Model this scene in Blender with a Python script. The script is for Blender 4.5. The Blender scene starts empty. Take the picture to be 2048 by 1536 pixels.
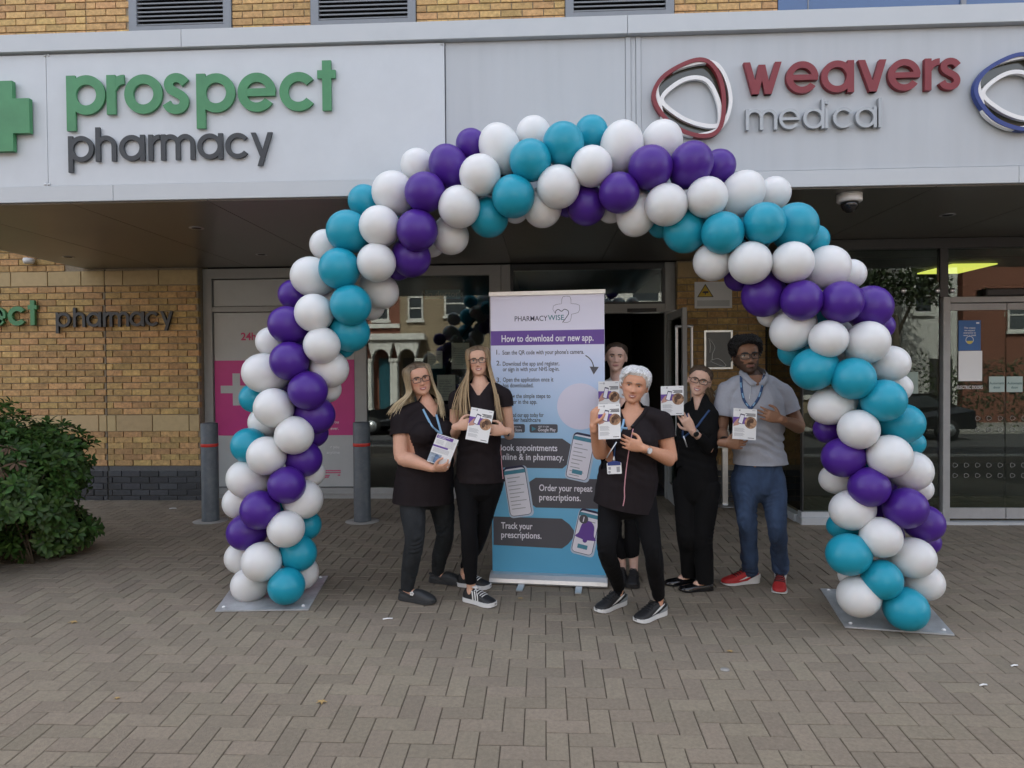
import bpy, bmesh, math, random
import numpy as np
from mathutils import Vector, Matrix, noise as mnoise

# ---------------------------------------------------------------- camera, sky, sun, exposure
sc = bpy.context.scene
COL = sc.collection
FPX, CAMH = 1390.0, 1.53
YAW, PIT, ROL = math.radians(2.7), math.radians(1.0), 0.0078
CF = Vector((-math.sin(YAW)*math.cos(PIT), math.cos(YAW)*math.cos(PIT), -math.sin(PIT)))
_R0 = Vector((math.cos(YAW), math.sin(YAW), 0)); _U0 = _R0.cross(CF)
CU = _U0*math.cos(ROL) + _R0*math.sin(ROL); CR = _R0*math.cos(ROL) - _U0*math.sin(ROL)
CP = Vector((0, 0, CAMH))
cam = bpy.data.cameras.new('camera'); cam.sensor_width = 36; cam.lens = 36*FPX/2048
cam.clip_start = .05; cam.clip_end = 600
camo = bpy.data.objects.new('camera', cam); COL.objects.link(camo)
camo.matrix_world = Matrix(((CR.x, CU.x, -CF.x, CP.x), (CR.y, CU.y, -CF.y, CP.y), (CR.z, CU.z, -CF.z, CP.z), (0, 0, 0, 1)))
sc.camera = camo

SUN_EL, SUN_AZ = math.radians(50), math.radians(-14)      # the sun stands behind the building, which shades the forecourt and leaves the houses opposite in the sun
w = bpy.data.worlds.new('World'); sc.world = w; w.use_nodes = True
nt = w.node_tree; nt.nodes.clear()
sky = nt.nodes.new('ShaderNodeTexSky'); sky.sky_type = 'NISHITA'; sky.sun_disc = False
sky.sun_elevation = SUN_EL; sky.sun_rotation = SUN_AZ; sky.dust_density = 3.0; sky.air_density = 1.0; sky.ozone_density = 1.0
hs = nt.nodes.new('ShaderNodeHueSaturation'); hs.inputs['Saturation'].default_value = .42
bg = nt.nodes.new('ShaderNodeBackground'); bg.inputs[1].default_value = .15
wo = nt.nodes.new('ShaderNodeOutputWorld')
nt.links.new(sky.outputs[0], hs.inputs['Color']); nt.links.new(hs.outputs[0], bg.inputs[0]); nt.links.new(bg.outputs[0], wo.inputs[0])
sd = bpy.data.lights.new('sun', 'SUN'); sd.energy = 2.6; sd.angle = math.radians(.53); sd.color = (1, .95, .88)
so = bpy.data.objects.new('sun', sd); COL.objects.link(so)
_sd = Vector((math.sin(SUN_AZ)*math.cos(SUN_EL), math.cos(SUN_AZ)*math.cos(SUN_EL), math.sin(SUN_EL)))
so.rotation_euler = _sd.to_track_quat('Z', 'Y').to_euler()
so.location = (0, -10, 20)
sc.view_settings.view_transform = 'Standard'; sc.view_settings.look = 'None'
sc.view_settings.gamma = 1; sc.view_settings.use_curve_mapping = False
sc.view_settings.exposure = 2.05
sc.cycles.max_bounces = 8; sc.cycles.transparent_max_bounces = 16; sc.cycles.caustics_reflective = False; sc.cycles.caustics_refractive = False

rnd = random.Random(7)
def at(px, py, Y):
    """point where the sight line of photo pixel (px, py) meets the plane y = Y"""
    d = CF + CR*((px-1024)/FPX) + CU*((768-py)/FPX)
    return CP + d*(Y/d.y)
def gz(Y):
    """height of the paving: a ramp in front, almost level below the canopy"""
    if Y < 4.7: return -(4.7-max(Y, -2.4))*.065
    return min((Y-4.7)*.0165, .058)

# ---------------------------------------------------------------- helpers
WP = {}
def tag(o, label=None, cat=None, group=None, kind=None):
    if label: o['label'] = label
    if cat: o['category'] = cat
    if group: o['group'] = group
    if kind: o['kind'] = kind
    return o
def empty(name, loc, label=None, cat=None, group=None, kind=None):
    o = bpy.data.objects.new(name, None); COL.objects.link(o); o.location = loc; o.empty_display_size = .1
    WP[o] = Vector(loc); tag(o, label, cat, group, kind); return o
def link(name, me, loc, parent=None, scale=None, rot=None):
    o = bpy.data.objects.new(name, me); COL.objects.link(o); loc = Vector(loc); WP[o] = loc
    if parent is not None: o.parent = parent; o.location = loc - WP[parent]
    else: o.location = loc
    if scale is not None: o.scale = scale
    if rot is not None: o.rotation_euler = rot
    return o

class MB:
    """collects faces in world coordinates and links them as one mesh object"""
    def __init__(s): s.v = []; s.f = []; s.m = []; s.c = None; s.sm = []
    def add(s, vs, fs, mi=0, smooth=False):
        b = len(s.v); s.v.extend(vs)
        for f in fs: s.f.append([i+b for i in f]); s.m.append(mi); s.sm.append(smooth)
    def box(s, x0, x1, y0, y1, z0, z1, mi=0):
        v = [(x0,y0,z0),(x1,y0,z0),(x1,y1,z0),(x0,y1,z0),(x0,y0,z1),(x1,y0,z1),(x1,y1,z1),(x0,y1,z1)]
        s.add(v, [(3,2,1,0),(4,5,6,7),(0,1,5,4),(1,2,6,5),(2,3,7,6),(3,0,4,7)], mi)
    def cbox(s, x0, x1, y0, y1, z0, z1, c=.003, mi=0):
        """box whose front (-y) face has a chamfer"""
        v = [(x0,y1,z0),(x1,y1,z0),(x1,y1,z1),(x0,y1,z1),(x0,y0+c,z0),(x1,y0+c,z0),(x1,y0+c,z1),(x0,y0+c,z1),
             (x0+c,y0,z0+c),(x1-c,y0,z0+c),(x1-c,y0,z1-c),(x0+c,y0,z1-c)]
        s.add(v, [(0,1,2,3),(1,0,4,5),(2,1,5,6),(3,2,6,7),(0,3,7,4),(5,4,8,9),(6,5,9,10),(7,6,10,11),(4,7,11,8),(8,11,10,9)], mi)
    def prism(s, pts, fr, d0, d1, mi=0):
        """2-D outline in frame fr, from depth d0 (back) to d1 (front)"""
        n = len(pts); v = [fr(x, z, d0) for x, z in pts] + [fr(x, z, d1) for x, z in pts]
        fs = [tuple(range(n))[::-1], tuple(range(n, 2*n))] + [(i, (i+1) % n, n+(i+1) % n, n+i) for i in range(n)]
        s.add(v, fs, mi)
    def strip(s, outer, inner, fr, d0, d1, mi=0, closed=True):
        """ring or band between two outlines of equal count"""
        n = len(outer); v = []
        for P in (outer, inner):
            for d in (d0, d1): v += [fr(x, z, d) for x, z in P]
        fs = []; m = n if closed else n-1
        for i in range(m):
            j = (i+1) % n
            fs += [(n+i, n+j, 3*n+j, 3*n+i), (i, 2*n+i, 2*n+j, j), (i, j, n+j, n+i), (2*n+i, 3*n+i, 3*n+j, 2*n+j)]
        if not closed: fs += [(0, n, 3*n, 2*n), (n-1, 3*n-1, 4*n-1, 2*n-1)]
        s.add(v, fs, mi)
    def tube(s, path, rad, seg=10, mi=0, smooth=True, up=None, flat=1.0, cap=True, closed=False):
        P = [Vector(p) for p in path]; n = len(P)
        if not hasattr(rad, '__len__'): rad = [rad]*n
        rings = []; prev = None
        for i in range(n):
            if closed: t = P[(i+1) % n]-P[i-1]
            else: t = P[min(i+1, n-1)]-P[max(i-1, 0)]
            t = t.normalized() if t.length > 1e-9 else Vector((0,0,1))
            if prev is None:
                a = Vector(up) if up is not None else (Vector((0,0,1)) if abs(t.z) < .9 else Vector((0,1,0)))
            else: a = prev
            x = (a - t*a.dot(t))
            x = x.normalized() if x.length > 1e-6 else t.orthogonal().normalized()
            prev = x; y = t.cross(x)
            rings.append([P[i] + x*(math.cos(2*math.pi*k/seg)*rad[i]) + y*(math.sin(2*math.pi*k/seg)*rad[i]*flat) for k in range(seg)])
        v = [p for r in rings for p in r]; fs = []
        for i in range(n if closed else n-1):
            a, b = i*seg, ((i+1) % n)*seg
            for k in range(seg):
                q = (k+1) % seg; fs.append((a+k, a+q, b+q, b+k))
        if cap and not closed: fs.append(tuple(range(seg))[::-1]); fs.append(tuple(range((n-1)*seg, n*seg)))
        s.add(v, fs, mi, smooth)
    def lathe(s, prof, c, seg=20, mi=0, axis='Z', smooth=True):
        c = Vector(c); v = []; n = len(prof)
        for r, h in prof:
            for k in range(seg):
                a = 2*math.pi*k/seg; p = (r*math.cos(a), r*math.sin(a), h)
                if axis == 'Y': p = (p[0], -h, p[1])
                if axis == 'X': p = (h, p[0], p[1])
                v.append(c+Vector(p))
        fs = [(i*seg+k, i*seg+(k+1) % seg, (i+1)*seg+(k+1) % seg, (i+1)*seg+k) for i in range(n-1) for k in range(seg)]
        fs += [tuple(range(seg))[::-1], tuple(range((n-1)*seg, n*seg))]
        s.add(v, fs, mi, smooth)
    def sphere(s, c, r, seg=16, rings=10, mi=0, ax=None):
        c = Vector(c); v = []; R = r if hasattr(r, '__len__') else (r, r, r)
        v.append((0,0,1))
        for i in range(1, rings):
            t = math.pi*i/rings
            v += [(math.sin(t)*math.cos(2*math.pi*k/seg), math.sin(t)*math.sin(2*math.pi*k/seg), math.cos(t)) for k in range(seg)]
        v.append((0,0,-1)); e = len(v)-1
        fs = [(0, 1+k, 1+(k+1) % seg) for k in range(seg)]
        for i in range(rings-2):
            a = 1+i*seg; b = a+seg
            fs += [(a+k, b+k, b+(k+1) % seg, a+(k+1) % seg) for k in range(seg)]
        a = 1+(rings-2)*seg; fs += [(a+k, e, a+(k+1) % seg) for k in range(seg)]
        pts = [Vector((x*R[0], y*R[1], z*R[2])) for x, y, z in v]
        if ax is not None: pts = [ax @ p for p in pts]
        s.add([c+p for p in pts], fs, mi, True)
    def text(s, txt, fr, x, z, size, d=.001, bold=0.0, align='LEFT', mi=0, w=None, ex=0.0):
        T = text_mesh(txt, bold)
        vs, fs, x0, x1 = T
        sx = size if w is None else w/(x1-x0)
        ox = {'LEFT': -x0, 'CENTER': -(x0+x1)/2, 'RIGHT': -x1}[align]
        s.add([fr(x+(p[0]+ox)*sx, z+p[1]*size, d) for p in vs], fs, mi)
    def build(s, name, mats, parent=None, center=None, loc=None):
        me = bpy.data.meshes.new(name)
        V = np.array([tuple(p) for p in s.v], float)
        if loc is None: loc = Vector(((V[:,0].min()+V[:,0].max())/2, (V[:,1].min()+V[:,1].max())/2, V[:,2].min()))
        V = V - np.array(loc)
        me.from_pydata(V.tolist(), [], s.f)
        if not isinstance(mats, (list, tuple)): mats = [mats]
        for m in mats: me.materials.append(m)
        me.polygons.foreach_set('material_index', s.m); me.polygons.foreach_set('use_smooth', s.sm)
        if s.c is not None:
            a = me.color_attributes.new('tint', 'FLOAT_COLOR', 'POINT'); a.data.foreach_set('color', np.array(s.c, dtype=np.float32).ravel())
        me.update()
        return link(name, me, loc, parent)

_TC = {}
def text_mesh(txt, bold=0.0):
    """outline of a line of type, cap height about 0.73, as flat faces"""
    k = (txt, bold)
    if k not in _TC:
        cu = bpy.data.curves.new('t', 'FONT'); cu.body = txt; cu.size = 1; cu.offset = bold; cu.resolution_u = 3
        ob = bpy.data.objects.new('t', cu); me = bpy.data.meshes.new_from_object(ob)
        vs = [(v.co.x, v.co.y) for v in me.vertices]; fs = [tuple(p.vertices) for p in me.polygons]
        bpy.data.objects.remove(ob); bpy.data.curves.remove(cu); bpy.data.meshes.remove(me)
        _TC[k] = (vs, fs, min(p[0] for p in vs), max(p[0] for p in vs))
    return _TC[k]
def frame(o, ux, uz):
    """flat frame: x along ux, z along uz, depth d towards the viewer (-y for a wall)"""
    o = Vector(o); ux = Vector(ux); uz = Vector(uz); n = ux.cross(uz).normalized()
    return lambda x, z, d=0.0: o + ux*x + uz*z + n*d
def wallframe(Y): return frame((0, Y, 0), (1, 0, 0), (0, 0, 1))
def rrect(x0, x1, z0, z1, r, n=5):
    pts = []
    for cx, cz, a in ((x1-r, z1-r, 0), (x0+r, z1-r, 90), (x0+r, z0+r, 180), (x1-r, z0+r, 270)):
        for i in range(n+1):
            t = math.radians(a+90*i/n); pts.append((cx+r*math.cos(t), cz+r*math.sin(t)))
    return pts
def circ(cx, cz, r, n=24, a0=0, a1=360):
    m = n if a1-a0 >= 360 else n+1
    return [(cx+r*math.cos(math.radians(a0+(a1-a0)*i/n)), cz+r*math.sin(math.radians(a0+(a1-a0)*i/n))) for i in range(m)]
def spline(P, n=8, closed=False):
    P = [np.array(p, float) for p in P]; N = len(P); out = []
    for i in range(N if closed else N-1):
        if closed: a, b, c, d = P[i-1], P[i], P[(i+1) % N], P[(i+2) % N]
        else: a, b, c, d = P[max(i-1, 0)], P[i], P[i+1], P[min(i+2, N-1)]
        for k in range(n):
            t = k/n; out.append(.5*((2*b)+(-a+c)*t+(2*a-5*b+4*c-d)*t*t+(-a+3*b-3*c+d)*t**3))
    if not closed: out.append(P[-1])
    return out

# ---------------------------------------------------------------- materials
def mat(name, col, rough=.6, metal=0.0, nz=0.0, nscale=8.0, bump=0.0, bscale=60.0, rand=0.0, spec=.5, emit=0.0, tint=False, coat=0.0, stretch=None, sub=0.0, dirt=None, sheen=0.0):
    m = bpy.data.materials.new(name); m.use_nodes = True; t = m.node_tree; N = t.nodes; L = t.links
    b = N['Principled BSDF']; b.inputs['Roughness'].default_value = rough; b.inputs['Metallic'].default_value = metal
    b.inputs['Specular IOR Level'].default_value = spec; b.inputs['Coat Weight'].default_value = coat
    if sub: b.inputs['Subsurface Weight'].default_value = sub; b.inputs['Subsurface Radius'].default_value = (.012, .005, .003); b.inputs['Subsurface Scale'].default_value = 1.0
    if sheen: b.inputs['Sheen Weight'].default_value = sheen
    col = tuple(col)+(1,)
    rgb = N.new('ShaderNodeRGB'); rgb.outputs[0].default_value = col; c = rgb.outputs[0]
    if tint:
        at_ = N.new('ShaderNodeAttribute'); at_.attribute_name = 'tint'; c = at_.outputs['Color']
    tc = N.new('ShaderNodeTexCoord'); co = tc.outputs['Object']
    geo = N.new('ShaderNodeNewGeometry'); pos = geo.outputs['Position']
    if stretch:
        mp = N.new('ShaderNodeMapping'); mp.inputs['Scale'].default_value = stretch; L.new(pos, mp.inputs[0]); pos = mp.outputs[0]
    def mul(c, f):
        x = N.new('ShaderNodeMix'); x.data_type = 'RGBA'; x.blend_type = 'MULTIPLY'; x.inputs[0].default_value = 1
        L.new(c, x.inputs[6]); L.new(f, x.inputs[7]); return x.outputs[2]
    if nz:
        n = N.new('ShaderNodeTexNoise'); n.inputs['Scale'].default_value = nscale; n.inputs['Detail'].default_value = 5; n.inputs['Roughness'].default_value = .65
        L.new(pos, n.inputs['Vector']); r = N.new('ShaderNodeMapRange'); r.inputs[1].default_value = .3; r.inputs[2].default_value = .7
        r.inputs[3].default_value = 1-nz; r.inputs[4].default_value = 1+nz; L.new(n.outputs[0], r.inputs[0]); c = mul(c, r.outputs[0])
    if rand:
        oi = N.new('ShaderNodeObjectInfo'); a = N.new('ShaderNodeMath'); a.operation = 'ADD'
        L.new(oi.outputs['Random'], a.inputs[0]); L.new(geo.outputs['Random Per Island'], a.inputs[1])
        fr = N.new('ShaderNodeMath'); fr.operation = 'FRACT'; L.new(a.outputs[0], fr.inputs[0])
        r = N.new('ShaderNodeMapRange'); r.inputs[3].default_value = 1-rand; r.inputs[4].default_value = 1+rand; L.new(fr.outputs[0], r.inputs[0]); c = mul(c, r.outputs[0])
        f2 = N.new('ShaderNodeMath'); f2.operation = 'MULTIPLY'; f2.inputs[1].default_value = 7.31; L.new(a.outputs[0], f2.inputs[0])
        f3 = N.new('ShaderNodeMath'); f3.operation = 'FRACT'; L.new(f2.outputs[0], f3.inputs[0])
        h = N.new('ShaderNodeHueSaturation'); r2 = N.new('ShaderNodeMapRange'); r2.inputs[3].default_value = .5-.022*min(rand*4, 1); r2.inputs[4].default_value = .5+.012*min(rand*4, 1)
        L.new(f3.outputs[0], r2.inputs[0]); L.new(r2.outputs[0], h.inputs['Hue']); L.new(c, h.inputs['Color']); c = h.outputs[0]
    if dirt:                                     # (scale, amount, colour) soft blotches of grime
        n = N.new('ShaderNodeTexNoise'); n.inputs['Scale'].default_value = dirt[0]; n.inputs['Detail'].default_value = 7; n.inputs['Roughness'].default_value = .7
        L.new(pos, n.inputs['Vector']); r = N.new('ShaderNodeMapRange'); r.inputs[1].default_value = .45; r.inputs[2].default_value = .75; r.inputs[4].default_value = dirt[1]
        L.new(n.outputs[0], r.inputs[0]); x = N.new('ShaderNodeMix'); x.data_type = 'RGBA'; L.new(r.outputs[0], x.inputs[0]); L.new(c, x.inputs[6])
        x.inputs[7].default_value = tuple(dirt[2])+(1,); c = x.outputs[2]
    L.new(c, b.inputs['Base Color'])
    if emit: L.new(c, b.inputs['Emission Color']); b.inputs['Emission Strength'].default_value = emit
    if bump:
        n = N.new('ShaderNodeTexNoise'); n.inputs['Scale'].default_value = bscale; n.inputs['Detail'].default_value = 6; L.new(pos, n.inputs['Vector'])
        bp = N.new('ShaderNodeBump'); bp.inputs['Strength'].default_value = bump; bp.inputs['Distance'].default_value = .01
        L.new(n.outputs[0], bp.inputs['Height']); L.new(bp.outputs[0], b.inputs['Normal'])
    return m
def glass(name, tint=(.72, .78, .74), k=1.7, rough=0.0):
    m = bpy.data.materials.new(name); m.use_nodes = True; t = m.node_tree; N = t.nodes; L = t.links; N.clear()
    tr = N.new('ShaderNodeBsdfTransparent'); tr.inputs[0].default_value = tint+(1,)
    gl = N.new('ShaderNodeBsdfGlossy'); gl.inputs['Roughness'].default_value = rough; gl.inputs[0].default_value = (.95, 1, .97, 1)
    fr = N.new('ShaderNodeFresnel'); fr.inputs[0].default_value = 1.5
    mu = N.new('ShaderNodeMath'); mu.operation = 'MULTIPLY'; mu.use_clamp = True; mu.inputs[1].default_value = k
    mx = N.new('ShaderNodeMixShader'); o = N.new('ShaderNodeOutputMaterial')
    L.new(fr.outputs[0], mu.inputs[0]); L.new(mu.outputs[0], mx.inputs[0]); L.new(tr.outputs[0], mx.inputs[1]); L.new(gl.outputs[0], mx.inputs[2]); L.new(mx.outputs[0], o.inputs[0])
    return m
M = {}
M['fascia'] = mat('fascia_grey', (.45, .48, .505), .42, nz=.05, nscale=3, dirt=(6, .22, (.38, .38, .38)), stretch=(5, 1, .35))
M['sign_white'] = mat('sign_board', (.55, .585, .615), .4, nz=.03, nscale=4, dirt=(3, .08, (.5, .5, .5)))
M['trim'] = mat('trim_grey', (.50, .53, .55), .4, nz=.04, nscale=5, dirt=(5, .15, (.42, .42, .42)))
M['soffit'] = mat('soffit_bronze', (.14, .13, .112), .28, nz=.05, nscale=2, spec=.5)
M['brick'] = mat('buff_brick', (.50, .325, .135), .85, nz=.30, nscale=26, bump=.7, bscale=45, rand=.2, dirt=(9, .3, (.22, .14, .06)))
M['dbrick'] = mat('blue_brick', (.045, .048, .055), .5, nz=.25, nscale=30, bump=.3, bscale=80, rand=.3)
M['mortar'] = mat('mortar', (.30, .25, .18), .9, nz=.2, nscale=40, bump=.4, bscale=120)
M['dmortar'] = mat('dark_mortar', (.12, .12, .12), .9, nz=.2, nscale=40)
M['stone'] = mat('cast_stone', (.50, .38, .20), .8, nz=.10, nscale=14, bump=.25, bscale=120, rand=.08, dirt=(7, .2, (.34, .25, .13)))
M['joint'] = mat('movement_joint', (.05, .045, .035), .8)
M['frame_grey'] = mat('frame_grey', (.33, .34, .335), .45, nz=.05, nscale=10)
M['frame_dark'] = mat('frame_dark', (.035, .038, .04), .4)
M['louvre'] = mat('louvre_grey', (.20, .215, .235), .45, nz=.06, nscale=8)
M['panel_grey'] = mat('panel_grey', (.45, .47, .47), .5, nz=.04, nscale=6)
M['pink'] = mat('pink_print', (.52, .04, .22), .45, nz=.05, nscale=5)
M['pink_text'] = mat('pink_text', (.55, .05, .16), .5)
M['glass'] = glass('shop_glass', (.86, .90, .87), 1.6)
M['glass_lobby'] = glass('lobby_glass', (.70, .76, .72), 1.15)
M['white'] = mat('white_paint', (.78, .78, .77), .5)
M['paper'] = mat('paper', (.80, .81, .81), .6)
M['black'] = mat('black_plastic', (.012, .012, .013), .45)
M['ink'] = mat('print_ink', (.03, .032, .04), .6)
M['inkgrey'] = mat('grey_ink', (.35, .36, .38), .6)
M['steel'] = mat('brushed_steel', (.55, .56, .57), .32, metal=.9, nz=.06, nscale=30)
M['alu'] = mat('anodised_aluminium', (.62, .64, .65), .3, metal=.7, nz=.05, nscale=20)
M['green'] = mat('sign_green', (.06, .235, .10), .42, nz=.12, nscale=5)
M['charcoal'] = mat('sign_charcoal', (.035, .04, .045), .45)
M['red'] = mat('sign_red', (.20, .018, .026), .45, nz=.06, nscale=8)
M['blue'] = mat('sign_blue', (.02, .045, .21), .4)
M['signsteel'] = mat('sign_grey', (.33, .345, .355), .35, metal=.4)
M['bollard'] = mat('bollard_paint', (.085, .10, .115), .5, nz=.15, nscale=12, dirt=(14, .5, (.17, .18, .18)))
M['redband'] = mat('red_reflective', (.55, .03, .02), .35)
M['paver'] = mat('block_paver', (.225, .188, .138), .88, nz=.16, nscale=55, bump=.55, bscale=160, rand=.11, dirt=(1.3, .4, (.165, .14, .11)))
M['sand'] = mat('joint_sand', (.085, .07, .052), .95, nz=.3, nscale=40)
M['asphalt'] = mat('asphalt', (.06, .06, .062), .9, nz=.2, nscale=60)
M['concrete'] = mat('concrete', (.3, .29, .27), .9, nz=.15, nscale=12)
M['soil'] = mat('soil', (.08, .055, .035), .95, nz=.4, nscale=20, bump=.8, bscale=30)
# ---------------------------------------------------------------- ground
def ground_sheet(name, x0, x1, ys, m, dz=0.0, kind='structure'):
    b = MB(); v = []
    for y in ys: v += [(x0, y, gz(y)+dz), (x1, y, gz(y)+dz)]
    b.add(v, [(2*i, 2*i+1, 2*i+3, 2*i+2) for i in range(len(ys)-1)]); return tag(b.build(name, m, loc=Vector((0, 0, 0))), kind=kind)
gb = MB(); gb.add([(-150, -150, -.62), (150, -150, -.62), (150, 150, -.62), (-150, 150, -.62)], [(0, 1, 2, 3)])
tag(gb.build('ground', M['asphalt'], loc=Vector((0, 0, -.62))), kind='structure')
pav = ground_sheet('pavement', -14, 14, [-2.4, 0, 2.35, 3, 4, 4.7, 5.5, 6.5, 7.5, 8.3], M['sand'], -.0075)
# 90 degree herringbone of 200 x 100 mm blocks, one object each for the largest 300 in view
PX, PY = -.005, -.0794
def paver_geo(b, lx, ly, cx, cy, dz, tx, ty, c=.003):
    x0, x1, y0, y1 = -lx/2, lx/2, -ly/2, ly/2; v = []
    for (x, y, z) in [(x0,y0,-.03),(x1,y0,-.03),(x1,y1,-.03),(x0,y1,-.03),(x0,y0,-c),(x1,y0,-c),(x1,y1,-c),(x0,y1,-c),(x0+c,y0+c,0),(x1-c,y0+c,0),(x1-c,y1-c,0),(x0+c,y1-c,0)]:
        X, Y = cx+x, cy+y; v.append((X, Y, gz(Y)+dz+z+x*tx+y*ty))
    b.add(v, [(0,1,5,4),(1,2,6,5),(2,3,7,6),(3,0,4,7),(4,5,9,8),(5,6,10,9),(6,7,11,10),(7,4,8,11),(8,9,10,11)])
cells = []
for iy in range(12, 83):
    for ix in range(-70, 70):
        r = (ix+iy) % 4; x, y = ix*.1+PX, iy*.1+PY
        if r == 0: cx, cy, lx, ly = x+.1, y+.05, .2, .1
        elif r == 2: cx, cy, lx, ly = x+.05, y+.1, .1, .2
        else: continue
        if not (-6.9 < cx < 6.4 and 1.2 < cy < 8.2): continue
        if cx < -4.35 and cy > 4.0: 
            if cx < -4.35-(cy-4.0)*.28+.02 and cy < 6.4: continue
        cells.append((cx, cy, lx, ly))
def invis(cx, cy):
    d = Vector((cx, cy, gz(cy)))-CP; wz = d.dot(CF)
    return (abs(FPX*d.dot(CR)/wz) < 1040, 768-FPX*d.dot(CU)/wz)
near = sorted([c for c in cells if invis(c[0], c[1])[0] and invis(c[0], c[1])[1] < 1545], key=lambda c: c[1])[:300]
ns = set(near)
PM = {}
for k in range(3):
    for o_ in (0, 1):
        b = MB(); lx, ly = (.196, .096) if o_ == 0 else (.096, .196)
        # chamfered block following the ramp
        c = .003; x0, x1, y0, y1 = -lx/2, lx/2, -ly/2, ly/2
        v = [(x, y, z+y*.065) for (x, y, z) in [(x0,y0,-.03),(x1,y0,-.03),(x1,y1,-.03),(x0,y1,-.03),(x0,y0,-c),(x1,y0,-c),(x1,y1,-c),(x0,y1,-c),(x0+c,y0+c,0),(x1-c,y0+c,0),(x1-c,y1-c,0),(x0+c,y1-c,0)]]
        b.add(v, [(0,1,5,4),(1,2,6,5),(2,3,7,6),(3,0,4,7),(4,5,9,8),(5,6,10,9),(6,7,11,10),(7,4,8,11),(8,9,10,11)])
        me = bpy.data.meshes.new('paver'); me.from_pydata([tuple(p) for p in b.v], [], b.f); me.materials.append(M['paver']); PM[(k, o_)] = me
for c in near:
    o = link('paver', PM[(rnd.randrange(3), 0 if c[2] > c[3] else 1)], (c[0], c[1], gz(c[1])+rnd.uniform(-.0012, .0012)), pav, rot=(rnd.uniform(-.006, .006), rnd.uniform(-.006, .006), rnd.uniform(-.006, .006)))
b = MB()
for c in cells:
    if c in ns: continue
    paver_geo(b, c[2]-.004-rnd.uniform(0, .0015), c[3]-.004-rnd.uniform(0, .0015), c[0], c[1], rnd.uniform(-.0012, .0012), rnd.uniform(-.006, .006), rnd.uniform(-.006, .006))
tag(b.build('block_paving', M['paver'], pav), kind='stuff')

# ---------------------------------------------------------------- brickwork
def brick_mesh(lx, m):
    b = MB(); b.cbox(-lx/2, lx/2, -.012, .05, -.0325, .0325, .003); me = bpy.data.meshes.new('brick'); me.from_pydata([tuple(p) for p in b.v], [], b.f); me.materials.append(m); return me
BMESH = {}
def brick_obj(parent, x0, x1, z, Y, m):
    lx = round(x1-x0, 3); k = (lx, m.name)
    if k not in BMESH: BMESH[k] = brick_mesh(lx, m)
    return link('brick', BMESH[k], ((x0+x1)/2, Y+rnd.uniform(-.002, .002), z), parent)
def course(x0, x1, off, joint=None):
    """bricks of one course, (x0, x1) pairs, optionally broken at a movement joint"""
    out = []; x = x0-off
    while x < x1:
        a, c = max(x, x0), min(x+.215, x1)
        if joint is not None and a < joint < c:
            if joint-.008-a > .03: out.append((a, joint-.008))
            if c-joint-.008 > .03: out.append((joint+.008, c))
        elif c-a > .03: out.append((a, c))
        x += .225
    return out
# wall beside the shop window
X0, X1, WY = -9.0, -4.035, 7.95
lw = empty('brick_wall', ((X0+X1)/2, WY, .0), 'buff brick wall with cream stone bands and dark brick plinth beside the pharmacy window', 'wall')
b = MB(); b.box(X0, X1-.002, WY+.003, WY+.25, .456, 3.6); b.build('mortar', M['mortar'], lw)
b = MB(); b.box(X0, X1-.002, WY+.003, WY+.25, 0, .456); b.build('plinth_mortar', M['dmortar'], lw)
b = MB(); b.box(-5.158, -5.144, WY-.002, WY+.02, .05, 2.77); b.build('movement_joint', M['joint'], lw)
todo = []
def vis(x, z, Y):
    d = Vector((x, Y, z))-CP; wz = d.dot(CF); px = 1024+FPX*d.dot(CR)/wz; py = 768-FPX*d.dot(CU)/wz
    return -25 < px < 2075 and -8 < py < 1540
rows = [(1.06+.0378+i*.0757, i, M['brick']) for i in range(20)] + [(.456+.0385+i*.0673+.0, i+1, M['brick']) for i in range(6)] + [(.03+.038+i*.0745, i, M['dbrick']) for i in range(5)]
rows = [r for r in rows]
rows2 = [(2.79+i*.0757, i, M['brick']) for i in range(10)]
stuffs = {}
allb = []
for z, i, m in rows+rows2:
    for a, c in course(X0, X1, .1125*(i % 2)+(.03 if m is M['dbrick'] else 0), -5.151):
        if z > 2.75 and c > -5.44: continue
        allb.append((a, c, z, m))
va = [q for q in allb if vis((q[0]+q[1])/2, q[2], WY)]
pick = set(sorted(va, key=lambda q: -q[0])[:300])
sb = {M['brick'].name: MB(), M['dbrick'].name: MB()}
for q in allb:
    if q in pick: brick_obj(lw, q[0], q[1], q[2], WY, q[3])
    else: sb[q[3].name].cbox(q[0], q[1], WY-.012, WY+.05, q[2]-.0325, q[2]+.0325, .003)
for k, bb in sb.items():
    if bb.f: tag(bb.build('brickwork', bpy.data.materials[k], lw), kind='stuff')
def stones(parent, x0, x1, z0, z1, Y, xs):
    xs = [x0]+[x for x in xs if x0 < x < x1]+[x1]
    for a, c in zip(xs[:-1], xs[1:]):
        b = MB(); b.cbox(a+.005, c-.005, Y-.014, Y+.06, z0+.005, z1-.005, .004); b.build('stone_block', M['stone'], parent)
stones(lw, X0, X1, 2.576, 2.755, WY, [-8.1, -7.2, -6.29, -5.84, -5.435, -5.151, -4.93, -4.5])
stones(lw, X0, X1, .862, 1.06, WY, [-8.1, -7.2, -6.3, -5.7, -5.25, -5.151, -5.04, -4.6, -4.16])
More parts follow.
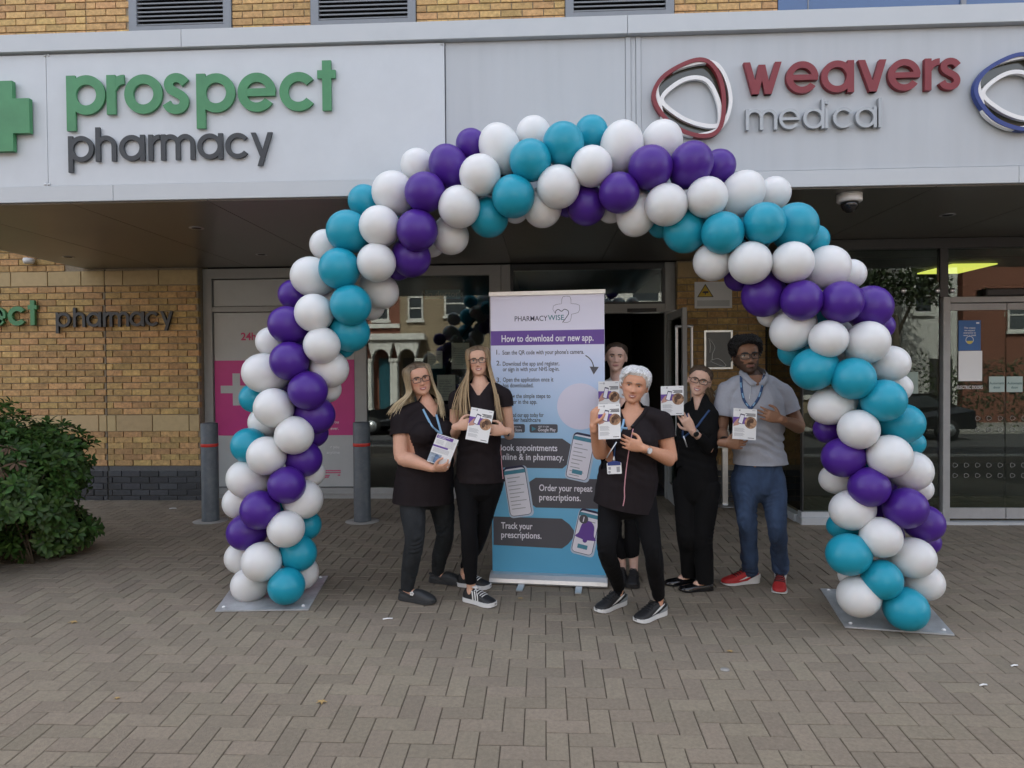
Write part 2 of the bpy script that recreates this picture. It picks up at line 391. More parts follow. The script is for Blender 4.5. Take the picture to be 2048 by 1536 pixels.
# brick pier right of the entrance door
rp = empty('brick_pier', (2.0, WY, 0), 'shaded buff brick pier between the entrance door and the glazed lobby', 'wall')
b = MB(); b.box(1.503, 2.478, WY+.003, WY+.25, 0, 2.77); b.build('mortar', M['mortar'], rp)
for z, i, m in rows:
    for a, c in course(1.503, 2.478, .1125*((i+1) % 2)): brick_obj(rp, a, c, z, WY, m)
stones(rp, 1.503, 2.478, 2.576, 2.755, WY, [1.95]); stones(rp, 1.503, 2.478, .862, 1.06, WY, [1.75, 2.2])
# upper storey
UY = 7.4
uw = empty('upper_brick_wall', (-1, UY, 4), 'buff brick wall of the upper storey above the canopy', 'wall')
b = MB()
LV = [(-4.464, -3.33), (-2.472, -1.335), (.24, 1.376), (2.439, 5.4)]
xs = [-9.0]+[x for ab in LV for x in ab]+[9.0]
for i in range(0, len(xs), 2): b.box(xs[i], xs[i+1], UY+.003, UY+.3, 3.7, 7.6)
for a, c in LV: b.box(a, c, UY+.003, UY+.3, 3.7, 5.0); b.box(a, c, UY+.003, UY+.3, 6.8, 7.6)
b.build('mortar', M['mortar'], uw)
sb = MB(); b_ = []
for i in range(46):
    z = 4.1+i*.0757
    for k in range(0, len(xs), 2):
        for a, c in course(xs[k]+.004, xs[k+1]-.004, .1125*(i % 2), -4.95 if k == 0 else None):
            if vis((a+c)/2, z, UY) and 5.1 < z < 5.78: b_.append((a, c, z))
            else: sb.cbox(a, c, UY-.012, UY+.05, z-.0325, z+.0325, .003)
    if z < 4.95 or z > 6.85:
        for a0, c0 in LV:
            for a, c in course(a0, c0, .1125*(i % 2)): sb.cbox(a, c, UY-.012, UY+.05, z-.0325, z+.0325, .003)
for q in b_[:300]: brick_obj(uw, q[0], q[1], q[2], UY, M['brick'])
for q in b_[300:]: sb.cbox(q[0], q[1], UY-.012, UY+.05, q[2]-.0325, q[2]+.0325, .003)
tag(sb.build('brickwork', M['brick'], uw), kind='stuff')
M['skypane'] = mat('sky_painted_window', (.035, .09, .22), .12, spec=.8)  # the blue of the reflected sky is put into the pane colour
for i, (a, c) in enumerate(LV[:3]):
    lab = ['grey louvred window above the green pharmacy lettering', 'grey louvred window in the middle of the upper wall', 'grey louvred window above the top of the balloon arch'][i]
    L = empty('louvred_window', ((a+c)/2, UY, 5.0), lab, 'window', 'louvred windows in the upper wall')
    b = MB(); y0 = UY-.03
    b.box(a+.004, a+.09, y0, UY+.1, 5.0, 6.8); b.box(c-.09, c-.004, y0, UY+.1, 5.0, 6.8); b.box(a+.09, c-.09, y0, UY+.1, 5.0, 5.29); b.box(a+.09, c-.09, y0, UY+.1, 6.7, 6.8)
    b.build('window_frame', M['louvre'], L)
    b = MB(); b.box(a+.004, c-.004, y0-.03, y0-.002, 5.0, 5.215); b.build('sill', M['louvre'], L)
    b = MB(); b.box(a+.09, c-.09, UY+.085, UY+.1, 5.29, 6.7); b.build('backing', M['black'], L)
    for k in range(30):
        z = 5.305+k*.0455
        b = MB(); v = [(x, y, zz) for x in (a+.092, c-.092) for (y, zz) in ((UY-.020, z+.010), (UY-.018, z-.004), (UY+.05, z+.022), (UY+.05, z+.034))]
        b.add(v, [(0,1,5,4),(1,2,6,5),(2,3,7,6),(3,0,4,7),(0,3,2,1),(4,5,6,7)]); b.build('slat', M['louvre'], L)
L = empty('sky_painted_window', (3.9, UY, 5.0), 'wide window with reflected sky blue put into its panes, at the right end of the upper wall', 'window')
b = MB(); b.box(2.443, 2.74, UY-.01, UY+.05, 5.0, 6.8); b.box(2.75, 4.28, UY, UY+.05, 5.0, 6.8); b.box(4.33, 5.39, UY, UY+.05, 5.0, 6.8); b.build('pane', M['skypane'], L)
b = MB(); b.box(2.74, 2.75, UY-.02, UY+.05, 5.0, 6.8); b.box(4.28, 4.33, UY-.02, UY+.05, 5.0, 6.8); b.build('window_frame', M['louvre'], L)

# unseen bulk of the building, added and sized to shade the forecourt
b = MB(); b.box(-28, 28, UY+.35, 20, 3.95, 15.5); b.box(-28, -9.01, UY+.6, 20, -.1, 3.94); b.box(9.2, 28, UY-.5, 20, -.1, 3.94); b.box(-9, 9.19, 12.2, 20, -.1, 3.94)
bm = b.build('unseen_building_bulk', M['brick']); tag(bm, kind='structure')
b = MB(); b.box(-28, -9.01, UY, UY+.34, 3.95, 15.5); b.box(9.01, 28, UY, UY+.34, 3.95, 15.5); b.box(-9, 9, UY, UY+.34, 7.62, 15.5); b.build('unseen_upper_bulk', M['brick'], bm)

# ---------------------------------------------------------------- canopy
FY = 4.9; CX0, CX1 = -5.42, 7.0
cp = empty('entrance_canopy', (0, FY, 2.78), 'grey panelled entrance canopy with a dark soffit carrying the shop signs', 'canopy')
def bands(xs, z0, z1, y0, name, m):
    for a, c in zip(xs[:-1], xs[1:]):
        b = MB(); b.cbox(a+.0015, c-.0015, y0, y0+.06, z0, z1, .002); b.build(name, m, cp)
x367 = at(367, 80, FY).x; x1254 = at(1254, 60, FY).x
bands([CX0, x367, x1254, 3.9, CX1], 3.858, 3.982, FY-.035, 'coping', M['trim'])
x228 = at(228, 390, FY).x; x2036 = at(2036, 350, FY).x
bands([CX0, x228, 1.0, x2036, CX1], 2.785, 2.898, FY-.012, 'lower_trim', M['trim'])
bands([-.685, .578], 2.902, 3.85, FY+.012, 'fascia_panel', M['fascia'])
bands([.682, 3.62, CX1], 2.906, 3.85, FY+.012, 'fascia_panel', M['fascia'])
for a, c, y in ((.578, .613, .006), (.616, .647, .012), (.65, .682, .006)):
    b = MB(); b.box(a, c, FY+y, FY+.07, 2.9, 3.852); b.build('cover_strip', M['fascia'], cp)
bands([CX0, at(94, 200, FY).x, -.688], 2.9, 3.846, FY-.004, 'sign_board', M['sign_white'])
for px, py in ((91, 112), (98, 111), (92, 369), (100, 369), (884, 89)):
    p = at(px, py, FY); b = MB(); b.lathe([(.009, 0), (.009, .004), (.005, .008), (0.0005, .009)], (p.x, FY-.004, p.z), 10, axis='Y'); b.build('screw', M['alu'], cp)
b = MB(); b.box(CX0, CX1, FY+.08, UY+.3, 3.80, 3.9); b.build('canopy_roof', M['concrete'], cp)
b = MB(); b.box(CX0, CX0+.06, FY+.07, 7.93, 2.785, 3.80); b.build('side_panel', M['trim'], cp)
sx = [CX0+.06]+[-3.43+1.0195*i for i in range(-1, 11)]
sx = sorted(x for x in sx if x < 6.9)+[CX1]
for a, c in zip(sx[:-1], sx[1:]):
    b = MB(); b.box(a+.003, c-.003, FY+.01, 7.94 if c < 2.5 else 8.0, 2.775, 2.80); b.build('soffit_panel', M['soffit'], cp)
b = MB(); b.box(CX0+.06, CX1, FY+.02, 8.3, 2.802, 2.81); b.build('soffit_backing', M['black'], cp)
for px, py in ((136, 514), (393, 456), (523, 509), (1370, 496), (1895, 430), (1690, 500)):
    d = CF + CR*((px-1024)/FPX) + CU*((768-py)/FPX); p = CP + d*((2.775-CAMH)/d.z)
    b = MB(); b.lathe([(.001, -.001), (.045, -.001), (.055, -.004), (.06, -.002), (.06, .01)], (p.x, p.y, 2.774), 20); dl = b.build('downlight', M['steel'], cp)
    b = MB(); b.lathe([(.0005, -.0035), (.04, -.003), (.04, -.0015)], (p.x, p.y, 2.774), 16); b.build('lens', M['black'], dl)

# ---------------------------------------------------------------- pharmacy shop window
SY = 8.05
sw = empty('shop_window', (-2.3, SY, .08), 'grey framed pharmacy shop window, half covered by a pink and white panel', 'shop window')
def fbox(name, x0, x1, z0, z1, m, y0=0, y1=.08, parent=None, Y=SY):
    b = MB(); b.cbox(x0, x1, Y+y0, Y+y1, z0, z1, .003); return b.build(name, m, parent or sw)
fbox('jamb', -4.03, -3.925, .18, 2.655, M['frame_grey']); fbox('head', -4.03, -.5, 2.655, 2.772, M['frame_grey'])
fbox('mullion', -2.225, -2.085, .18, 2.655, M['frame_grey']); fbox('jamb', -.635, -.5, .18, 2.655, M['frame_grey'])
fbox('transom', -3.925, -2.225, 2.262, 2.325, M['frame_grey'], .004); fbox('sill', -4.03, -.5, .05, .18, M['frame_grey'])
b = MB(); b.box(-4.03, -.5, SY-.012, SY, .105, .118); b.build('sill_nosing', M['frame_grey'], sw)
fbox('upper_panel', -3.915, -2.235, 2.332, 2.645, M['panel_grey'], .03, .06)
dp = fbox('display_panel', -3.915, -2.235, .19, 2.255, M['panel_grey'], .03, .06)
wf = wallframe(SY+.03)
b = MB(); b.prism([(-3.914, .80), (-2.236, .80), (-2.236, 1.69), (-3.914, 1.69)], wf, -.004, .003); b.build('pink_print', M['pink'], dp)
c0 = at(471, 779, SY); s = .19
b = MB(); t = .045
b.prism([(c0.x-t,c0.z-s),(c0.x+t,c0.z-s),(c0.x+t,c0.z-t),(c0.x+s,c0.z-t),(c0.x+s,c0.z+t),(c0.x+t,c0.z+t),(c0.x+t,c0.z+s),(c0.x-t,c0.z+s),(c0.x-t,c0.z+t),(c0.x-s,c0.z+t),(c0.x-s,c0.z-t),(c0.x-t,c0.z-t)], wf, 0, .006)
b.build('cross', M['panel_grey'], dp)
p = at(480, 680, SY); b = MB(); b.text('24hr', wf, p.x, p.z, .125, .004, .022); b.build('lettering', M['pink_text'], dp)
b = MB()
for px, py, tx in ((664, 847, 'you'), (660, 860, 'ever.'), (660, 897, 'r you'), (652, 908, 'anytime')):
    p = at(px, py, SY); b.text(tx, wf, p.x, p.z, .05, .006, .005)
b.build('lettering', M['paper'], dp)
b = MB()
for i, (x0, x1, y) in enumerate(((640, 680, 941), (640, 680, 945), (645, 658, 951), (645, 656, 954), (674, 679, 950))):
    a, c = at(x0, y, SY), at(x1, y+2, SY); b.prism([(a.x, c.z), (c.x, c.z), (c.x, a.z), (a.x, a.z)], wf, 0, .004)
b.build('small_print', M['pink_text'], dp)
b = MB(); b.box(-2.085, -.635, SY+.03, SY+.042, .18, 2.655); b.build('pane', M['glass'], sw)
M['noticegrey'] = mat('notice_paper', (.70, .72, .70), .7)
def notice(name, x0, y0, x1, y1, Y, label, m=None, lines=0, cat='notice', group=None, title=None, th=.002):
    a, c = at(x0, y0, Y), at(x1, y1, Y); f = wallframe(Y)
    r = empty(name, ((a.x+c.x)/2, Y, c.z), label, cat, group)
    b = MB(); b.prism([(a.x, c.z), (c.x, c.z), (c.x, a.z), (a.x, a.z)], f, 0, th); b.build('sheet', m or M['noticegrey'], r)
    if lines:
        b = MB(); H = a.z-c.z; W = c.x-a.x
        for i in range(lines):
            z = a.z-H*(.2+.7*i/lines); x1_ = a.x+W*(.9-.3*rnd.random())
            b.prism([(a.x+W*.1, z-H*.012), (x1_, z-H*.012), (x1_, z+H*.012), (a.x+W*.1, z+H*.012)], f, th, th+.001)
        b.build('print', M['inkgrey'], r)
    return r, f, a, c
NG = 'notices taped inside the pharmacy window'
notice('paper_notice', 903, 686, 939, 738, SY+.046, 'tall paper notice in the window beside the tall blonde woman', lines=10, group=NG)
notice('paper_notice', 855, 702, 885, 737, SY+.046, 'small pale notice with a blue drawing in the pharmacy window', lines=5, group=NG)
notice('paper_notice', 874, 750, 911, 801, SY+.046, 'grey notice in the window between the two blonde women', lines=11, group=NG)
r, f, a, c = notice('window_sticker', 850, 580, 921, 597, SY+.046, 'pale blue strip sticker reading No doctor\'s near the top of the pharmacy window', mat('pale_blue_print', (.16, .28, .34), .5), cat='sticker')
b = MB(); b.text("No doctor's", f, (a.x+c.x)/2, (a.z+c.z)/2-.03, .1, .004, .006, 'CENTER'); b.build('lettering', M['paper'], r)

# ---------------------------------------------------------------- entrance door
ed = empty('entrance_door', (.45, SY, .05), 'dark entrance doorway with a glazed transom and its door standing open', 'door')
fbox('door_post', -.497, -.39, .05, 2.772, M['frame_grey'], 0, .1, ed); fbox('door_post', 1.385, 1.5, .05, 2.772, M['frame_grey'], 0, .1, ed)
fbox('door_head', -.388, 1.383, 2.195, 2.30, M['frame_grey'], 0, .1, ed)
b = MB(); b.box(-.388, 1.383, SY+.01, SY+.09, 2.30, 2.325); b.box(-.388, -.355, SY+.01, SY+.09, 2.325, 2.70); b.box(1.35, 1.383, SY+.01, SY+.09, 2.325, 2.70); b.box(-.388, 1.383, SY+.01, SY+.09, 2.70, 2.772); b.build('transom_frame', M['frame_dark'], ed)
b = MB(); b.box(-.354, 1.349, SY+.03, SY+.042, 2.326, 2.699); b.build('transom_pane', M['glass'], ed)
lf = MB(); x0, x1 = 1.40, 1.445
lf.box(x0, x1, 7.13, 7.21, .06, 2.17); lf.box(x0, x1, 7.95, 8.03, .06, 2.17); lf.box(x0, x1, 7.21, 7.95, .06, .26); lf.box(x0, x1, 7.21, 7.95, 2.09, 2.17)
dl = lf.build('door_leaf', M['frame_grey'], ed)
b = MB(); b.box(1.417, 1.428, 7.21, 7.95, .26, 2.09); b.build('pane', M['glass'], dl)
for sx_ in (-1, 1):
    xx = 1.4225+sx_*.075; b = MB(); b.tube(spline([(1.4225+sx_*.022, 7.17, 1.98), (xx, 7.17, 1.97), (xx+.001, 7.17, 1.9), (xx, 7.17, .95), (xx, 7.17, .88), (1.4225+sx_*.022, 7.17, .87)], 5), .016, 10); b.build('pull_handle', M['alu'], dl)
b = MB(); b.box(.95, 1.28, SY-.03, SY-.002, 2.205, 2.245); b.build('door_closer', M['black'], ed)
b = MB(); b.tube([(1.0, SY-.05, 2.19), (1.30, SY-.2, 2.18)], .010, 8); b.tube([(1.30, SY-.2, 2.18), (1.42, 7.55, 2.175)], .010, 8); b.build('closer_arm', M['alu'], ed)

# rooms behind the glass
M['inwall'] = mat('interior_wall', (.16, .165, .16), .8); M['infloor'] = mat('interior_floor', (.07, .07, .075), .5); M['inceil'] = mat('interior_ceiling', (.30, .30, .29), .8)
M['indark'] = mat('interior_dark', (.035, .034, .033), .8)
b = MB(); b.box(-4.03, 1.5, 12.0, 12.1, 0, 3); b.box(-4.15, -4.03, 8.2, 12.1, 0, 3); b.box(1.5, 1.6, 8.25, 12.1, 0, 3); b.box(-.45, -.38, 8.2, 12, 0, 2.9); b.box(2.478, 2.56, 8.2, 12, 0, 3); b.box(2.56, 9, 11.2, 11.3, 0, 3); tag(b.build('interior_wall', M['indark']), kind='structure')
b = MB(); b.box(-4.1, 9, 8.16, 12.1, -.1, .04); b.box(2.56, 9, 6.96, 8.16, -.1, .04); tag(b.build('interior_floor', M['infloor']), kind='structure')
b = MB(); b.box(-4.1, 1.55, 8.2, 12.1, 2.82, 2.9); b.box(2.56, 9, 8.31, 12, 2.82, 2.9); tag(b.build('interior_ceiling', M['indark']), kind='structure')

# ---------------------------------------------------------------- glazed lobby
GY = 6.85
gl = empty('glazed_lobby', (3.6, GY, .05), 'dark glazed lobby front with grey framed automatic sliding doors', 'glass front')
b = MB(); b.cbox(2.49, 7.0, GY-.03, GY+.08, 2.675, 2.773, .003); b.build('head', M['frame_dark'], gl)
b = MB(); b.box(2.478, 2.515, GY+.08, 7.93, 2.675, 2.773); b.build('head', M['frame_dark'], gl)
for x0, x1 in ((3.785, 3.858), (5.9, 5.97)):
    b = MB(); b.box(x0, x1, GY-.005, GY+.06, 2.215, 2.675); b.build('mullion', M['frame_dark'], gl)
b = MB(); b.box(2.49, 2.50, GY, GY+.06, .15, 2.675); b.build('mullion', M['frame_dark'], gl)
b = MB(); b.box(2.505, 3.784, GY+.02, GY+.032, .15, 2.674); b.build('pane', M['glass_lobby'], gl)
b = MB(); b.box(3.86, 5.898, GY+.02, GY+.032, 2.215, 2.674); b.build('pane', M['glass_lobby'], gl)
b = MB(); b.box(5.972, 7.0, GY+.02, GY+.032, .15, 2.674); b.build('pane', M['glass_lobby'], gl)
b = MB(); b.box(2.492, 2.502, GY+.06, 7.93, .15, 2.674); b.build('pane', M['glass_lobby'], gl)
b = MB(); b.cbox(2.46, 3.80, GY-.06, GY+.09, .02, .10, .004); b.box(2.475, 3.80, GY-.02, GY+.08, .10, .15); b.build('sill', M['trim'], gl)
b = MB(); b.box(2.44, 2.52, GY+.09, 7.93, .02, .11); b.build('sill', M['trim'], gl)
for px in (1808, 1877, 1906, 1973, 2040):
    p = at(px, 581, GY); b = MB(); b.lathe([(.024, 0), (.026, .012), (.024, .02), (.0005, .021)], (p.x, GY+.018, p.z), 16, axis='Y'); b.build('glass_bolt', M['steel'], gl)
M['doorframe'] = mat('sliding_door_frame', (.36, .365, .365), .4, nz=.06, nscale=9, dirt=(8, .3, (.2, .2, .2)))
b = MB(); b.cbox(3.806, 3.872, GY-.02, GY+.05, .06, 2.212, .003); b.cbox(5.84, 5.906, GY-.02, GY+.05, .06, 2.212, .003); b.cbox(3.872, 5.84, GY-.02, GY+.05, 2.158, 2.212, .003); b.build('door_frame', M['doorframe'], gl)
b = MB(); b.box(3.80, 5.91, GY-.05, GY+.09, .03, .062); b.build('threshold', M['trim'], gl)
for x0, x1 in ((3.875, 4.402), (4.409, 4.94), (4.945, 5.84)):
    b = MB(); b.cbox(x0, x1, GY, GY+.035, .085, .19, .003); b.cbox(x0, x1, GY, GY+.035, 2.085, 2.15, .003); d = b.build('sliding_door', M['doorframe'], gl)
    b = MB(); b.box(x0+.001, x1-.001, GY+.012, GY+.022, .19, 2.085); b.build('pane', M['glass_lobby'], d)
    b = MB()
    for rz in (1.05, .94, .6, .5):
        for k in range(5):
            cx = x0+.06+k*.105
            if cx+.03 > x1 or (rz > .7 and k < 2 and x0 < 4): continue
            o1 = [(cx+.024*math.cos(t)*(1+.12*math.cos(3*t)), rz+.022*math.sin(t)*(1+.12*math.cos(3*t))) for t in np.linspace(0, 2*math.pi, 14)[:-1]]
            b.strip(o1, [(cx+(x-cx)*.8, rz+(z-rz)*.8) for x, z in o1], wallframe(GY+.011), 0, .001)
    b.build('etched_marks', mat('etched_mark', (.2, .21, .2), .6), d)
b = MB(); b.cbox(4.18, 5.2, GY-.06, GY+.0, 2.214, 2.285, .01); b.build('door_operator', M['black'], gl)
r, f, a, c = notice('blue_poster', 1917, 641, 1961, 701, GY+.009, 'blue poster with a drawn face in a mask on the sliding door', mat('blue_poster_print', (.03, .12, .33), .5), cat='poster')
b = MB(); cx, cz, u = (a.x+c.x)/2, (a.z+c.z)/2, (a.x-c.x)/-44
for i, tx in enumerate(('This means', 'we expect', 'everyone to', 'wear a mask')): b.text(tx, f, cx, a.z-u*(17+i*5), u*5, .003, .01, 'CENTER')
o1 = circ(cx, a.z-u*40, u*8, 20); b.strip(o1, [(cx+(x-cx)*.88, a.z-u*40+(z-a.z+u*40)*.88) for x, z in o1], f, .002, .003)
b.prism([(c.x-u*9, a.z-u*7), (c.x-u*3, a.z-u*7), (c.x-u*3, a.z-u*4), (c.x-u*9, a.z-u*4)], f, .002, .003); b.build('print', M['paper'], r)
b = MB(); b.prism(circ(cx, a.z-u*42, u*6.5, 12, 180, 360), f, .0021, .0035); b.build('mask_print', mat('yellow_print', (.6, .5, .12), .6), r)
notice('paper_notice', 1917, 702, 1964, 762, GY+.009, 'blank white sheet taped below the blue poster on the sliding door', M['paper'])
for i, (x0, x1, lb) in enumerate(((1978, 2009, 'pale green Automatic door notice left of the meeting edge of the sliding doors'), (2013, 2045, 'pale green Automatic door notice right of the meeting edge of the sliding doors'))):
    r, f, a, c = notice('door_notice', x0, 753, x1, 784, GY+.009, lb, mat('pale_green_paper', (.40, .50, .47), .7), group='automatic door notices')
    b = MB(); b.text('Automatic', f, (a.x+c.x)/2, a.z-.075, .033, .003, .012, 'CENTER'); b.text('door', f, (a.x+c.x)/2, a.z-.115, .033, .003, .012, 'CENTER'); b.build('lettering', mat('teal_ink', (.05, .12, .12), .6), r)
notice('paper_notice', 1806, 744, 1836, 787, GY+.016, 'pale green sheet in the fixed glass beside the balloon column', mat('pale_green_sheet', (.30, .38, .34), .7))
b = MB(); f = wallframe(GY+.011); p = at(1916, 778, GY); b.text('ELECTRIC DOORS', f, p.x, p.z, .045, .001, .008, w=.235); tag(b.build('glass_lettering', M['paper']), 'small white ELECTRIC DOORS lettering on the sliding door glass', 'sticker')
M['lampyellow'] = mat('ceiling_light', (.8, .76, .13), .5, emit=.45)
b = MB(); a, c = at(1900, 541, 8.6), at(2015, 530, 9.4); b.box(at(1905, 541, 8.7).x, at(1995, 541, 8.7).x, 8.7, 9.5, 2.785, 2.80); tag(b.build('ceiling_light', M['lampyellow']), 'lit yellowish ceiling light panel inside the lobby', 'ceiling light')
# ---------------------------------------------------------------- sign lettering: letters drawn from rings, arcs and bars
def L_ring(a0, a1, w, cx=.5, cy=.5, R=.5, n=None):
    if a1-a0 >= 360: return ('ring', circ(cx, cy, R, 36), circ(cx, cy, R-w, 36))
    n = n or max(6, int((a1-a0)/9)); return ('arc', circ(cx, cy, R, n, a0, a1), circ(cx, cy, R-w, n, a0, a1))
def L_bar(x0, y0, x1, y1): return ('poly', [(x0, y0), (x1, y0), (x1, y1), (x0, y1)])
def L_diag(x0, y0, x1, y1, w):
    return ('poly', [(x0, y0), (x0+w, y0), (x1+w, y1), (x1, y1)])
def glyph(ch, w):
    if ch == 'o': return [L_ring(0, 360, w)]
    if ch == 'p': return [L_ring(0, 360, w), L_bar(-.02, -.4, w-.02, 1)]
    if ch == 'd': return [L_ring(0, 360, w), L_bar(1-w+.02, 0, 1.02, 1.42)]
    if ch == 'a': return [L_ring(0, 360, w), L_bar(1-w+.02, 0, 1.02, 1)]
    if ch == 'e': return [L_ring(2, 325, w), L_bar(w*.5, .5-w*.42, .985, .5+w*.42)]
    if ch == 'c': return [L_ring(38, 322, w)]
    if ch == 'l': return [L_bar(0, 0, w, 1.42)]
    if ch == 'i': return [L_bar(0, 0, w, 1), L_bar(0, 1.18, w, 1.18+w)]
    if ch == 'r': return [L_bar(0, 0, w, 1), ('arc', circ(.46, .55, .45, 8, 90, 165), circ(.46, .55, .45-w, 8, 90, 165))]
    if ch == 'h': return [L_bar(0, 0, w, 1.32), L_ring(0, 180, w, .41, .59, .41), L_bar(.82-w, 0, .82, .60)]
    q = .3725+(.2-w)*.8
    if ch == 'm': return [L_bar(0, 0, w, 1), L_ring(0, 180, w, q, 1-q, q), L_bar(2*q-w, 0, 2*q, 1-q), L_ring(0, 180, w, 3*q-w, 1-q, q), L_bar(4*q-2*w, 0, 4*q-w, 1-q)]
    if ch == 't': return [L_bar(.13, 0, .13+w, 1.29), L_bar(0, 1-w*.72, .48, 1+w*.18)]
    if ch == 'v': return [L_diag(0, 1, .36, 0, w*1.08), L_diag(.88-w*1.08, 1, .36, 0, w*1.08)]
    if ch == 'y': return [L_diag(0, 1, .36, .07, w*1.05), L_diag(.87-w*1.05, 1, .26, -.3, w*1.05)]
    if ch == 'w': return [L_diag(0, 1, .27, 0, w), L_diag(.57-w*.5, .92, .27, 0, w), L_diag(.57-w*.5, .92, .87-w, 0, w), L_diag(1.18-w, 1, .87-w, 0, w)]
    if ch == 's':
        c = spline([(.60, .76), (.50, .865), (.36, .905), (.22, .86), (.16, .74), (.22, .61), (.37, .52), (.52, .42), (.57, .28), (.50, .145), (.35, .10), (.19, .145), (.105, .265)], 4)
        o, i = [], []
        for k, p in enumerate(c):
            t = np.array(c[min(k+1, len(c)-1)])-np.array(c[max(k-1, 0)]); t = t/np.linalg.norm(t); n = np.array((-t[1], t[0]))
            o.append(tuple(p+n*w*.5)); i.append(tuple(p-n*w*.5))
        return [('arc', o, i)]
def letter(ch, x, z, u, w, Y, d0, d1, m, parent, sx=1.0):
    f0 = wallframe(Y); b = MB()
    for k, g in enumerate(glyph(ch, w)):
        e = .0008*k; T = lambda P: [(x+p[0]*u*sx, z+p[1]*u) for p in P]
        if g[0] == 'poly':
            P = T(g[1])
            if sum(P[i][0]*P[(i+1) % 4][1]-P[(i+1) % 4][0]*P[i][1] for i in range(4)) < 0: P = P[::-1]
            b.prism(P, f0, d0, d1-e)
        elif g[0] == 'ring': b.strip(T(g[1]), T(g[2]), f0, d0, d1-e)
        else: b.strip(T(g[1]), T(g[2]), f0, d0, d1-e, closed=False)
    me = b.build('letter', m, parent); return me
def lettering(txt, pxs, py_base, u_px, w, Y, d0, d1, m, parent, slope=0.0, sx=1.0):
    """letters at their left edges pxs; py_base is the baseline at the first and last letter"""
    for i, ch in enumerate(txt):
        t = (pxs[i]-pxs[0])/(pxs[-1]-pxs[0]); p = at(pxs[i], py_base[0]+(py_base[1]-py_base[0])*t, Y)
        q = at(pxs[i]+u_px, py_base[0], Y); letter(ch, p.x, p.z, q.x-p.x, w, Y, d0, d1, m, parent, sx)
z3 = lambda v: [1348+x/2.926 for x in v]; z1 = lambda v: [x/2.926 for x in v]
s1 = empty('pharmacy_sign', (-2.6, FY, 3.1), 'fascia lettering prospect pharmacy in green and charcoal on the white sign board', 'sign')
lettering('prospect', z1([410, 640, 743, 965, 1166, 1402, 1645, 1866]), (683/2.926, 657/2.926), 222/2.926, .235, FY-.004, .012, .030, M['green'], s1)
lettering('pharmacy', z1([416, 573, 710, 880, 953, 1165, 1328, 1477]), (955/2.926, 932/2.926), 146/2.926, .185, FY-.004, .010, .026, M['charcoal'], s1)
cr = empty('green_cross', (-3.95, FY, 3.1), 'big green pharmacy cross cut by the left edge of the fascia', 'sign')
b = MB(); f = wallframe(FY-.004); c = at(1, 238, FY); w1, a1 = .133, .27; a2 = .257
P = [(-w1,-a1*0.93),(w1,-a1*.93),(w1,-w1*.93),(a2,-w1*.93),(a2,w1*.93),(w1,w1*.93),(w1,a1*.93),(-w1,a1*.93),(-w1,w1*.93),(-a2,w1*.93),(-a2,-w1*.93),(-w1,-w1*.93)]
b.prism([(c.x+x, c.z+z) for x, z in P], f, .015, .05); b.build('cross', M['green'], cr)
s2 = empty('wall_sign', (-5.3, WY, 1.8), 'smaller wall lettering ending in ect pharmacy on the buff bricks', 'sign')
lettering('prospect', [-152+0, -114, -95, -60, -24, -19.0, 22, 62], (656, 651), 37, .235, WY-.014, .015, .05, M['green'], s2)
lettering('pharmacy', z1([343, 443, 520, 617, 655, 770, 862, 950]), (480+513/2.926, 480+505/2.926), 84/2.926, .19, WY-.014, .015, .045, M['charcoal'], s2)
s3 = empty('medical_sign', (1.9, FY, 3.3), 'raised lettering weavers medical in red and grey on the right fascia', 'sign')
lettering('weavers', z3([398, 645, 848, 1062, 1237, 1450, 1530]), (567/2.926, 540/2.926), 188/2.926, .205, FY+.012, .006, .040, M['red'], s3)
lettering('medical', z3([412, 605, 745, 872, 918, 1048, 1182]), (772/2.926, 755/2.926), 122/2.926, .15, FY+.012, .006, .038, M['signsteel'], s3)
M['logoplate'] = mat('logo_mirror', (.05, .05, .035), .12, spec=.7)
def loop_logo(px0, py0, s, mcol, label, flip=False):
    c = at(px0, py0, FY); k = (at(px0+100, py0, FY).x-c.x)/100*s
    r = empty('loop_emblem', (c.x, FY, c.z-80*k), label, 'sign')
    f = wallframe(FY+.012); sg = -1 if flip else 1
    A = spline([(-74, 2), (-58, 42), (-10, 70), (26, 74), (50, 50), (62, 4), (58, -50), (38, -72), (0, -70), (-44, -46)], 6, True)        # coloured loop
    Bq = spline([(-66, 30), (-30, 60), (34, 72), (62, 50), (76, 0), (66, -44), (40, -66), (-6, -70), (-50, -44), (-62, -10)], 6, True)    # outer white loop
    Cq = spline([(-58, 0), (-34, 28), (0, 42), (32, 34), (52, -4), (56, -44), (44, -54), (8, -48), (-28, -30)], 6, True)          # inner white loop
    def band(P, w, d0, d1, m, nm):
        P = [np.array(p) for p in P]; o, i = [], []
        for j, p in enumerate(P):
            t = P[(j+1) % len(P)]-P[j-1]; t = t/np.linalg.norm(t); n = np.array((-t[1], t[0]))
            o.append((c.x+sg*(p[0]+n[0]*w)*k, c.z+(p[1]+n[1]*w)*k)); i.append((c.x+sg*(p[0]-n[0]*w)*k, c.z+(p[1]-n[1]*w)*k))
        b = MB(); b.strip(o, i, f, d0, d1); b.build(nm, m, r)
    band(Bq, 3.6, .02, .052, M['white'], 'loop'); band(Cq, 4.0, .02, .048, M['white'], 'loop'); band(A, 4.0, .02, .06, mcol, 'loop')
    b = MB(); b.strip([(c.x+sg*p[0]*k*.97, c.z+p[1]*k*.97) for p in Bq], [(c.x+sg*Cq[int(j*len(Cq)/len(Bq))][0]*k, c.z+Cq[int(j*len(Cq)/len(Bq))][1]*k) for j in range(len(Bq))], f, .004, .012); b.build('backing_plate', M['logoplate'], r)
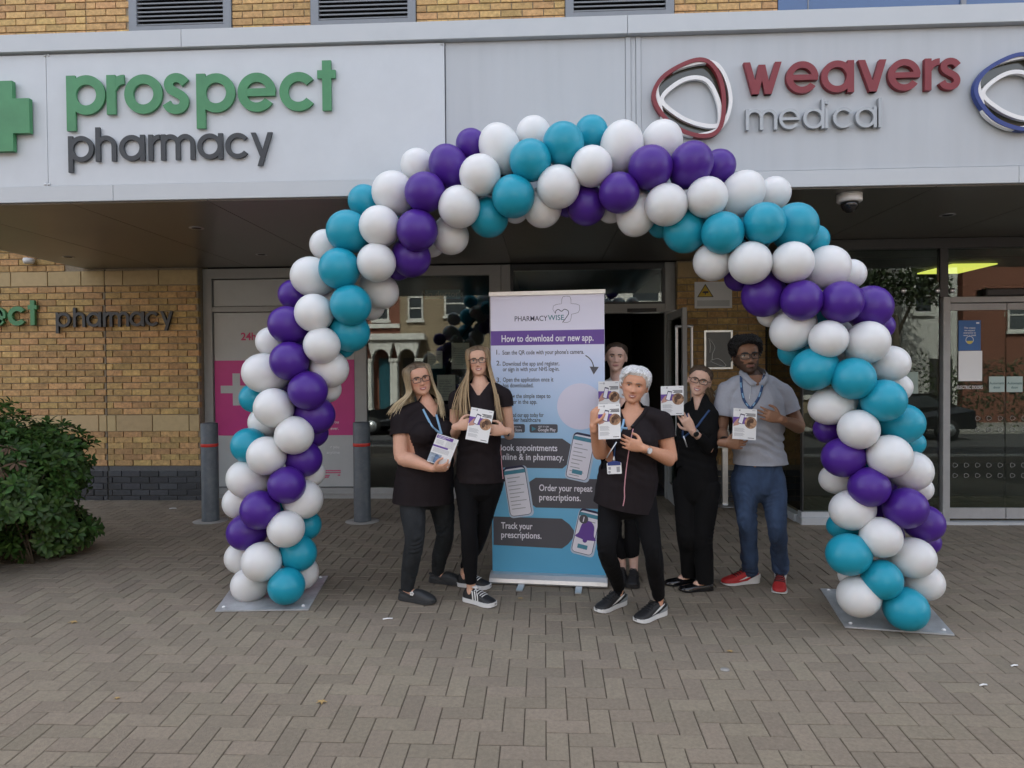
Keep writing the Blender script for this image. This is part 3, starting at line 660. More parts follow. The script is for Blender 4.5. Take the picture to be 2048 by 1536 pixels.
loop_logo(1381, 202, 1.02, M['red'], 'red and white emblem of interlaced loops left of the red lettering')
loop_logo(2019, 190, 1.02, M['blue'], 'blue and white emblem of interlaced loops cut by the right edge')

# ---------------------------------------------------------------- balloon arch
BAL = []   # px, py, rx, ry, colour, layer
def B(s):
    for l in s.strip().split('\n'):
        q = l.split(); BAL.append((float(q[0]), float(q[1]), float(q[2]), float(q[3]), q[4], float(q[5])))
B('''573 1172 37 36.6 t 0
498 1170 38 33 w 1
523 1123.6 40 39 w 0
597 1107 36 36 t 1
603 1145.5 34 34 w 2
481.5 1115 32 32 w 2
493 1064 41 35 p 1
520 1020 39 39 p 0
572 1058 36.7 36.7 w 0
612 1050 30 30 t 2
606.8 999 40 37 w 1
565 1014 28 28 t 3
478.6 1005 33 33 w 2
494 958 42 37 w 1
573.6 970 37 37 p 0
533 911.5 40 37 w 0
608 918 37 34 p 1
622 945 28 28 w 2
497.6 891 36 34 t 1
588.5 870.5 38 38 w 0
628 866 28 28 p 2
630 830 41 36 p 1
528 844.5 31 31 w 2
548 870 28 28 w 3
547.4 815.5 41 37 w 0
508 796 28 30 t 2
615.8 781 38.5 38.5 p 0
529 746.5 46 38 w 1
579 722 40 37 p 0
659.7 738 39 35 w 1
655 778 27 27 w 2
644 690.5 36.5 35.5 w 0
574 770 30 30 t 3
541 683.5 28 30 w 2
576 650.5 41 36 p .4
700.7 665 40 36 t 1
685 690 26 26 t 2
628 626 38 38 w 0
701.7 610 39 41 t 0
586 589 28 30 p 2
623 553.5 43 38 w 1
679 537.5 42 39.5 t 0
760 581 39 34 w 2
742 614 26 26 w 3
753 525 37 39 w 0
822.6 516 37 39 p 1
797 533 27 27 p 2
651 490 31 31 w 2
694.7 462.6 43 40 t .5
759 452 40 40 w 0
834.5 460.5 39 42 p 0
901.7 473 36 35 w 1.4
863 488 26 26 w 3
729 402 32 33 t 2
785.5 384.5 41 42 w 1
849.8 384.8 39 41 p 0
918.4 414 39 43.5 w 0
978 436 36 40 t 1
834 330 33 32 w 2
897 332 37 44.6 p 1
942 288 30 31 p 2
960 350.5 39 43 w 0
999.5 295 39 50 w 1
1067 267 34 35 w 2
1060.7 320.6 39.5 43.5 t 0
1026.7 393 40 44 t 0
1126.6 288 39.5 45 t .4
1183 264 33 33 t 2
1116.5 374 41 43.5 w 0
1085 417 36 39 w 1
1031 420 26 26 w 2
1183.5 332.8 39 42.5 w 0
1173 412 38 39 p 1
1136 408 26 26 p 2
1243.6 292 41 52 w 1
1238 385.7 38.5 41.7 p 0
1221 420 26 26 w 2
1324 283 39 45 w 1.6
1300.8 335 43 45 p 0
1272.5 429 37 46 w 1
1332.6 409.6 41 43 w 0
1382 328.6 41 48.6 p .3
1438 332 33 34 p 2
1413.8 394.8 40 42 w 0
1485 387 40 50 w 1
1548 386.5 33 34 w 2
1370 462.7 41.6 44 t 1
1322 450 26 26 t 2
1445.3 465.8 42 42 t 0
1528.5 446.5 41.7 41.7 t 0
1590.6 451 44 47 t 1
1629 479 29 30 t 2
1425 523.7 38 38 w 1
1500.4 526 44 41 w 0
1585 525 42.5 41.5 w 0
1656 535 44 45 w 1
1702 548 29 31 w 2
1476 555 27 27 p 2
1527 591 45 41 p 1
1603 600.5 42 40 p 0
1683 604 44 41 p 0
1741 614 44 43 p 1
1763 652 25 27 p 2
1540 628 26 26 w 2
1585 659 49 39 w 1
1657 678 40.5 36 w 0
1734 685 49 40 w .3
1782 727.5 37 37 w 1
1796 775 27 29 w 2
1585 704 30 27 t 2
1628 738 50 40 t .5
1707 757 45.5 40.5 t 0
1767.6 801 48 40 t 0
1662.8 810.8 49 36 w 1
1805 847 46 38 t 1
1824 886 26 26 t 2
1717 859 43 38 w 0
1656 859 29 28 p 2
1686.5 915 47 37 p .5
1779 912.7 48 41 w 0
1823.6 941.7 43 39 w 1
1840 978 26 26 w 2
1674 957.5 37 29 w 2
1738 974 44 38 p 0
1703.5 1020 50 37 w .5
1811.5 1016 49 38 p 0
1850.5 1047 40 35 p 1
1856 1084 26 25 p 2
1688 1052 37 25 t 2
1762 1074.5 44 39 w 0
1825 1115.5 50 38 w .4
1697 1108.7 50 39 t 0
1763.6 1159 42 40 t 0
1850.4 1165 41 34 w 1
1717 1192.5 46 39.6 w .2
1703 1150 28 25 w 2.4
1812 1217.7 49.7 40.6 t 0''')
SPX = spline([(556, 1185), (548, 1100), (545, 1000), (556, 900), (585, 800), (612, 720), (645, 640), (690, 555), (750, 480), (810, 430), (875, 390), (965, 362), (1080, 342), (1180, 340), (1290, 362), (1400, 412), (1480, 468), (1560, 535), (1640, 612), (1688, 690), (1722, 770), (1742, 850), (1755, 930), (1768, 1010), (1775, 1090), (1782, 1190)], 4)
def arch_y(px): return 4.66+(4.36-4.66)*min(max((px-556)/(1782-556), 0), 1)
M['bal_w'] = mat('white_latex', (.70, .705, .70), .3, nz=.0, bump=.06, bscale=40, sub=.12, spec=.4)
M['bal_t'] = mat('teal_latex', (.012, .30, .42), .34, bump=.05, bscale=40, spec=.4)
M['bal_p'] = mat('purple_latex', (.062, .016, .235), .34, bump=.05, bscale=40, spec=.4)
def balloon_mesh(m):
    prof = []
    for i in range(17):
        t = math.pi*i/16; r = math.sin(t); h = math.cos(t)
        if h < 0: h *= 1.16; r *= (1-.10*h*h)
        prof.append((max(r, .0004), h))
    prof = [(.05, -1.20), (.012, -1.17)] + prof[::-1][1:]
    b = MB(); b.lathe(prof, (0, 0, 0), 28); me = bpy.data.meshes.new('balloon'); me.from_pydata([tuple(p) for p in b.v], [], b.f); me.materials.append(m)
    me.polygons.foreach_set('use_smooth', [True]*len(me.polygons)); return me
BM = {k: balloon_mesh(M['bal_'+k]) for k in 'wtp'}
arch = empty('balloon_arch', (.15, 4.5, 0), 'arch of white, teal and purple balloons standing on two metal base plates', 'balloon arch')
spw = [at(p[0], p[1], arch_y(p[0])) for p in SPX]
OFF = lambda l: -.165+.135*l if l <= 1 else -.03+.125*(l-1)
PLACED = []
CN = {'w': 'white balloon', 't': 'teal balloon', 'p': 'purple balloon'}
def put_balloon(c, r, axis, el, k):
    o = link('balloon', BM[k], c, arch, scale=(r, r, r*el), rot=axis.to_track_quat('Z', 'Y').to_euler()); o['label'] = CN[k]; PLACED.append((Vector(c), r, k))
for px, py, rx, ry, k, l in BAL:
    i = min(range(len(SPX)), key=lambda j: (SPX[j][0]-px)**2+(SPX[j][1]-py)**2)
    Y = arch_y(px)+OFF(l); c = at(px, py, Y); d = (c-CP).dot(CF)
    q = (c-CP).normalized(); cs = q.dot(CF)
    rr = (rx+ry)/2*d/FPX*math.sqrt(cs)*1.04
    ax = c-spw[i]
    if ax.length < .02: ax = Vector((0, -1, 0))
    ax.normalize(); el = 1.0
    fl = math.sqrt(max(0, 1-ax.dot(q)**2))
    if max(rx, ry)/min(rx, ry) > 1.12: el = min(1+(max(rx, ry)/min(rx, ry)*cs-1)*.9*fl, 1.22)
    put_balloon(c, rr/(1+(el-1)*.5), ax, max(el, 1.0), k)
# the far side of the arch, hidden from the photograph: the same spiral seen from behind
for px, py, rx, ry, k, l in BAL:
    if l > .6 or rnd.random() < .3: continue
    i = min(range(len(SPX)), key=lambda j: (SPX[j][0]-px)**2+(SPX[j][1]-py)**2)
    Y = arch_y(px); bx = .75*SPX[i][0]+.25*px; by = .75*SPX[i][1]+.25*py
    c = at(bx, by, Y+.17)
    if any((c-p).length < .12 for p, r_, k_ in PLACED): continue
    ax = (c-spw[i]).normalized(); put_balloon(c, .112, ax, 1.0, {'w': 'p', 't': 'w', 'p': 't'}[k] if rnd.random() < .4 else k)
b = MB(); P = [tuple(p) for p in spw]; P[0] = (P[0][0], P[0][1], .01); P[-1] = (P[-1][0], P[-1][1], gz(4.36)+.01)
b.tube(P, .012, 8); b.build('pole', M['black'], arch)
M['plate'] = mat('galvanised_plate', (.50, .52, .54), .42, metal=.45, nz=.2, nscale=9)
def plate(cs):
    v = [(x, y, gz(y)+.004) for x, y in cs] + [(x, y, gz(y)+.013) for x, y in cs]
    b = MB(); b.add(v, [(3,2,1,0),(4,5,6,7),(0,1,5,4),(1,2,6,5),(2,3,7,6),(3,0,4,7)]); pl = b.build('base_plate', M['plate'], arch)
    cx = sum(c[0] for c in cs)/4; cy = sum(c[1] for c in cs)/4
    for x, y in cs:
        x, y = x+(cx-x)*.14, y+(cy-y)*.14; b = MB(); b.lathe([(.011, 0), (.012, .006), (.007, .011), (.0005, .012)], (x, y, gz(y)+.013), 10); b.build('bolt', M['paper'], pl)
def gpt(px, py):
    z = 0
    for _ in range(40):
        d = CF + CR*((px-1024)/FPX) + CU*((768-py)/FPX); p = CP + d*((z-CAMH)/d.z); z = gz(p.y)
    return p
plate([tuple(gpt(430, 1225).xy), tuple(gpt(617, 1222).xy), tuple(gpt(656, 1155).xy), tuple(gpt(478, 1157).xy)])
plate([tuple(gpt(1690, 1257).xy), tuple(gpt(1909, 1273).xy), tuple(gpt(1838, 1192).xy), tuple(gpt(1641, 1180).xy)])

# ---------------------------------------------------------------- pull-up banner
TL, TR = at(980.5, 587, 5.02), at(1208.5, 581, 4.93); BL, BR = gpt(984, 1158), gpt(1210, 1165)
bw = (TR-TL).length; bo = Vector((BL.x, BL.y, .075)); ux = (Vector((TR.x, TR.y, 0))-Vector((TL.x, TL.y, 0))).normalized()
bx0 = Vector((TL.x, TL.y, 0)); BH = TL.z
bn = empty('pull_up_banner', (TL.x+.4, 5.0, 0), 'pull-up banner telling people how to download the pharmacy app', 'banner')
bf = frame((TL.x, TL.y, 0), ux, (0, 0, 1))
W = bw; s = W/228.0                       # metres per photo pixel on the banner
zt = TL.z; 
Zp = lambda py: zt-(py-587)*s            # photo row -> height on the banner
Xp = lambda px: (px-980.5)*s
m = mat('banner_print', (.5, .5, .6), .5); t = m.node_tree; N = t.nodes; L_ = t.links
tc = N.new('ShaderNodeTexCoord'); sp = N.new('ShaderNodeSeparateXYZ'); cr_ = N.new('ShaderNodeValToRGB'); L_.new(tc.outputs['Generated'], sp.inputs[0]); L_.new(sp.outputs[2], cr_.inputs[0]); L_.new(cr_.outputs[0], N['Principled BSDF'].inputs['Base Color'])
e = cr_.color_ramp.elements; e[0].position = 0; e[0].color = (.10, .40, .64, 1); e[1].position = 1; e[1].color = (.80, .79, .93, 1)
for p_, c_ in ((.12, (.11, .42, .66)), (.30, (.19, .53, .78)), (.50, (.41, .65, .88)), (.75, (.63, .72, .93)), (.86, (.80, .79, .93))):
    q = e.new(p_); q.color = c_+(1,)
bb = MB(); bb.prism([(0, .07), (W, .07), (W, zt-.012), (0, zt-.012)], bf, -.0015, 0); sheet = bb.build('banner_sheet', m, bn)
M['lilac'] = mat('lilac_print', (.74, .73, .86), .5); M['purple_print'] = mat('purple_print', (.14, .065, .33), .5); M['slate'] = mat('slate_print', (.085, .085, .10), .5)
M['navy'] = mat('navy_print', (.03, .03, .075), .5); M['tealprint'] = mat('teal_print', (.05, .22, .26), .5); M['bluebtn'] = mat('blue_print', (.07, .27, .36), .5)
M['lightprint'] = mat('white_print', (.82, .81, .88), .5); M['phoneedge'] = mat('phone_edge_print', (.50, .60, .72), .5)
def poly(name, P, d, mm, d0=None):
    b = MB(); b.prism([(Xp(x), Zp(y)) for x, y in P], bf, d-.0006 if d0 is None else d0, d); return b.build(name, mm, bn)
poly('heading_band', [(981, 692), (1208, 692), (1208, 663), (981, 663)], .001, M['purple_print'])
q = MB(); q.text('PHARMACY', bf, Xp(1030), Zp(644), .052, .001, .004, w=Xp(1096)-Xp(1030)); q.build('logo_lettering', M['navy'], bn)
q = MB(); q.text('WISE', bf, Xp(1097), Zp(643), .052, .001, .008, w=Xp(1129)-Xp(1097)); q.build('logo_lettering', M['tealprint'], bn)
def pen(P, wd, d, closed=False, b=None, sc_=None):
    P = [np.array((Xp(p[0]), Zp(p[1]))) for p in P]; o, i = [], []
    for j in range(len(P)):
        a_ = P[j-1] if (closed or j) else P[j]; c_ = P[(j+1) % len(P)] if (closed or j < len(P)-1) else P[j]
        t_ = c_-a_; t_ = t_/max(np.linalg.norm(t_), 1e-9); n_ = np.array((-t_[1], t_[0])); o.append(tuple(P[j]+n_*wd/2)); i.append(tuple(P[j]-n_*wd/2))
    b.strip(o, i, bf, d-.0005, d, closed=closed)
q = MB(); pen([(1112, 630), (1107, 622), (1108, 615), (1114, 612), (1124, 611), (1125, 602), (1127, 597), (1134, 596), (1141, 597), (1143, 603), (1143, 611), (1153, 612), (1160, 615), (1160, 624), (1157, 629), (1150, 631), (1144, 632), (1143, 640), (1141, 646), (1136, 648), (1128, 648)], .0022, .001, False, q)
pen(spline([(1112, 630), (1113, 625), (1118, 622), (1124, 626), (1130, 622), (1137, 625), (1138, 631), (1133, 639), (1126, 648)], 4), .005, .0014, False, q); q.build('logo_outline', M['navy'], bn)
q = MB(); q.text('How to download our new app.', bf, Xp(1003), Zp(685), .069, .002, .016, w=Xp(1187)-Xp(1003)); q.build('heading', M['lightprint'], bn)
q = MB(); sz = .043
for nmb, y in (('1.', 710), ('2.', 732), ('3.', 766)): q.text(nmb, bf, Xp(992), Zp(y), .048, .001, .012)
for tx, x, y, x1 in (("Scan the QR code with your phone's camera.", 1004.5, 710.5, 1168), ('Download the app and register,', 1005, 733, 1119), ('or sign in with your NHS log-in.', 1005, 744, 1119), ('Open the application once it', 1005, 765, 1107), ('has downloaded.', 1005, 776.5, 1067), ('Follow the simple steps to', 1005, 798, 1101), ('register in the app.', 1005, 809.5, 1074), ('Download our app today for', 1001, 836, 1087), ('simpler healthcare', 1009, 846, 1081)):
    q.text(tx, bf, Xp(x), Zp(y), sz, .001, .014, w=Xp(x1)-Xp(x))
q.build('instructions', M['slate'], bn)
q = MB(); pen(spline([(1171, 714), (1178, 719), (1184, 727), (1188, 740)], 4), .007, .0012, False, q); q.prism([(Xp(1179), Zp(736)), (Xp(1187), Zp(752)), (Xp(1197), Zp(737))], bf, .0003, .0015); q.build('arrow', M['slate'], bn)
q = MB(); q.prism([(Xp(1160)+.165*math.cos(a_), Zp(815)+.165*math.sin(a_)) for a_ in np.linspace(0, 2*math.pi, 40)[:-1] if Xp(1160)+.165*math.cos(a_) < W], bf, .0003, .001); q.build('white_disc', M['lilac'], bn)
for x0, x1 in ((1012, 1049), (1058.5, 1115)):
    q = MB(); q.prism(rrect(Xp(x0), Xp(x1), Zp(867.5), Zp(850.5), .012), bf, .0003, .001); q.build('store_badge', M['slate'], bn)
q = MB(); q.text('App Store', bf, Xp(1017), Zp(865), .03, .0016, .012, w=Xp(1043)-Xp(1017)); q.text('Download on the', bf, Xp(1020), Zp(857), .014, .0016, .01, w=.075); q.text('Google Play', bf, Xp(1075.5), Zp(864.5), .032, .0016, .014, w=Xp(1111)-Xp(1075.5)); q.text('GET IT ON', bf, Xp(1076), Zp(857), .016, .0016, .012)
q.build('badge_lettering', M['lightprint'], bn)
q = MB(); q.prism([(Xp(1063), Zp(855)), (Xp(1063), Zp(864.5)), (Xp(1072), Zp(860))], bf, .001, .0016); q.build('play_mark', M['bluebtn'], bn)
poly('slate_arrow', [(981, 938.5), (1124, 938.5), (1138, 927), (1147, 910), (1147, 900), (1140, 890), (1124, 879), (981, 879)], .001, M['slate'])
poly('slate_arrow', [(1208.5, 1018), (1070, 1018), (1057, 1008), (1052, 994), (1052, 976), (1058, 966), (1070, 958), (1208.5, 959)], .001, M['slate'])
poly('slate_arrow', [(983, 1096), (1122, 1099), (1134, 1090), (1146, 1075), (1146, 1062), (1137, 1050), (1122, 1039), (983, 1038)], .001, M['slate'])
for tx, x, y, x1 in (('Book appointments', 995, 904, 1114), ('online & in pharmacy.', 995, 922.5, 1127), ('Order your repeat', 1077, 984, 1183), ('prescriptions.', 1077, 1003, 1160), ('Track your', 999, 1062, 1063), ('prescriptions.', 999, 1080.5, 1081)): 
    q = MB(); q.text(tx, bf, Xp(x), Zp(y), .066, .002, .015, w=Xp(x1)-Xp(x)); q.build('caption', M['lightprint'], bn)
def phone(cx, cy, wd, ht, rot, kind):
    ca, sa = math.cos(rot), math.sin(rot)
    ff = lambda x, z, d=0.0: bf(cx+x*ca-z*sa, cz+x*sa+z*ca, d)
    cz = cy
    def pc(P, d, nm, mm):
        P = [p for p in P]; b = MB(); b.prism(P, ff, d-.0006, d); b.build(nm, mm, bn)
    pc(rrect(-wd/2-.006, wd/2+.014, -ht/2-.012, ht/2-.004, .03), .0017, 'phone_side', M['phoneedge'])
    pc(rrect(-wd/2, wd/2, -ht/2, ht/2, .03), .0024, 'phone_rim', M['navy'])
    pc(rrect(-wd/2+.004, wd/2-.004, -ht/2+.004, ht/2-.016, .024), .0031, 'phone_screen', M['lightprint'])
    pc([(-wd/2+.004, ht/2-.055), (wd/2-.004, ht/2-.055), (wd/2-.004, ht/2-.028), (-wd/2+.004, ht/2-.028)], .0037, 'screen_bar', M['bluebtn'])
    b = MB()
    for i in range(9):
        z = ht/2-.085-i*.028
        if kind == 'bell' and z < ht/2-.1: break
        x1_ = -wd/2+.02+wd*(.35+.4*rnd.random()); b.prism([(-wd/2+.02, z), (x1_, z), (x1_, z+.005), (-wd/2+.02, z+.005)], ff, .0031, .0036)
    b.build('screen_text', M['inkgrey'], bn)
    if kind != 'list': pc([(-wd*.25, -ht/2+.035), (wd*.22, -ht/2+.035), (wd*.22, -ht/2+.065), (-wd*.25, -ht/2+.065)], .0037, 'button', M['bluebtn'])
    if kind == 'bell':
        bell = spline([(-.075, -.05), (-.055, -.02), (-.045, .04), (-.02, .07), (0, .075), (.02, .07), (.045, .04), (.055, -.02), (.075, -.05), (.03, -.06), (0, -.065), (-.03, -.06)], 3, True)
        pc([(p[0]+.005, p[1]+.005) for p in bell][::-1], .0042, 'bell', M['purple_print'])
        pc(circ(.005, -.062, .016, 12), .0047, 'bell_clapper', M['purple_print'])
        pc(circ(-.035, .085, .032, 20), .005, 'count_disc', M['slate'])
        b = MB(); b.text('1', ff, -.035, .067, .05, .0056, .02, 'CENTER'); b.build('count', M['lightprint'], bn)
phone(Xp(1160), Zp(914), .155, .33, -.20, 'form'); phone(Xp(1033), Zp(985), .16, .36, .15, 'list'); phone(Xp(1170), Zp(1064), .15, .32, -.22, 'bell')
b = MB(); f3 = lambda x, z, d=0.0: bf(x, z, d)
b.prism([(-.008, zt-.02), (W+.008, zt-.02), (W+.008, zt+.008), (-.008, zt+.008)], bf, -.012, .012); b.build('top_rail', M['alu'], bn)
b = MB(); prof = [(-.07, .012), (-.075, .03), (-.055, .068), (-.01, .085), (.035, .075), (.07, .05), (.078, .025), (.07, .012)]
n = len(prof); v = [bf(-.012, z, d) for d, z in prof]+[bf(W+.012, z, d) for d, z in prof]
b.add(v, [tuple(range(n))[::-1], tuple(range(n, 2*n))]+[(i, (i+1) % n, n+(i+1) % n, n+i) for i in range(n)]); b.build('base_cassette', M['alu'], bn)
for px in (1043, 1157):
    x = Xp(px); b = MB(); v = []
    for d, z in ((-.02, .004), (.20, .004), (.20, .014), (.08, .02), (-.02, .02)): v += [bf(x-.022, z, d), bf(x+.022, z, d)]
    b.add(v, [(0,2,3,1),(2,4,5,3),(4,6,7,5),(6,8,9,7),(8,0,1,9),(0,8,6,4,2),(1,3,5,7,9)]); b.build('foot', M['alu'], bn)
b = MB(); b.tube([bf(W/2, .05, -.03), bf(W/2, zt-.01, -.03)], .011, 8); b.build('support_pole', M['alu'], bn)

# ---------------------------------------------------------------- bollards, camera, notices, stand
def bollard(px, py, label):
    p = gpt(px, py); y = 6.9; z0 = gz(y); b = MB(); h = 1.0
    b.lathe([(.088, 0), (.084, .02), (.084, h-.012), (.078, h), (.0005, h+.006)], (p.x, y, z0), 24); r = empty('bollard', (p.x, y, z0), label, 'bollard', 'bollards in front of the shop'); b.build('post', M['bollard'], r)
    b = MB(); b.lathe([(.085, .76), (.0862, .762), (.0862, .79), (.085, .792)], (p.x, y, z0), 24); b.build('red_band', M['redband'], r)
    b = MB(); b.lathe([(.17, 0), (.17, .004), (.09, .008)], (p.x, y, z0), 20); b.build('concrete_collar', M['concrete'], r)
bollard(406.5, 1049, 'grey bollard with a red band at the brick wall corner'); bollard(715.5, 1051, 'grey bollard with a red band between the balloon column and the blonde woman')
d = CF + CR*((1699-1024)/FPX) + CU*((768-388)/FPX); p = CP + d*((2.775-CAMH)/d.z)
cc = empty('security_camera', (p.x, p.y, 2.6), 'white dome security camera fixed under the canopy', 'camera')
b = MB(); b.lathe([(.085, 0), (.085, -.05), (.078, -.058), (.0005, -.06)], (p.x, p.y, 2.774), 24); b.build('housing', M['white'], cc)
b = MB(); b.lathe([(.06, -.055), (.058, -.085), (.045, -.112), (.022, -.128), (.0005, -.132)], (p.x, p.y, 2.774), 24); b.build('dome', mat('smoked_dome', (.01, .01, .012), .08, spec=.8), cc)
r, f, a, c = notice('camera_warning_sign', 1389, 564, 1464, 616, WY-.018, 'white surveillance warning sign with a yellow triangle on the brick pier', M['paper'], cat='sign', th=.004)
u = (c.x-a.x)/75
tri = [(a.x+u*5, a.z-u*31), (a.x+u*38, a.z-u*31), (a.x+u*21.5, a.z-u*4)]
b = MB(); b.prism(tri, f, .004, .005); b.build('triangle_border', M['black'], r)
cx, cz = sum(p_[0] for p_ in tri)/3, sum(p_[1] for p_ in tri)/3
b = MB(); b.prism([(cx+(x-cx)*.84, cz+(z-cz)*.84) for x, z in tri], f, .005, .006); b.build('triangle', mat('yellow_sign', (.62, .42, .02), .5), r)
b = MB(); b.prism([(cx-u*7, cz+u*1), (cx-u*3, cz-u*1), (cx+u*6, cz-u*1), (cx+u*6, cz+u*3), (cx-u*3, cz+u*3)], f, .006, .007); b.prism([(cx-u*1, cz-u*4), (cx+u*1, cz-u*4), (cx+u*1, cz-u*1), (cx-u*1, cz-u*1)], f, .006, .0069); b.build('camera_pictogram', M['black'], r)
b = MB(); b.prism([(a.x+u*5, c.z+u*4), (c.x-u*5, c.z+u*4), (c.x-u*5, c.z+u*16), (a.x+u*5, c.z+u*16)], f, .004, .005); b.build('text_panel', mat('grey_panel_print', (.55, .57, .57), .6), r)
a, c = at(1408, 661, WY-.02), at(1465, 738, WY-.02); f = wallframe(WY-.015)
r = empty('wall_frame', ((a.x+c.x)/2, WY-.015, c.z), 'silver snap frame with crumpled plastic over a grey sheet on the brick pier', 'notice frame')
b = MB(); o1 = [(a.x, c.z), (c.x, c.z), (c.x, a.z), (a.x, a.z)]; g = .02; b.strip(o1, [(a.x+g, c.z+g), (c.x-g, c.z+g), (c.x-g, a.z-g), (a.x+g, a.z-g)], f, 0, .02); b.build('border', M['alu'], r)
b = MB(); b.prism([(a.x+g, c.z+g), (c.x-g, c.z+g), (c.x-g, a.z-g), (a.x+g, a.z-g)], f, 0, .006); b.build('sheet', mat('dark_grey_sheet', (.13, .14, .145), .35, bump=.6, bscale=14), r)
b = MB(); X_ = lambda q: a.x+(c.x-a.x)*q; Z_ = lambda q: c.z+(a.z-c.z)*q
for P in ([(.15, .8), (.3, .68), (.38, .55), (.3, .4), (.28, .25)], [(.2, .22), (.5, .27), (.75, .12), (.7, .07), (.4, .14), (.2, .22)], [(.18, .78), (.22, .6), (.2, .42)]):
    b.tube([f(X_(x), Z_(z), .009) for x, z in spline(P, 4)], .0035, 6)
b.build('plastic_crease', M['alu'], r)
sy = 7.72; p = at(1446, 900, sy)
st = empty('sanitiser_stand', (p.x, sy, gz(sy)), 'steel hand sanitiser stand with a pale dispenser behind the tall man', 'stand')
b = MB(); b.lathe([(.17, 0), (.17, .008), (.05, .014)], (p.x+.02, sy, gz(sy)), 24); b.build('base', M['steel'], st)
b = MB(); b.box(p.x-.012, p.x+.045, sy-.03, sy+.03, gz(sy)+.014, .72); b.build('post', M['steel'], st)
b = MB(); f = wallframe(sy); a, c = at(1425, 820, sy), at(1475, 895, sy); b.prism([(a.x+.05, a.z), (c.x-.05, a.z), (c.x, c.z), (a.x, c.z)], f, -.06, .05); b.build('drip_tray', mat('cream_plastic', (.55, .52, .45), .5), st)
b = MB(); b.prism(rrect(p.x-.09, p.x+.11, 1.05, 1.33, .07), f, -.05, .06); b.build('dispenser', mat('pale_plastic', (.62, .62, .60), .35), st)
b = MB(); b.lathe([(.05, 0), (.06, .03), (.055, .06), (.0005, .062)], (at(60, 524, WY-.06).x, WY-.08, at(60, 524, WY).z-.03), 16); tag(b.build('wall_lamp', M['white']), 'small white lamp on the bricks above the canopy end', 'lamp')

# ---------------------------------------------------------------- shrub bed
bd = []
ys = [4.05, 4.35, 4.7, 5.2, 5.7, 6.2, 6.45]; xr = [-4.45, -4.46, -4.5, -4.62, -4.75, -4.92, -5.0]
b = MB(); v = []
for y, x in zip(ys, xr): v += [(-9.5, y, gz(y)+.02), (x-.25, y, gz(y)+.035), (x, y, gz(y)+.004)]
fs = []
for i in range(len(ys)-1):
    for k in range(2): fs.append((3*i+k, 3*i+k+1, 3*i+4+k, 3*i+3+k))
b.add(v, fs); tag(b.build('planting_bed', M['soil']), kind='structure')
M['chip'] = mat('wood_chip', (.38, .25, .12), .85, rand=.45, nz=.2, nscale=40)
b = MB()
for i in range(900):
    y = rnd.uniform(4.05, 6.0); xe = np.interp(y, ys, xr); x = xe-abs(rnd.gauss(0, .28))+.05*(rnd.random() < .3); z = gz(y)+.03+rnd.uniform(0, .02) if x < xe-.1 else gz(y)+.012
    l, wd = rnd.uniform(.012, .05), rnd.uniform(.003, .009); a_ = rnd.uniform(0, 6.28); ti = rnd.uniform(-.4, .4); ca, sa = math.cos(a_), math.sin(a_)
    v = [(x+ca*l*p_-sa*wd*q, y+sa*l*p_+ca*wd*q, z+l*p_*ti+dz) for dz in (0, .004) for p_, q in ((-.5, -.5), (.5, -.35), (.5, .5), (-.5, .4))]
    b.add(v, [(3,2,1,0),(4,5,6,7),(0,1,5,4),(1,2,6,5),(2,3,7,6),(3,0,4,7)])
tag(b.build('bark_mulch', M['chip']), kind='stuff', label='pale wood chip mulch along the edge of the shrub bed')
M['leaf'] = mat('shrub_leaf', (.032, .075, .014), .5, rand=.5, nz=.25, nscale=30, spec=.28); M['deadleaf'] = mat('withered_leaf', (.11, .07, .04), .8, rand=.35)
M['stem'] = mat('shrub_stem', (.09, .07, .045), .8)
def leaf(b, o, d, n, L, Wd):
    d = d.normalized(); s_ = d.cross(n).normalized(); n = s_.cross(d)
    pts = []
    for t_, wv, h in ((0, .06, 0), (.3, .8, .05), (.6, 1.0, .06), (.85, .6, .02)):
        q = o+d*(L*t_)+n*(L*h); pts += [q-s_*(Wd*wv*.5)+n*(Wd*.12*wv), q, q+s_*(Wd*wv*.5)+n*(Wd*.12*wv)]
    tip = o+d*L-n*(L*.06); bi = len(pts); pts.append(tip); fs = []
    for i in range(3):
        for k in range(2): fs.append((3*i+k, 3*i+k+1, 3*i+4+k, 3*i+3+k))
    fs += [(9, 10, bi), (10, 11, bi)]; b.add(pts, fs, 0, True)
def whorl_mesh(m, dead=False):
    b = MB(); nl = rnd.randint(5, 8)
    for i in range(nl):
        a_ = 6.28*i/nl+rnd.uniform(-.3, .3); el = rnd.uniform(-.1, .55) if not dead else rnd.uniform(-1.2, .2)
        d_ = Vector((math.cos(a_)*math.cos(el), math.sin(a_)*math.cos(el), math.sin(el))); leaf(b, d_*.008, d_, Vector((0, 0, 1)), rnd.uniform(.055, .085), rnd.uniform(.022, .032)*(1 if not dead else .6))
    me = bpy.data.meshes.new('leaf_whorl'); me.from_pydata([tuple(p_) for p_ in b.v], [], b.f); me.materials.append(m); me.polygons.foreach_set('use_smooth', [True]*len(me.polygons)); return me
WH = [whorl_mesh(M['leaf']) for _ in range(6)]; WD = [whorl_mesh(M['deadleaf'], True) for _ in range(3)]
sh = empty('shrub', (-5.0, 5.2, 0), 'leafy evergreen shrub with a withered brown patch at the left edge', 'shrub')
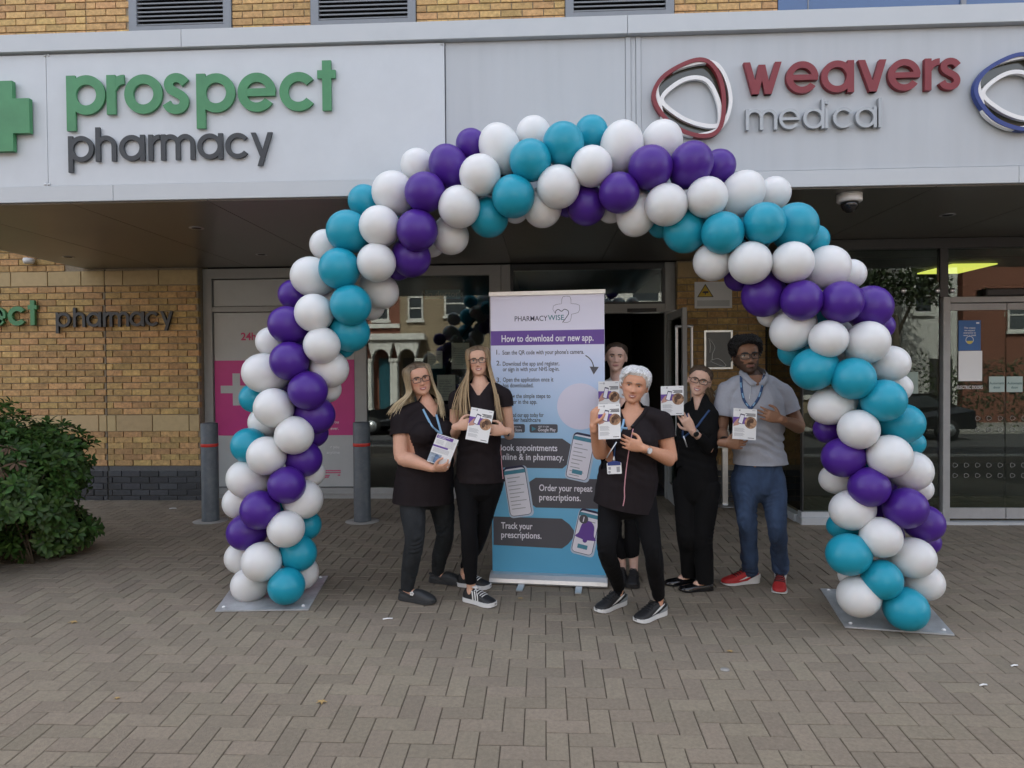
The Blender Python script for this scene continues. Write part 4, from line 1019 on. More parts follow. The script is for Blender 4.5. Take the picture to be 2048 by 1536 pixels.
LOB = [((-4.55, 5.1, .62), (.60, .55, .56)), ((-4.85, 5.3, 1.0), (.62, .55, .52)), ((-4.42, 5.45, .72), (.50, .5, .5)), ((-5.5, 5.0, .8), (.8, .7, .75)), ((-4.22, 5.35, .55), (.40, .4, .34)), ((-6.3, 5.2, .8), (.8, .7, .8)), ((-4.75, 4.75, .34), (.5, .4, .34)), ((-4.25, 5.75, .78), (.36, .35, .34)), ((-4.2, 5.6, .24), (.40, .35, .22))]
W_ = []
for _ in range(4200):
    c, R = rnd.choice(LOB); d_ = Vector((rnd.gauss(0, 1), rnd.gauss(0, 1), rnd.gauss(0, 1))).normalized(); k = rnd.uniform(.62, 1.06)
    p_ = Vector((c[0]+R[0]*d_.x*k, c[1]+R[1]*d_.y*k, c[2]+R[2]*d_.z*k))
    if p_.z < .05+gz(p_.y) or mnoise.noise(p_*4.5) < -.22: continue
    dead = (p_-Vector((-4.02, 4.95, 1.0))).length < .25 and rnd.random() < .9 or (p_-Vector((-4.0, 4.7, .25))).length < .16
    W_.append((p_, (d_+Vector((0, -.35, .5))).normalized(), dead))
W_.sort(key=lambda q: q[0].y-(0 if vis(q[0].x, q[0].z, q[0].y) else -9))
sbl, sbd = MB(), MB()
for i, (p_, n_, dead) in enumerate(W_):
    me = rnd.choice(WD if dead else WH); q_ = n_.to_track_quat('Z', 'Y').to_matrix() @ Matrix.Rotation(rnd.uniform(0, 6.28), 3, 'Z'); s_ = rnd.uniform(.8, 1.25)
    if i < 300: link('leaf_whorl', me, p_, sh, scale=(s_, s_, s_), rot=q_.to_euler())
    else: (sbd if dead else sbl).add([p_+q_ @ (v.co*s_) for v in me.vertices], [tuple(f_.vertices) for f_ in me.polygons], 0, True)
tag(sbl.build('foliage', M['leaf'], sh), kind='stuff'); tag(sbd.build('withered_foliage', M['deadleaf'], sh), kind='stuff')
b = MB()
for c, R in LOB:
    for _ in range(16):
        d_ = Vector((rnd.gauss(0, 1), rnd.gauss(0, 1), abs(rnd.gauss(0, 1)))).normalized(); e_ = Vector(c)+Vector((R[0]*d_.x, R[1]*d_.y, R[2]*d_.z))*.85
        b.tube(spline([(c[0]+rnd.uniform(-.1, .1), c[1]+.05, gz(c[1])), tuple(Vector(c)*.6+e_*.4-Vector((0, 0, .15))), tuple(e_)], 4), [.008, .008, .007, .007, .006, .005, .004, .003, .003], 5)
b.build('branches', M['stem'], sh)

# litter on the paving
M['dryleaf'] = mat('dry_leaf', (.42, .28, .11), .8, nz=.2, nscale=60)
def litter(px, py, kind, label, r_=.03):
    p_ = gpt(px, py); b = MB()
    if kind == 'leaf':
        pts = [(1, 0, .1), (.35, .28, .35), (.2, .9, .1), (-.15, .35, .3), (-.9, .5, .15), (-.45, 0, .25), (-.8, -.55, .2), (-.1, -.3, .35), (.25, -.8, .05), (.4, -.25, .3)]
        v = [(p_.x+x*r_, p_.y+y*r_, p_.z+.003+h*r_*.6) for x, y, h in pts]+[(p_.x, p_.y, p_.z+.003+r_*.12)]
        b.add(v+[(x, y, z+.0015) for x, y, z in v], [(i, (i+1) % 10, 10) for i in range(10)]+[(11+(i+1) % 10, 11+i, 21) for i in range(10)]); mm = M['dryleaf']; nm = 'fallen_leaf'
    elif kind == 'disc': b.lathe([(.024, .001), (.024, .004), (.0005, .005)], p_, 18); mm = M['concrete']; nm = 'metal_stud'
    else: b.tube([p_+Vector((-r_, 0, .005)), p_+Vector((0, .006, .008)), p_+Vector((r_, r_*.5, .005))], .0045, 6); mm = M['paper']; nm = 'paper_scrap'
    tag(b.build(nm, mm), label, 'leaf' if kind == 'leaf' else 'litter')
litter(146, 1246, 'leaf', 'brown curled leaf on the paving left of the balloon arch', .032); litter(643, 1406, 'leaf', 'torn yellow leaf lying on the paving in the foreground', .03)
litter(234, 1398, 'leaf', 'tiny pale leaf in a paving joint at the lower left', .018); litter(1460, 1304, 'leaf', 'small tan leaf on the paving below the man with red shoes', .02)
litter(1041, 1198, 'leaf', 'yellowish leaf on the paving before the banner', .022)
litter(1450, 1340, 'disc', 'small round metal stud set in the paving'); litter(1968, 1373, 'scrap', 'white scrap on the paving at the lower right', .02); litter(2030, 1334, 'scrap', 'pale stub at the right edge of the paving', .02)
litter(345, 1018, 'scrap', 'white scrap on the paving beside the bollard near the wall', .035); litter(775, 1240, 'scrap', 'thin white scrap on the paving before the clogs', .03)
# ---------------------------------------------------------------- people
from mathutils.bvhtree import BVHTree
def cr_interp(P, n):
    return spline(P, n)
def etube(b, pts, R, side, seg=16, sub=4, round_ends=True):
    """tapered limb with elliptical sections: R = (half width along side, half depth)"""
    D = [tuple(p)+tuple(r if hasattr(r, '__len__') else (r, r)) for p, r in zip(pts, R)]
    S = spline(D, sub); P = [Vector(s[:3]) for s in S]; A = [(max(s[3], .003), max(s[4], .003)) for s in S]; n = len(P)
    T = [(P[min(i+1, n-1)]-P[max(i-1, 0)]).normalized() for i in range(n)]
    if round_ends:
        def ends(p, t, a, sgn):
            m = min(a); return [(p+t*(sgn*m*math.sin(q)), (a[0]*math.cos(q), a[1]*math.cos(q))) for q in (.5, .95, 1.3)]
        st = ends(P[0], T[0], A[0], -1)[::-1]; en = ends(P[-1], T[-1], A[-1], 1)
        P = [q[0] for q in st]+P+[q[0] for q in en]; A = [q[1] for q in st]+A+[q[1] for q in en]; T = [T[0]]*3+T+[T[-1]]*3
    v = []; side = Vector(side)
    for p, a, t in zip(P, A, T):
        x = side-t*side.dot(t); x = x.normalized() if x.length > 1e-4 else t.orthogonal().normalized(); y = t.cross(x)
        v += [p+x*(a[0]*math.cos(2*math.pi*k/seg))+y*(a[1]*math.sin(2*math.pi*k/seg)) for k in range(seg)]
    m = len(P); fs = [(i*seg+k, i*seg+(k+1) % seg, (i+1)*seg+(k+1) % seg, (i+1)*seg+k) for i in range(m-1) for k in range(seg)]
    fs += [tuple(range(seg))[::-1], tuple(range((m-1)*seg, m*seg))]; b.add(v, fs, 0, True)
def voxmesh(b, vox, smooth=2):
    me = bpy.data.meshes.new('tmp'); me.from_pydata([tuple(p) for p in b.v], [], b.f); ob = bpy.data.objects.new('tmp', me); COL.objects.link(ob)
    md = ob.modifiers.new('r', 'REMESH'); md.mode = 'VOXEL'; md.voxel_size = vox
    dg = bpy.context.evaluated_depsgraph_get(); ev = ob.evaluated_get(dg); m2 = ev.to_mesh()
    n = len(m2.vertices); V = np.empty(n*3, np.float32); m2.vertices.foreach_get('co', V); V = V.reshape(-1, 3).astype(float)
    L = np.empty(len(m2.loops), np.int32); m2.loops.foreach_get('vertex_index', L); F = L.reshape(-1, 4)
    ev.to_mesh_clear(); bpy.data.objects.remove(ob); bpy.data.meshes.remove(me)
    E = np.concatenate([F[:, [0, 1]], F[:, [1, 2]], F[:, [2, 3]], F[:, [3, 0]]])
    cnt = np.bincount(E.ravel(), minlength=n).astype(float)[:, None]
    for _ in range(smooth):
        S = np.zeros_like(V)
        for k in range(3): S[:, k] = np.bincount(E[:, 0], V[E[:, 1], k], n)+np.bincount(E[:, 1], V[E[:, 0], k], n)
        V = V*.45+.55*S/cnt
    return V, F
def normals(V, F):
    fn = np.cross(V[F[:, 2]]-V[F[:, 0]], V[F[:, 3]]-V[F[:, 1]]); N = np.zeros_like(V)
    for i in range(4):
        for k in range(3): N[:, k] += np.bincount(F[:, i], fn[:, k], len(V))
    return N/np.maximum(np.linalg.norm(N, axis=1), 1e-12)[:, None]
def vnoise(V, s, off=0.0):
    S = V*np.array(s)+off; return np.array([mnoise.noise(p) for p in S])
def cut(V, F, planes, vox, rad=9.0, axis=None):
    """remove what lies beyond every plane (point, normal); snap the rim onto the plane"""
    d = np.stack([(V-np.array(p))@np.array(n) for p, n in planes], 1); m = d.min(1); j = d.argmin(1)
    near = np.linalg.norm(V-np.array(planes[0][0]), axis=1) < rad
    if axis:
        D_ = V-np.array(planes[0][0]); al = D_@np.array(planes[0][1]); near = (al < axis[1]) & (np.linalg.norm(D_-al[:, None]*np.array(planes[0][1]), axis=1) < axis[0])
    rim = (m > 0) & (m < vox*1.2) & near; N = np.array([tuple(n) for p, n in planes])
    V = V.copy(); V[rim] -= N[j[rim]]*m[rim][:, None]; dead = (m >= vox*1.2) & near
    F = F[~dead[F].any(1)]; used = np.unique(F); mp = -np.ones(len(V), int); mp[used] = np.arange(len(used)); return V[used], mp[F]
def finish(V, F, name, m, parent, tint=None):
    me = bpy.data.meshes.new(name); loc = Vector(((V[:, 0].min()+V[:, 0].max())/2, (V[:, 1].min()+V[:, 1].max())/2, V[:, 2].min()))
    W_ = V-np.array(loc); me.vertices.add(len(V)); me.vertices.foreach_set('co', W_.ravel()); me.loops.add(F.size); me.loops.foreach_set('vertex_index', F.ravel().astype(np.int32))
    me.polygons.add(len(F)); me.polygons.foreach_set('loop_start', np.arange(0, F.size, 4, dtype=np.int32)); me.polygons.foreach_set('use_smooth', np.ones(len(F), bool)); me.update(calc_edges=True)
    me.materials.append(m)
    if tint is not None:
        a = me.color_attributes.new('tint', 'FLOAT_COLOR', 'POINT'); a.data.foreach_set('color', np.concatenate([tint, np.ones((len(V), 1))], 1).astype(np.float32).ravel())
    return link(name, me, loc, parent)
HT = np.array([0, .04, .10, .18, .28, .38, .50, .60, .70, .80, .88, .95, 1.0])
HWD = np.array([.012, .027, .039, .0495, .0595, .0675, .0725, .0745, .0755, .072, .061, .039, .004])
HF = np.array([.083, .090, .093, .092, .092, .092, .091, .095, .094, .083, .065, .037, .004])
HB = np.array([.050, .02, -.005, -.03, -.055, -.072, -.088, -.096, -.098, -.090, -.073, -.043, -.006])
class Head:
    def __init__(s, chin, top, Yh, yaw=0, pitch=0, jaw=1.0, wide=1.0, nose=1.0, smile=.5, hair=.016):
        pc = at(chin[0], chin[1], Yh); ptp = at(top[0], top[1], Yh)
        roll = math.atan2(ptp.x-pc.x, ptp.z-pc.z); yaw = math.radians(yaw); pitch = math.radians(pitch)
        s.H = (ptp-pc).length-hair; s.k = s.H/.225
        y = Vector((math.sin(yaw)*math.cos(pitch), -math.cos(yaw)*math.cos(pitch), math.sin(pitch)))
        up = Vector((math.sin(roll), 0, math.cos(roll))); x = (up.cross(y)).normalized(); x = -x if x.x < 0 else x
        s.y = y; s.x = x; u = x.cross(y); s.z = (u if u.z > 0 else -u).normalized()
        s.o = pc-s.y*(.088*s.k); s.jaw = jaw; s.wide = wide; s.nose = nose; s.smile = smile
    def w(s, x, y, z): return s.o+s.x*(x*s.k)+s.y*(y*s.k)+s.z*(z*s.k)
    def prof(s, t):
        j = 1+(s.jaw-1)*np.interp(t, [0, .3, .5], [1, 1, 0]); return np.interp(t, HT, HWD)*s.wide*j, np.interp(t, HT, HF), np.interp(t, HT, HB)
    def feat(s, x, z):
        t = z/.225; g = lambda dx, sx, dz, sz, p=2: math.exp(-abs(dx/sx)**p-(dz/sz)**2); ax = abs(x); d = 0.0
        q = min(max((.56-t)/.235, 0), 1); amp = (.006+.020*q**1.3)*s.nose; sg = .0070+.0040*q
        if t > .56: amp *= math.exp(-((t-.56)*.225/.014)**2)
        if t < .325: amp *= math.exp(-((.325-t)*.225/.0055)**2)
        d += amp*math.exp(-(x/sg)**2)+.0075*s.nose*g(ax-.0125, .006, z-.0765, .0065)
        d += -.0145*g(ax-.031, .0165, z-.1135, .0115)+.0035*g(ax-.028, .022, z-.1305, .006)+.006*g(ax-.041, .019, z-.084, .019)
        zc = .0475+s.smile*8*x*x
        d += .003*g(x, .021, z-zc-.0045, .0052, 4)+.0035*g(x, .018, z-zc+.0058, .0062, 4)-.002*g(x, .025, z-zc, .0022, 4)
        d += .0045*g(x, .016, z-.0145, .011)-.003*g(x, .02, z-.0305, .006)
        return d
    def face_y(s, x, z):
        w_, f_, b_ = s.prof(z/.225); yc = min(-.004, f_*.5) if z > .06 else (f_+b_)/2; r = min(abs(x)/w_, .999)
        return yc+(f_-yc)*(1-r**2.3)**(1/2.3)+s.feat(x, z)
    def pt(s, t, a, off=0.0):
        """surface point at height t, azimuth a (0 = face, +90 = viewer right), local coords"""
        w_, f_, b_ = s.prof(t); yc = min(-.004, f_*.5) if t*.225 > .06 else (f_+b_)/2; sa, ca = math.sin(a), math.cos(a); e = 2/2.3
        x = w_*math.copysign(abs(sa)**e, sa); y = yc+((f_-yc) if ca >= 0 else (yc-b_))*math.copysign(abs(ca)**e, ca); z = t*.225
        if ca > 0: y += s.feat(x, z)*min(1, ca*2.2)
        if off:
            n = Vector((sa*.9, ca, max(0, (t-.62)*2.6))).normalized(); x += n.x*off; y += n.y*off; z += n.z*off
        return x, y, z
    def mesh(s, b):
        na, nz_ = 72, 64; v = []
        for i in range(nz_+1):
            t = i/nz_
            for k in range(na): v.append(s.w(*s.pt(t, 2*math.pi*k/na)))
        fs = [(i*na+k, i*na+(k+1) % na, (i+1)*na+(k+1) % na, (i+1)*na+k) for i in range(nz_) for k in range(na)]
        fs += [tuple(range(na))[::-1], tuple(range(nz_*na, (nz_+1)*na))]; b.add(v, fs, 0, True)
        for sx_ in (-1, 1):
            c = s.w(sx_*(.0725*s.wide+.004), -.006, .103); R = Matrix((s.x, s.y, s.z)).transposed() @ Matrix.Rotation(sx_*.35, 3, 'Z')
            b.sphere(c, (.0065*s.k, .0165*s.k, .030*s.k), 12, 8, 0, R)
    def local(s, V):
        D = (V-np.array(s.o))/s.k; return D@np.array(s.x), D@np.array(s.y), D@np.array(s.z)
def hand(b, W, u, p, th, curl=(.3, .5, .4), k=1.0, spread=.0195, thumb=(.6, .75, .45)):
    """palm plus four fingers and a thumb: u to the fingertips, p out of the palm, th to the thumb side"""
    W = Vector(W); u = Vector(u).normalized(); p = Vector(p); p = (p-u*p.dot(u)).normalized(); th = Vector(th); th = (th-u*th.dot(u)-p*th.dot(p)).normalized()
    etube(b, [W-u*.03*k, W+u*.005*k, W+u*.04*k, W+u*.078*k], [(.026*k, .02*k), (.029*k, .019*k), (.038*k, .0165*k), (.040*k, .0135*k)], th, 14, 3)
    for i, (ln, r) in enumerate(((.070, .0082), (.078, .0084), (.073, .0080), (.057, .0072))):
        q = W+u*((.080-.005*abs(i-1.2))*k)+th*((.0295-spread*i)*k); a = 0; pts = [q-u*.02*k, q]; fan = th*((1.2-i)*.06)
        for j, f_ in enumerate((.44, .31, .27)):
            a += curl[j]*(1+.08*i); q = q+(u*math.cos(a)+p*math.sin(a)+fan).normalized()*(ln*f_*k); pts.append(q)
        etube(b, pts, [r*k, r*1.04*k, r*.98*k, r*.9*k, r*.78*k], th, 10, 3)
    q = W+u*.022*k+th*.026*k; q2 = q+(u*thumb[0]+th*thumb[1]+p*thumb[2]).normalized()*.045*k; q3 = q2+(u*.9+th*.12+p*thumb[2]).normalized()*.034*k
    etube(b, [q-th*.012*k, q, q2, q3], [.013*k, .0135*k, .0102*k, .0085*k], u, 10, 3)
def lockset(b, path, r0, cols, flat=.5, seg=5, sub=4, rnd_=rnd):
    P = [Vector(p) for p in spline([tuple(p) for p in path], sub)]; n = len(P); n0 = len(b.v)
    R = [r0*(.55+.45*math.sin(min(1, i/(n*.35))*1.57))*(1 if i < n*.7 else max(.15, 1-(i/n-.7)/.3*.85)) for i in range(n)]
    b.tube(P, R, seg, 0, True, up=(rnd_.uniform(-1, 1), rnd_.uniform(-1, 1), .1), flat=flat)
    if b.c is None: b.c = []
    c0, c1 = np.array(cols[0]), np.array(cols[1]); f_ = rnd_.uniform(.75, 1.25)
    for i in range(n):
        t = i/(n-1); c = (c0*(1-t)+c1*t)*f_; b.c += [tuple(c)+(1,)]*seg
def cap(b, h, line, thick, cols, rough=.002, na=84, nt=30, t0=.12, grain=26):
    """scalp of hair: line(a) gives the hairline height for azimuth a (radians, 0 = face)"""
    v = []; c = []; q = []; o = len(b.v)
    for i in range(nt+1):
        for k in range(na):
            a = -math.pi+2*math.pi*k/na; L = max(line(a), t0)+.012*mnoise.noise(Vector((a*9, 1.7, .3))); t = L+(1-L)*(i/nt)**1.1
            e = min(1, i/nt*3.2+.02); x, y, z = h.pt(min(t, .995), a, thick(t, a)*e+rough*mnoise.noise(Vector((a*14, t*5, 3.1)))*e-(.002 if i == 0 else -.001))
            v.append(h.w(x, y, z)); f_ = 1+.35*mnoise.noise(Vector((a*grain, t*2.5, .7))); m_ = min(1, max(0, (1-t)*1.3)); cc = (np.array(cols[0])*(1-m_)+np.array(cols[1])*m_)*f_; c.append(tuple(np.clip(cc, 0, 1))+(1,))
    for i in range(nt):
        for k in range(na): K = (k+1) % na; q.append([i*na+k, i*na+K, (i+1)*na+K, (i+1)*na+k])
    q.append([nt*na+k for k in range(na)])
    if b.c is None: b.c = []
    b.add(v, q, 0, True); b.c += c
M['skin'] = mat('skin', (.5, .3, .22), .48, tint=True, nz=.05, nscale=90, bump=.12, bscale=260, sub=.10, spec=.4)
M['hair'] = mat('hair', (.2, .15, .1), .42, tint=True, nz=.12, nscale=120, spec=.5)
M['eyewhite'] = mat('eye_white', (.62, .60, .58), .25); M['teeth'] = mat('teeth', (.70, .67, .60), .3)
M['specs'] = mat('spectacle_frame', (.018, .015, .016), .3); M['lens'] = glass('spectacle_lens', (.97, .98, .98), .45)
M['tunic'] = mat('tunic_cloth', (.0125, .0085, .0098), .8, spec=.22, nz=.1, nscale=30, bump=.1, bscale=500)
M['blackcloth'] = mat('black_cloth', (.0045, .0045, .005), .85, spec=.2, bump=.1, bscale=500); M['legging'] = mat('black_trouser', (.004, .004, .005), .85, spec=.2, bump=.08, bscale=400)
M['greyjean'] = mat('grey_denim', (.022, .025, .028), .85, spec=.25, nz=.3, nscale=9, bump=.3, bscale=500); M['bluejean'] = mat('blue_denim', (.030, .055, .112), .85, nz=.55, nscale=6, bump=.3, bscale=600, stretch=(1, 1, .6))
M['polo'] = mat('grey_polo', (.36, .375, .42), .82, nz=.04, nscale=60, bump=.25, bscale=700); M['whitecloth'] = mat('white_cloth', (.62, .62, .62), .8)
M['piping'] = mat('pink_piping', (.55, .27, .30), .6); M['lanyblue'] = mat('blue_lanyard', (.02, .06, .16), .6); M['lanylight'] = mat('light_blue_lanyard', (.22, .40, .58), .6)
M['rubber_white'] = mat('white_rubber', (.68, .68, .66), .5); M['shoe_black'] = mat('black_shoe', (.012, .012, .013), .55); M['patent'] = mat('patent_black', (.006, .006, .007), .12, spec=.7)
M['clog'] = mat('clog_foam', (.026, .028, .030), .6); M['shoe_red'] = mat('red_mesh_shoe', (.42, .022, .022), .6, bump=.3, bscale=500); M['shoe_grey'] = mat('grey_shoe_panel', (.23, .25, .26), .5)
M['watchblack'] = mat('watch_black', (.01, .01, .01), .3); M['gold'] = mat('wedding_ring', (.6, .45, .2), .3, metal=.9)

def make_shoe(parent, heel, toe, L, style, ankle=None):
    A = Vector(heel); d = Vector(toe)-A; d.z = 0; d.normalize(); z0 = gz(A.y); A.z = z0; s_ = Vector((d.y, -d.x, 0)); s_ = s_ if s_.x > 0 else -s_
    U = np.array([0, .06, .18, .32, .46, .60, .74, .87, .95, 1.0]); Wd = np.array([.018, .030, .034, .033, .035, .042, .047, .044, .033, .012])
    sole_h = {'clog': .022, 'loafer': .012}.get(style, .030)
    Hh = {'clog': [.045, .055, .055, .055, .085, .082, .070, .056, .045, .03], 'loafer': [.05, .062, .055, .048, .05, .048, .042, .036, .030, .02]}.get(style, [.065, .088, .092, .098, .092, .074, .060, .050, .043, .03])
    fr_ = lambda u_, w_, h_: A+d*((u_-.12)*L)+s_*w_+Vector((0, 0, h_+(gz(A.y+d.y*u_*L)-z0)))
    b = MB(); seg = 14; v = []
    for u_, w_, h_ in zip(U, Wd, Hh):
        for k in range(seg):
            q = math.pi*k/(seg-1); v.append(fr_(u_, w_*math.copysign(abs(math.cos(q))**.7, math.cos(q)), sole_h*.7+(h_-sole_h*.7)*max(math.sin(q), 0)**.62))
    n = len(U); b.add(v, [(i*seg+k, (i+1)*seg+k, (i+1)*seg+k+1, i*seg+k+1) for i in range(n-1) for k in range(seg-1)]+[tuple(range(seg)), tuple(range((n-1)*seg, n*seg))[::-1]], 0, True)
    m_up = {'clog': M['clog'], 'loafer': M['patent'], 'red': M['shoe_red']}.get(style, M['shoe_black']); sh = b.build('shoe', m_up, parent)
    b = MB(); lo, hi = [], []; pr = list(zip(U, Wd)); out = [(u_, w_+.005) for u_, w_ in pr]+[(u_, -w_-.005) for u_, w_ in pr[::-1]]
    sp = lambda u_: .008*max(0, (u_-.8)/.2)**1.5
    hs_ = lambda u_: sole_h*(1.0 if style not in ('red', 'air') else (1.25-.92*u_ if style == 'red' else 1.2-.45*u_))
    out = [(-.012, .012)]+out[:]; out[1:1] = []
    v = [fr_(u_, w_, .003+sp(u_)) for u_, w_ in out]+[fr_(u_, w_, hs_(u_)+sp(u_)) for u_, w_ in out]; n = len(out)
    b.add(v, [tuple(range(n)), tuple(range(n, 2*n))[::-1]]+[(i, n+i, n+(i+1) % n, (i+1) % n) for i in range(n)])
    b.build('sole', {'clog': M['clog'], 'loafer': M['patent'], 'black': M['shoe_black']}.get(style, M['rubber_white']), sh)
    Q = lambda u_, sgn, e: fr_(u_, sgn*(np.interp(u_, U, Wd)*math.copysign(abs(math.cos(e))**.7, math.cos(e))+.002), sole_h*.7+(np.interp(u_, U, Hh)-sole_h*.7)*max(math.sin(e), 0)**.62+.0015)
    if style in ('court', 'air', 'red', 'black'):
        b = MB()
        for i in range(5):
            u_ = .40+i*.065; pts = [Q(u_, 1, .85), Q(u_+.01, 1, 1.25), Q(u_+.012, 1, 1.57), Q(u_+.01, -1, 1.25), Q(u_, -1, .85)]
            b.tube([p_+Vector((0, 0, .002)) for p_ in pts], .0036, 6)
        for sg in (-1, 1): b.tube(spline([tuple(Q(.40, 1, 1.57)+Vector((0, 0, .006))), tuple(Q(.42, sg, 1.2)+Vector((0, 0, .012))), tuple(Q(.47, sg, 1.0)+Vector((0, 0, .004)))], 4), .003, 6)
        b.build('laces', M['rubber_white'] if style == 'court' else M['black'], sh)
    if style == 'court':
        for sg in (-1, 1):
            for i in range(3):
                b = MB(); u_ = .30+i*.085; v = [Q(u_+dx_, sg, e) for e, dx_ in ((.02, .06), (.3, .045), (.6, .025), (.85, .0))]; v2 = [Q(u_+dx_+.04, sg, e) for e, dx_ in ((.02, .06), (.3, .045), (.6, .025), (.85, .0))]
                b.add(v+v2, [(k, k+1, k+5, k+4) for k in range(3)]); b.build('stripe', M['rubber_white'], sh)
        b = MB(); P_ = [Q(.30, 1, 1.57)+Vector((0, 0, .012)), Q(.40, 1, 1.57)+Vector((0, 0, .008))]; etube(b, P_, [(.026, .006), (.024, .005)], s_, 10, 2); b.build('tongue', M['rubber_white'], sh)
    if style in ('air', 'red'):
        for sg in (-1, 1):
            up_ = [(.62, .12), (.45, .22), (.28, .5), (.14, .75), (.08, .9)]; lo_ = [(.62, .12), (.47, .10), (.27, .28), (.15, .58), (.08, .9)]
            b = MB(); v = [Q(u_, sg, e) for u_, e in up_]+[Q(u_, sg, e) for u_, e in lo_]; b.add(v, [(k, k+1, k+6, k+5) for k in range(4)]); b.build('side_flash', M['rubber_white'], sh)
        b = MB(); v = []
        for u_ in np.linspace(-.01, .38, 8):
            for hh in (hs_(u_), hs_(u_)+.03*max(0, 1-(max(u_, 0)/.38)**1.5)+.002):
                w_ = np.interp(u_, U, Wd)+.0065; v += [fr_(u_, w_, hh), fr_(u_, -w_, hh)]
        b.add(v, [(4*i+s2, 4*i+4+s2, 4*i+6+s2, 4*i+2+s2) for i in range(7) for s2 in (0, 1)]+[(0, 1, 3, 2)]); b.build('heel_panel', M['shoe_grey'] if style == 'air' else M['rubber_white'], sh)
    if style == 'clog':
        b = MB(); b.tube(spline([tuple(Q(.40, 1, .25)), tuple(Q(.2, 1, .6)+Vector((0, 0, .012))), tuple(fr_(-.02, 0, .06)), tuple(Q(.2, -1, .6)+Vector((0, 0, .012))), tuple(Q(.40, -1, .25))], 5), .007, 8, flat=.6); b.build('heel_strap', M['clog'], sh)
    return sh, fr_
def person(spec):
    S = spec; Y0 = S['Y']; g = S.get('g', 1.0)
    J = lambda q: at(q[0], q[1], Y0+(q[2] if len(q) > 2 else 0))
    h = Head(S['chin'], S['top'], Y0+S.get('hy', -.06), *S.get('turn', (0, 0)), **S.get('face', {}))
    ty = math.radians(S.get('yaw', 0)); side = Vector((math.cos(ty), math.sin(ty), 0)); fwd = Vector((math.sin(ty), -math.cos(ty), 0))
    pel, neck = J(S['pel']), J(S['neck']); sh = [J(q) for q in S['sh']]; el = [J(q) for q in S['el']]; wr = [J(q) for q in S['wr']]
    kn = [J(q) for q in S['kn']]; feet = [(gpt(*a), gpt(*c)) for a, c in S['feet']]
    root = empty('person', (pel.x, pel.y, gz(pel.y)), S['label'], 'person', 'staff posing below the balloon arch')
    L_ = S.get('L', .255); ank = []
    for (a, c) in feet:
        d = (c-a); d.z = 0; d.normalize(); ank.append(Vector((a.x, a.y, gz(a.y)+.095))+d*(L_*.10))
    hip = [pel+side*(sg*.085*g)-Vector((0, 0, .03)) for sg in (-1, 1)]
    chest = pel.lerp(neck, .70)+fwd*.012; waist = pel.lerp(neck, .34)+fwd*.006; tr = S.get('torso', ((.165, .115), (.135, .10), (.155, .118), (.10, .075)))
    hd_base = h.w(0, -.022, .04)
    # ---- body
    b = MB(); h.mesh(b)
    etube(b, [neck-Vector((0, 0, .05)), neck+Vector((0, 0, .01)), neck.lerp(hd_base, .6), hd_base+h.z*.03], [(.075*g, .065), (.060*S.get('nk', 1), .058), (.0475*S.get('nk', 1), .050), (.047*S.get('nk', 1), .052)], side)
    sc_ = .92
    etube(b, [pel-Vector((0, 0, .05)), pel+Vector((0, 0, .05)), waist, chest, neck-Vector((0, 0, .045))], [(tr[0][0]*g*sc_, tr[0][1]*g*sc_), (tr[0][0]*g*sc_, tr[0][1]*g*sc_), (tr[1][0]*g*sc_, tr[1][1]*g*sc_), (tr[2][0]*g*sc_, tr[2][1]*g*sc_), (tr[3][0]*g, tr[3][1]*g)], side, 20)
    ar = S.get('arm', 1.0)
    for i in (0, 1):
        etube(b, [neck-Vector((0, 0, .004)), neck.lerp(sh[i], .5)+Vector((0, 0, .006)), sh[i]], [.050*g, .050*g, .048*ar], fwd)
        el_ = el[i]; etube(b, [sh[i], sh[i].lerp(el_, .45), el_, el_.lerp(wr[i], .28), el_.lerp(wr[i], .7), wr[i]], [(.050*ar, .050*ar), (.044*ar, .046*ar), (.037*ar, .037*ar), (.040*ar, .038*ar), (.030*ar, .028*ar), (.0265*min(ar, 1.15), .022*min(ar, 1.15))], fwd)
        hs_ = S['hand'][i]
        if hs_: hand(b, wr[i]+Vector(hs_.get('off', (0, 0, 0))), hs_['u'], hs_['p'], hs_['th'], hs_.get('curl', (.3, .5, .4)), hs_.get('k', .95), thumb=hs_.get('thumb', (.6, .75, .45)))
        etube(b, [hip[i], hip[i].lerp(kn[i], .5), kn[i], kn[i].lerp(ank[i], .35), ank[i]+Vector((0, 0, .03)), ank[i]-Vector((0, 0, .03))], [(.075*g, .08*g), (.06*g, .066*g), (.046, .048), (.046, .05), (.031, .034), (.030, .036)], side)
        a, c = feet[i]; d = (c-a); d.z = 0; d.normalize(); etube(b, [ank[i]-Vector((0, 0, .03)), ank[i]+d*.06-Vector((0, 0, .055))], [.030, .028], side)
    V, F = voxmesh(b, .0042, 2)
    lx, ly, lz = h.local(V); sk = np.array(S['skin']); T = np.tile(sk, (len(V), 1))
    inh = (ly > 0) & (lz > -.02) & (lz < .24) & (np.abs(lx) < .09)
    bl = np.exp(-((np.abs(lx)-.042)/.02)**2-((lz-.082)/.018)**2)*inh*S.get('blush', .35); T = T*(1-bl[:, None])+np.array((sk[0]*1.02, sk[1]*.72, sk[2]*.70))*bl[:, None]
    bl = np.exp(-(lx/.014)**2-((lz-.078)/.012)**2)*inh*S.get('blush', .35)*.5; T = T*(1-bl[:, None])+np.array((sk[0], sk[1]*.72, sk[2]*.68))*bl[:, None]
    zc = .0475+h.smile*8*lx**2; lip = (np.abs(lx) < .0245) & inh & (np.abs(lz-zc) < .009); T[lip] = T[lip]*.6+np.array(S.get('lip', (sk[0]*.85, sk[1]*.5, sk[2]*.5)))*.4
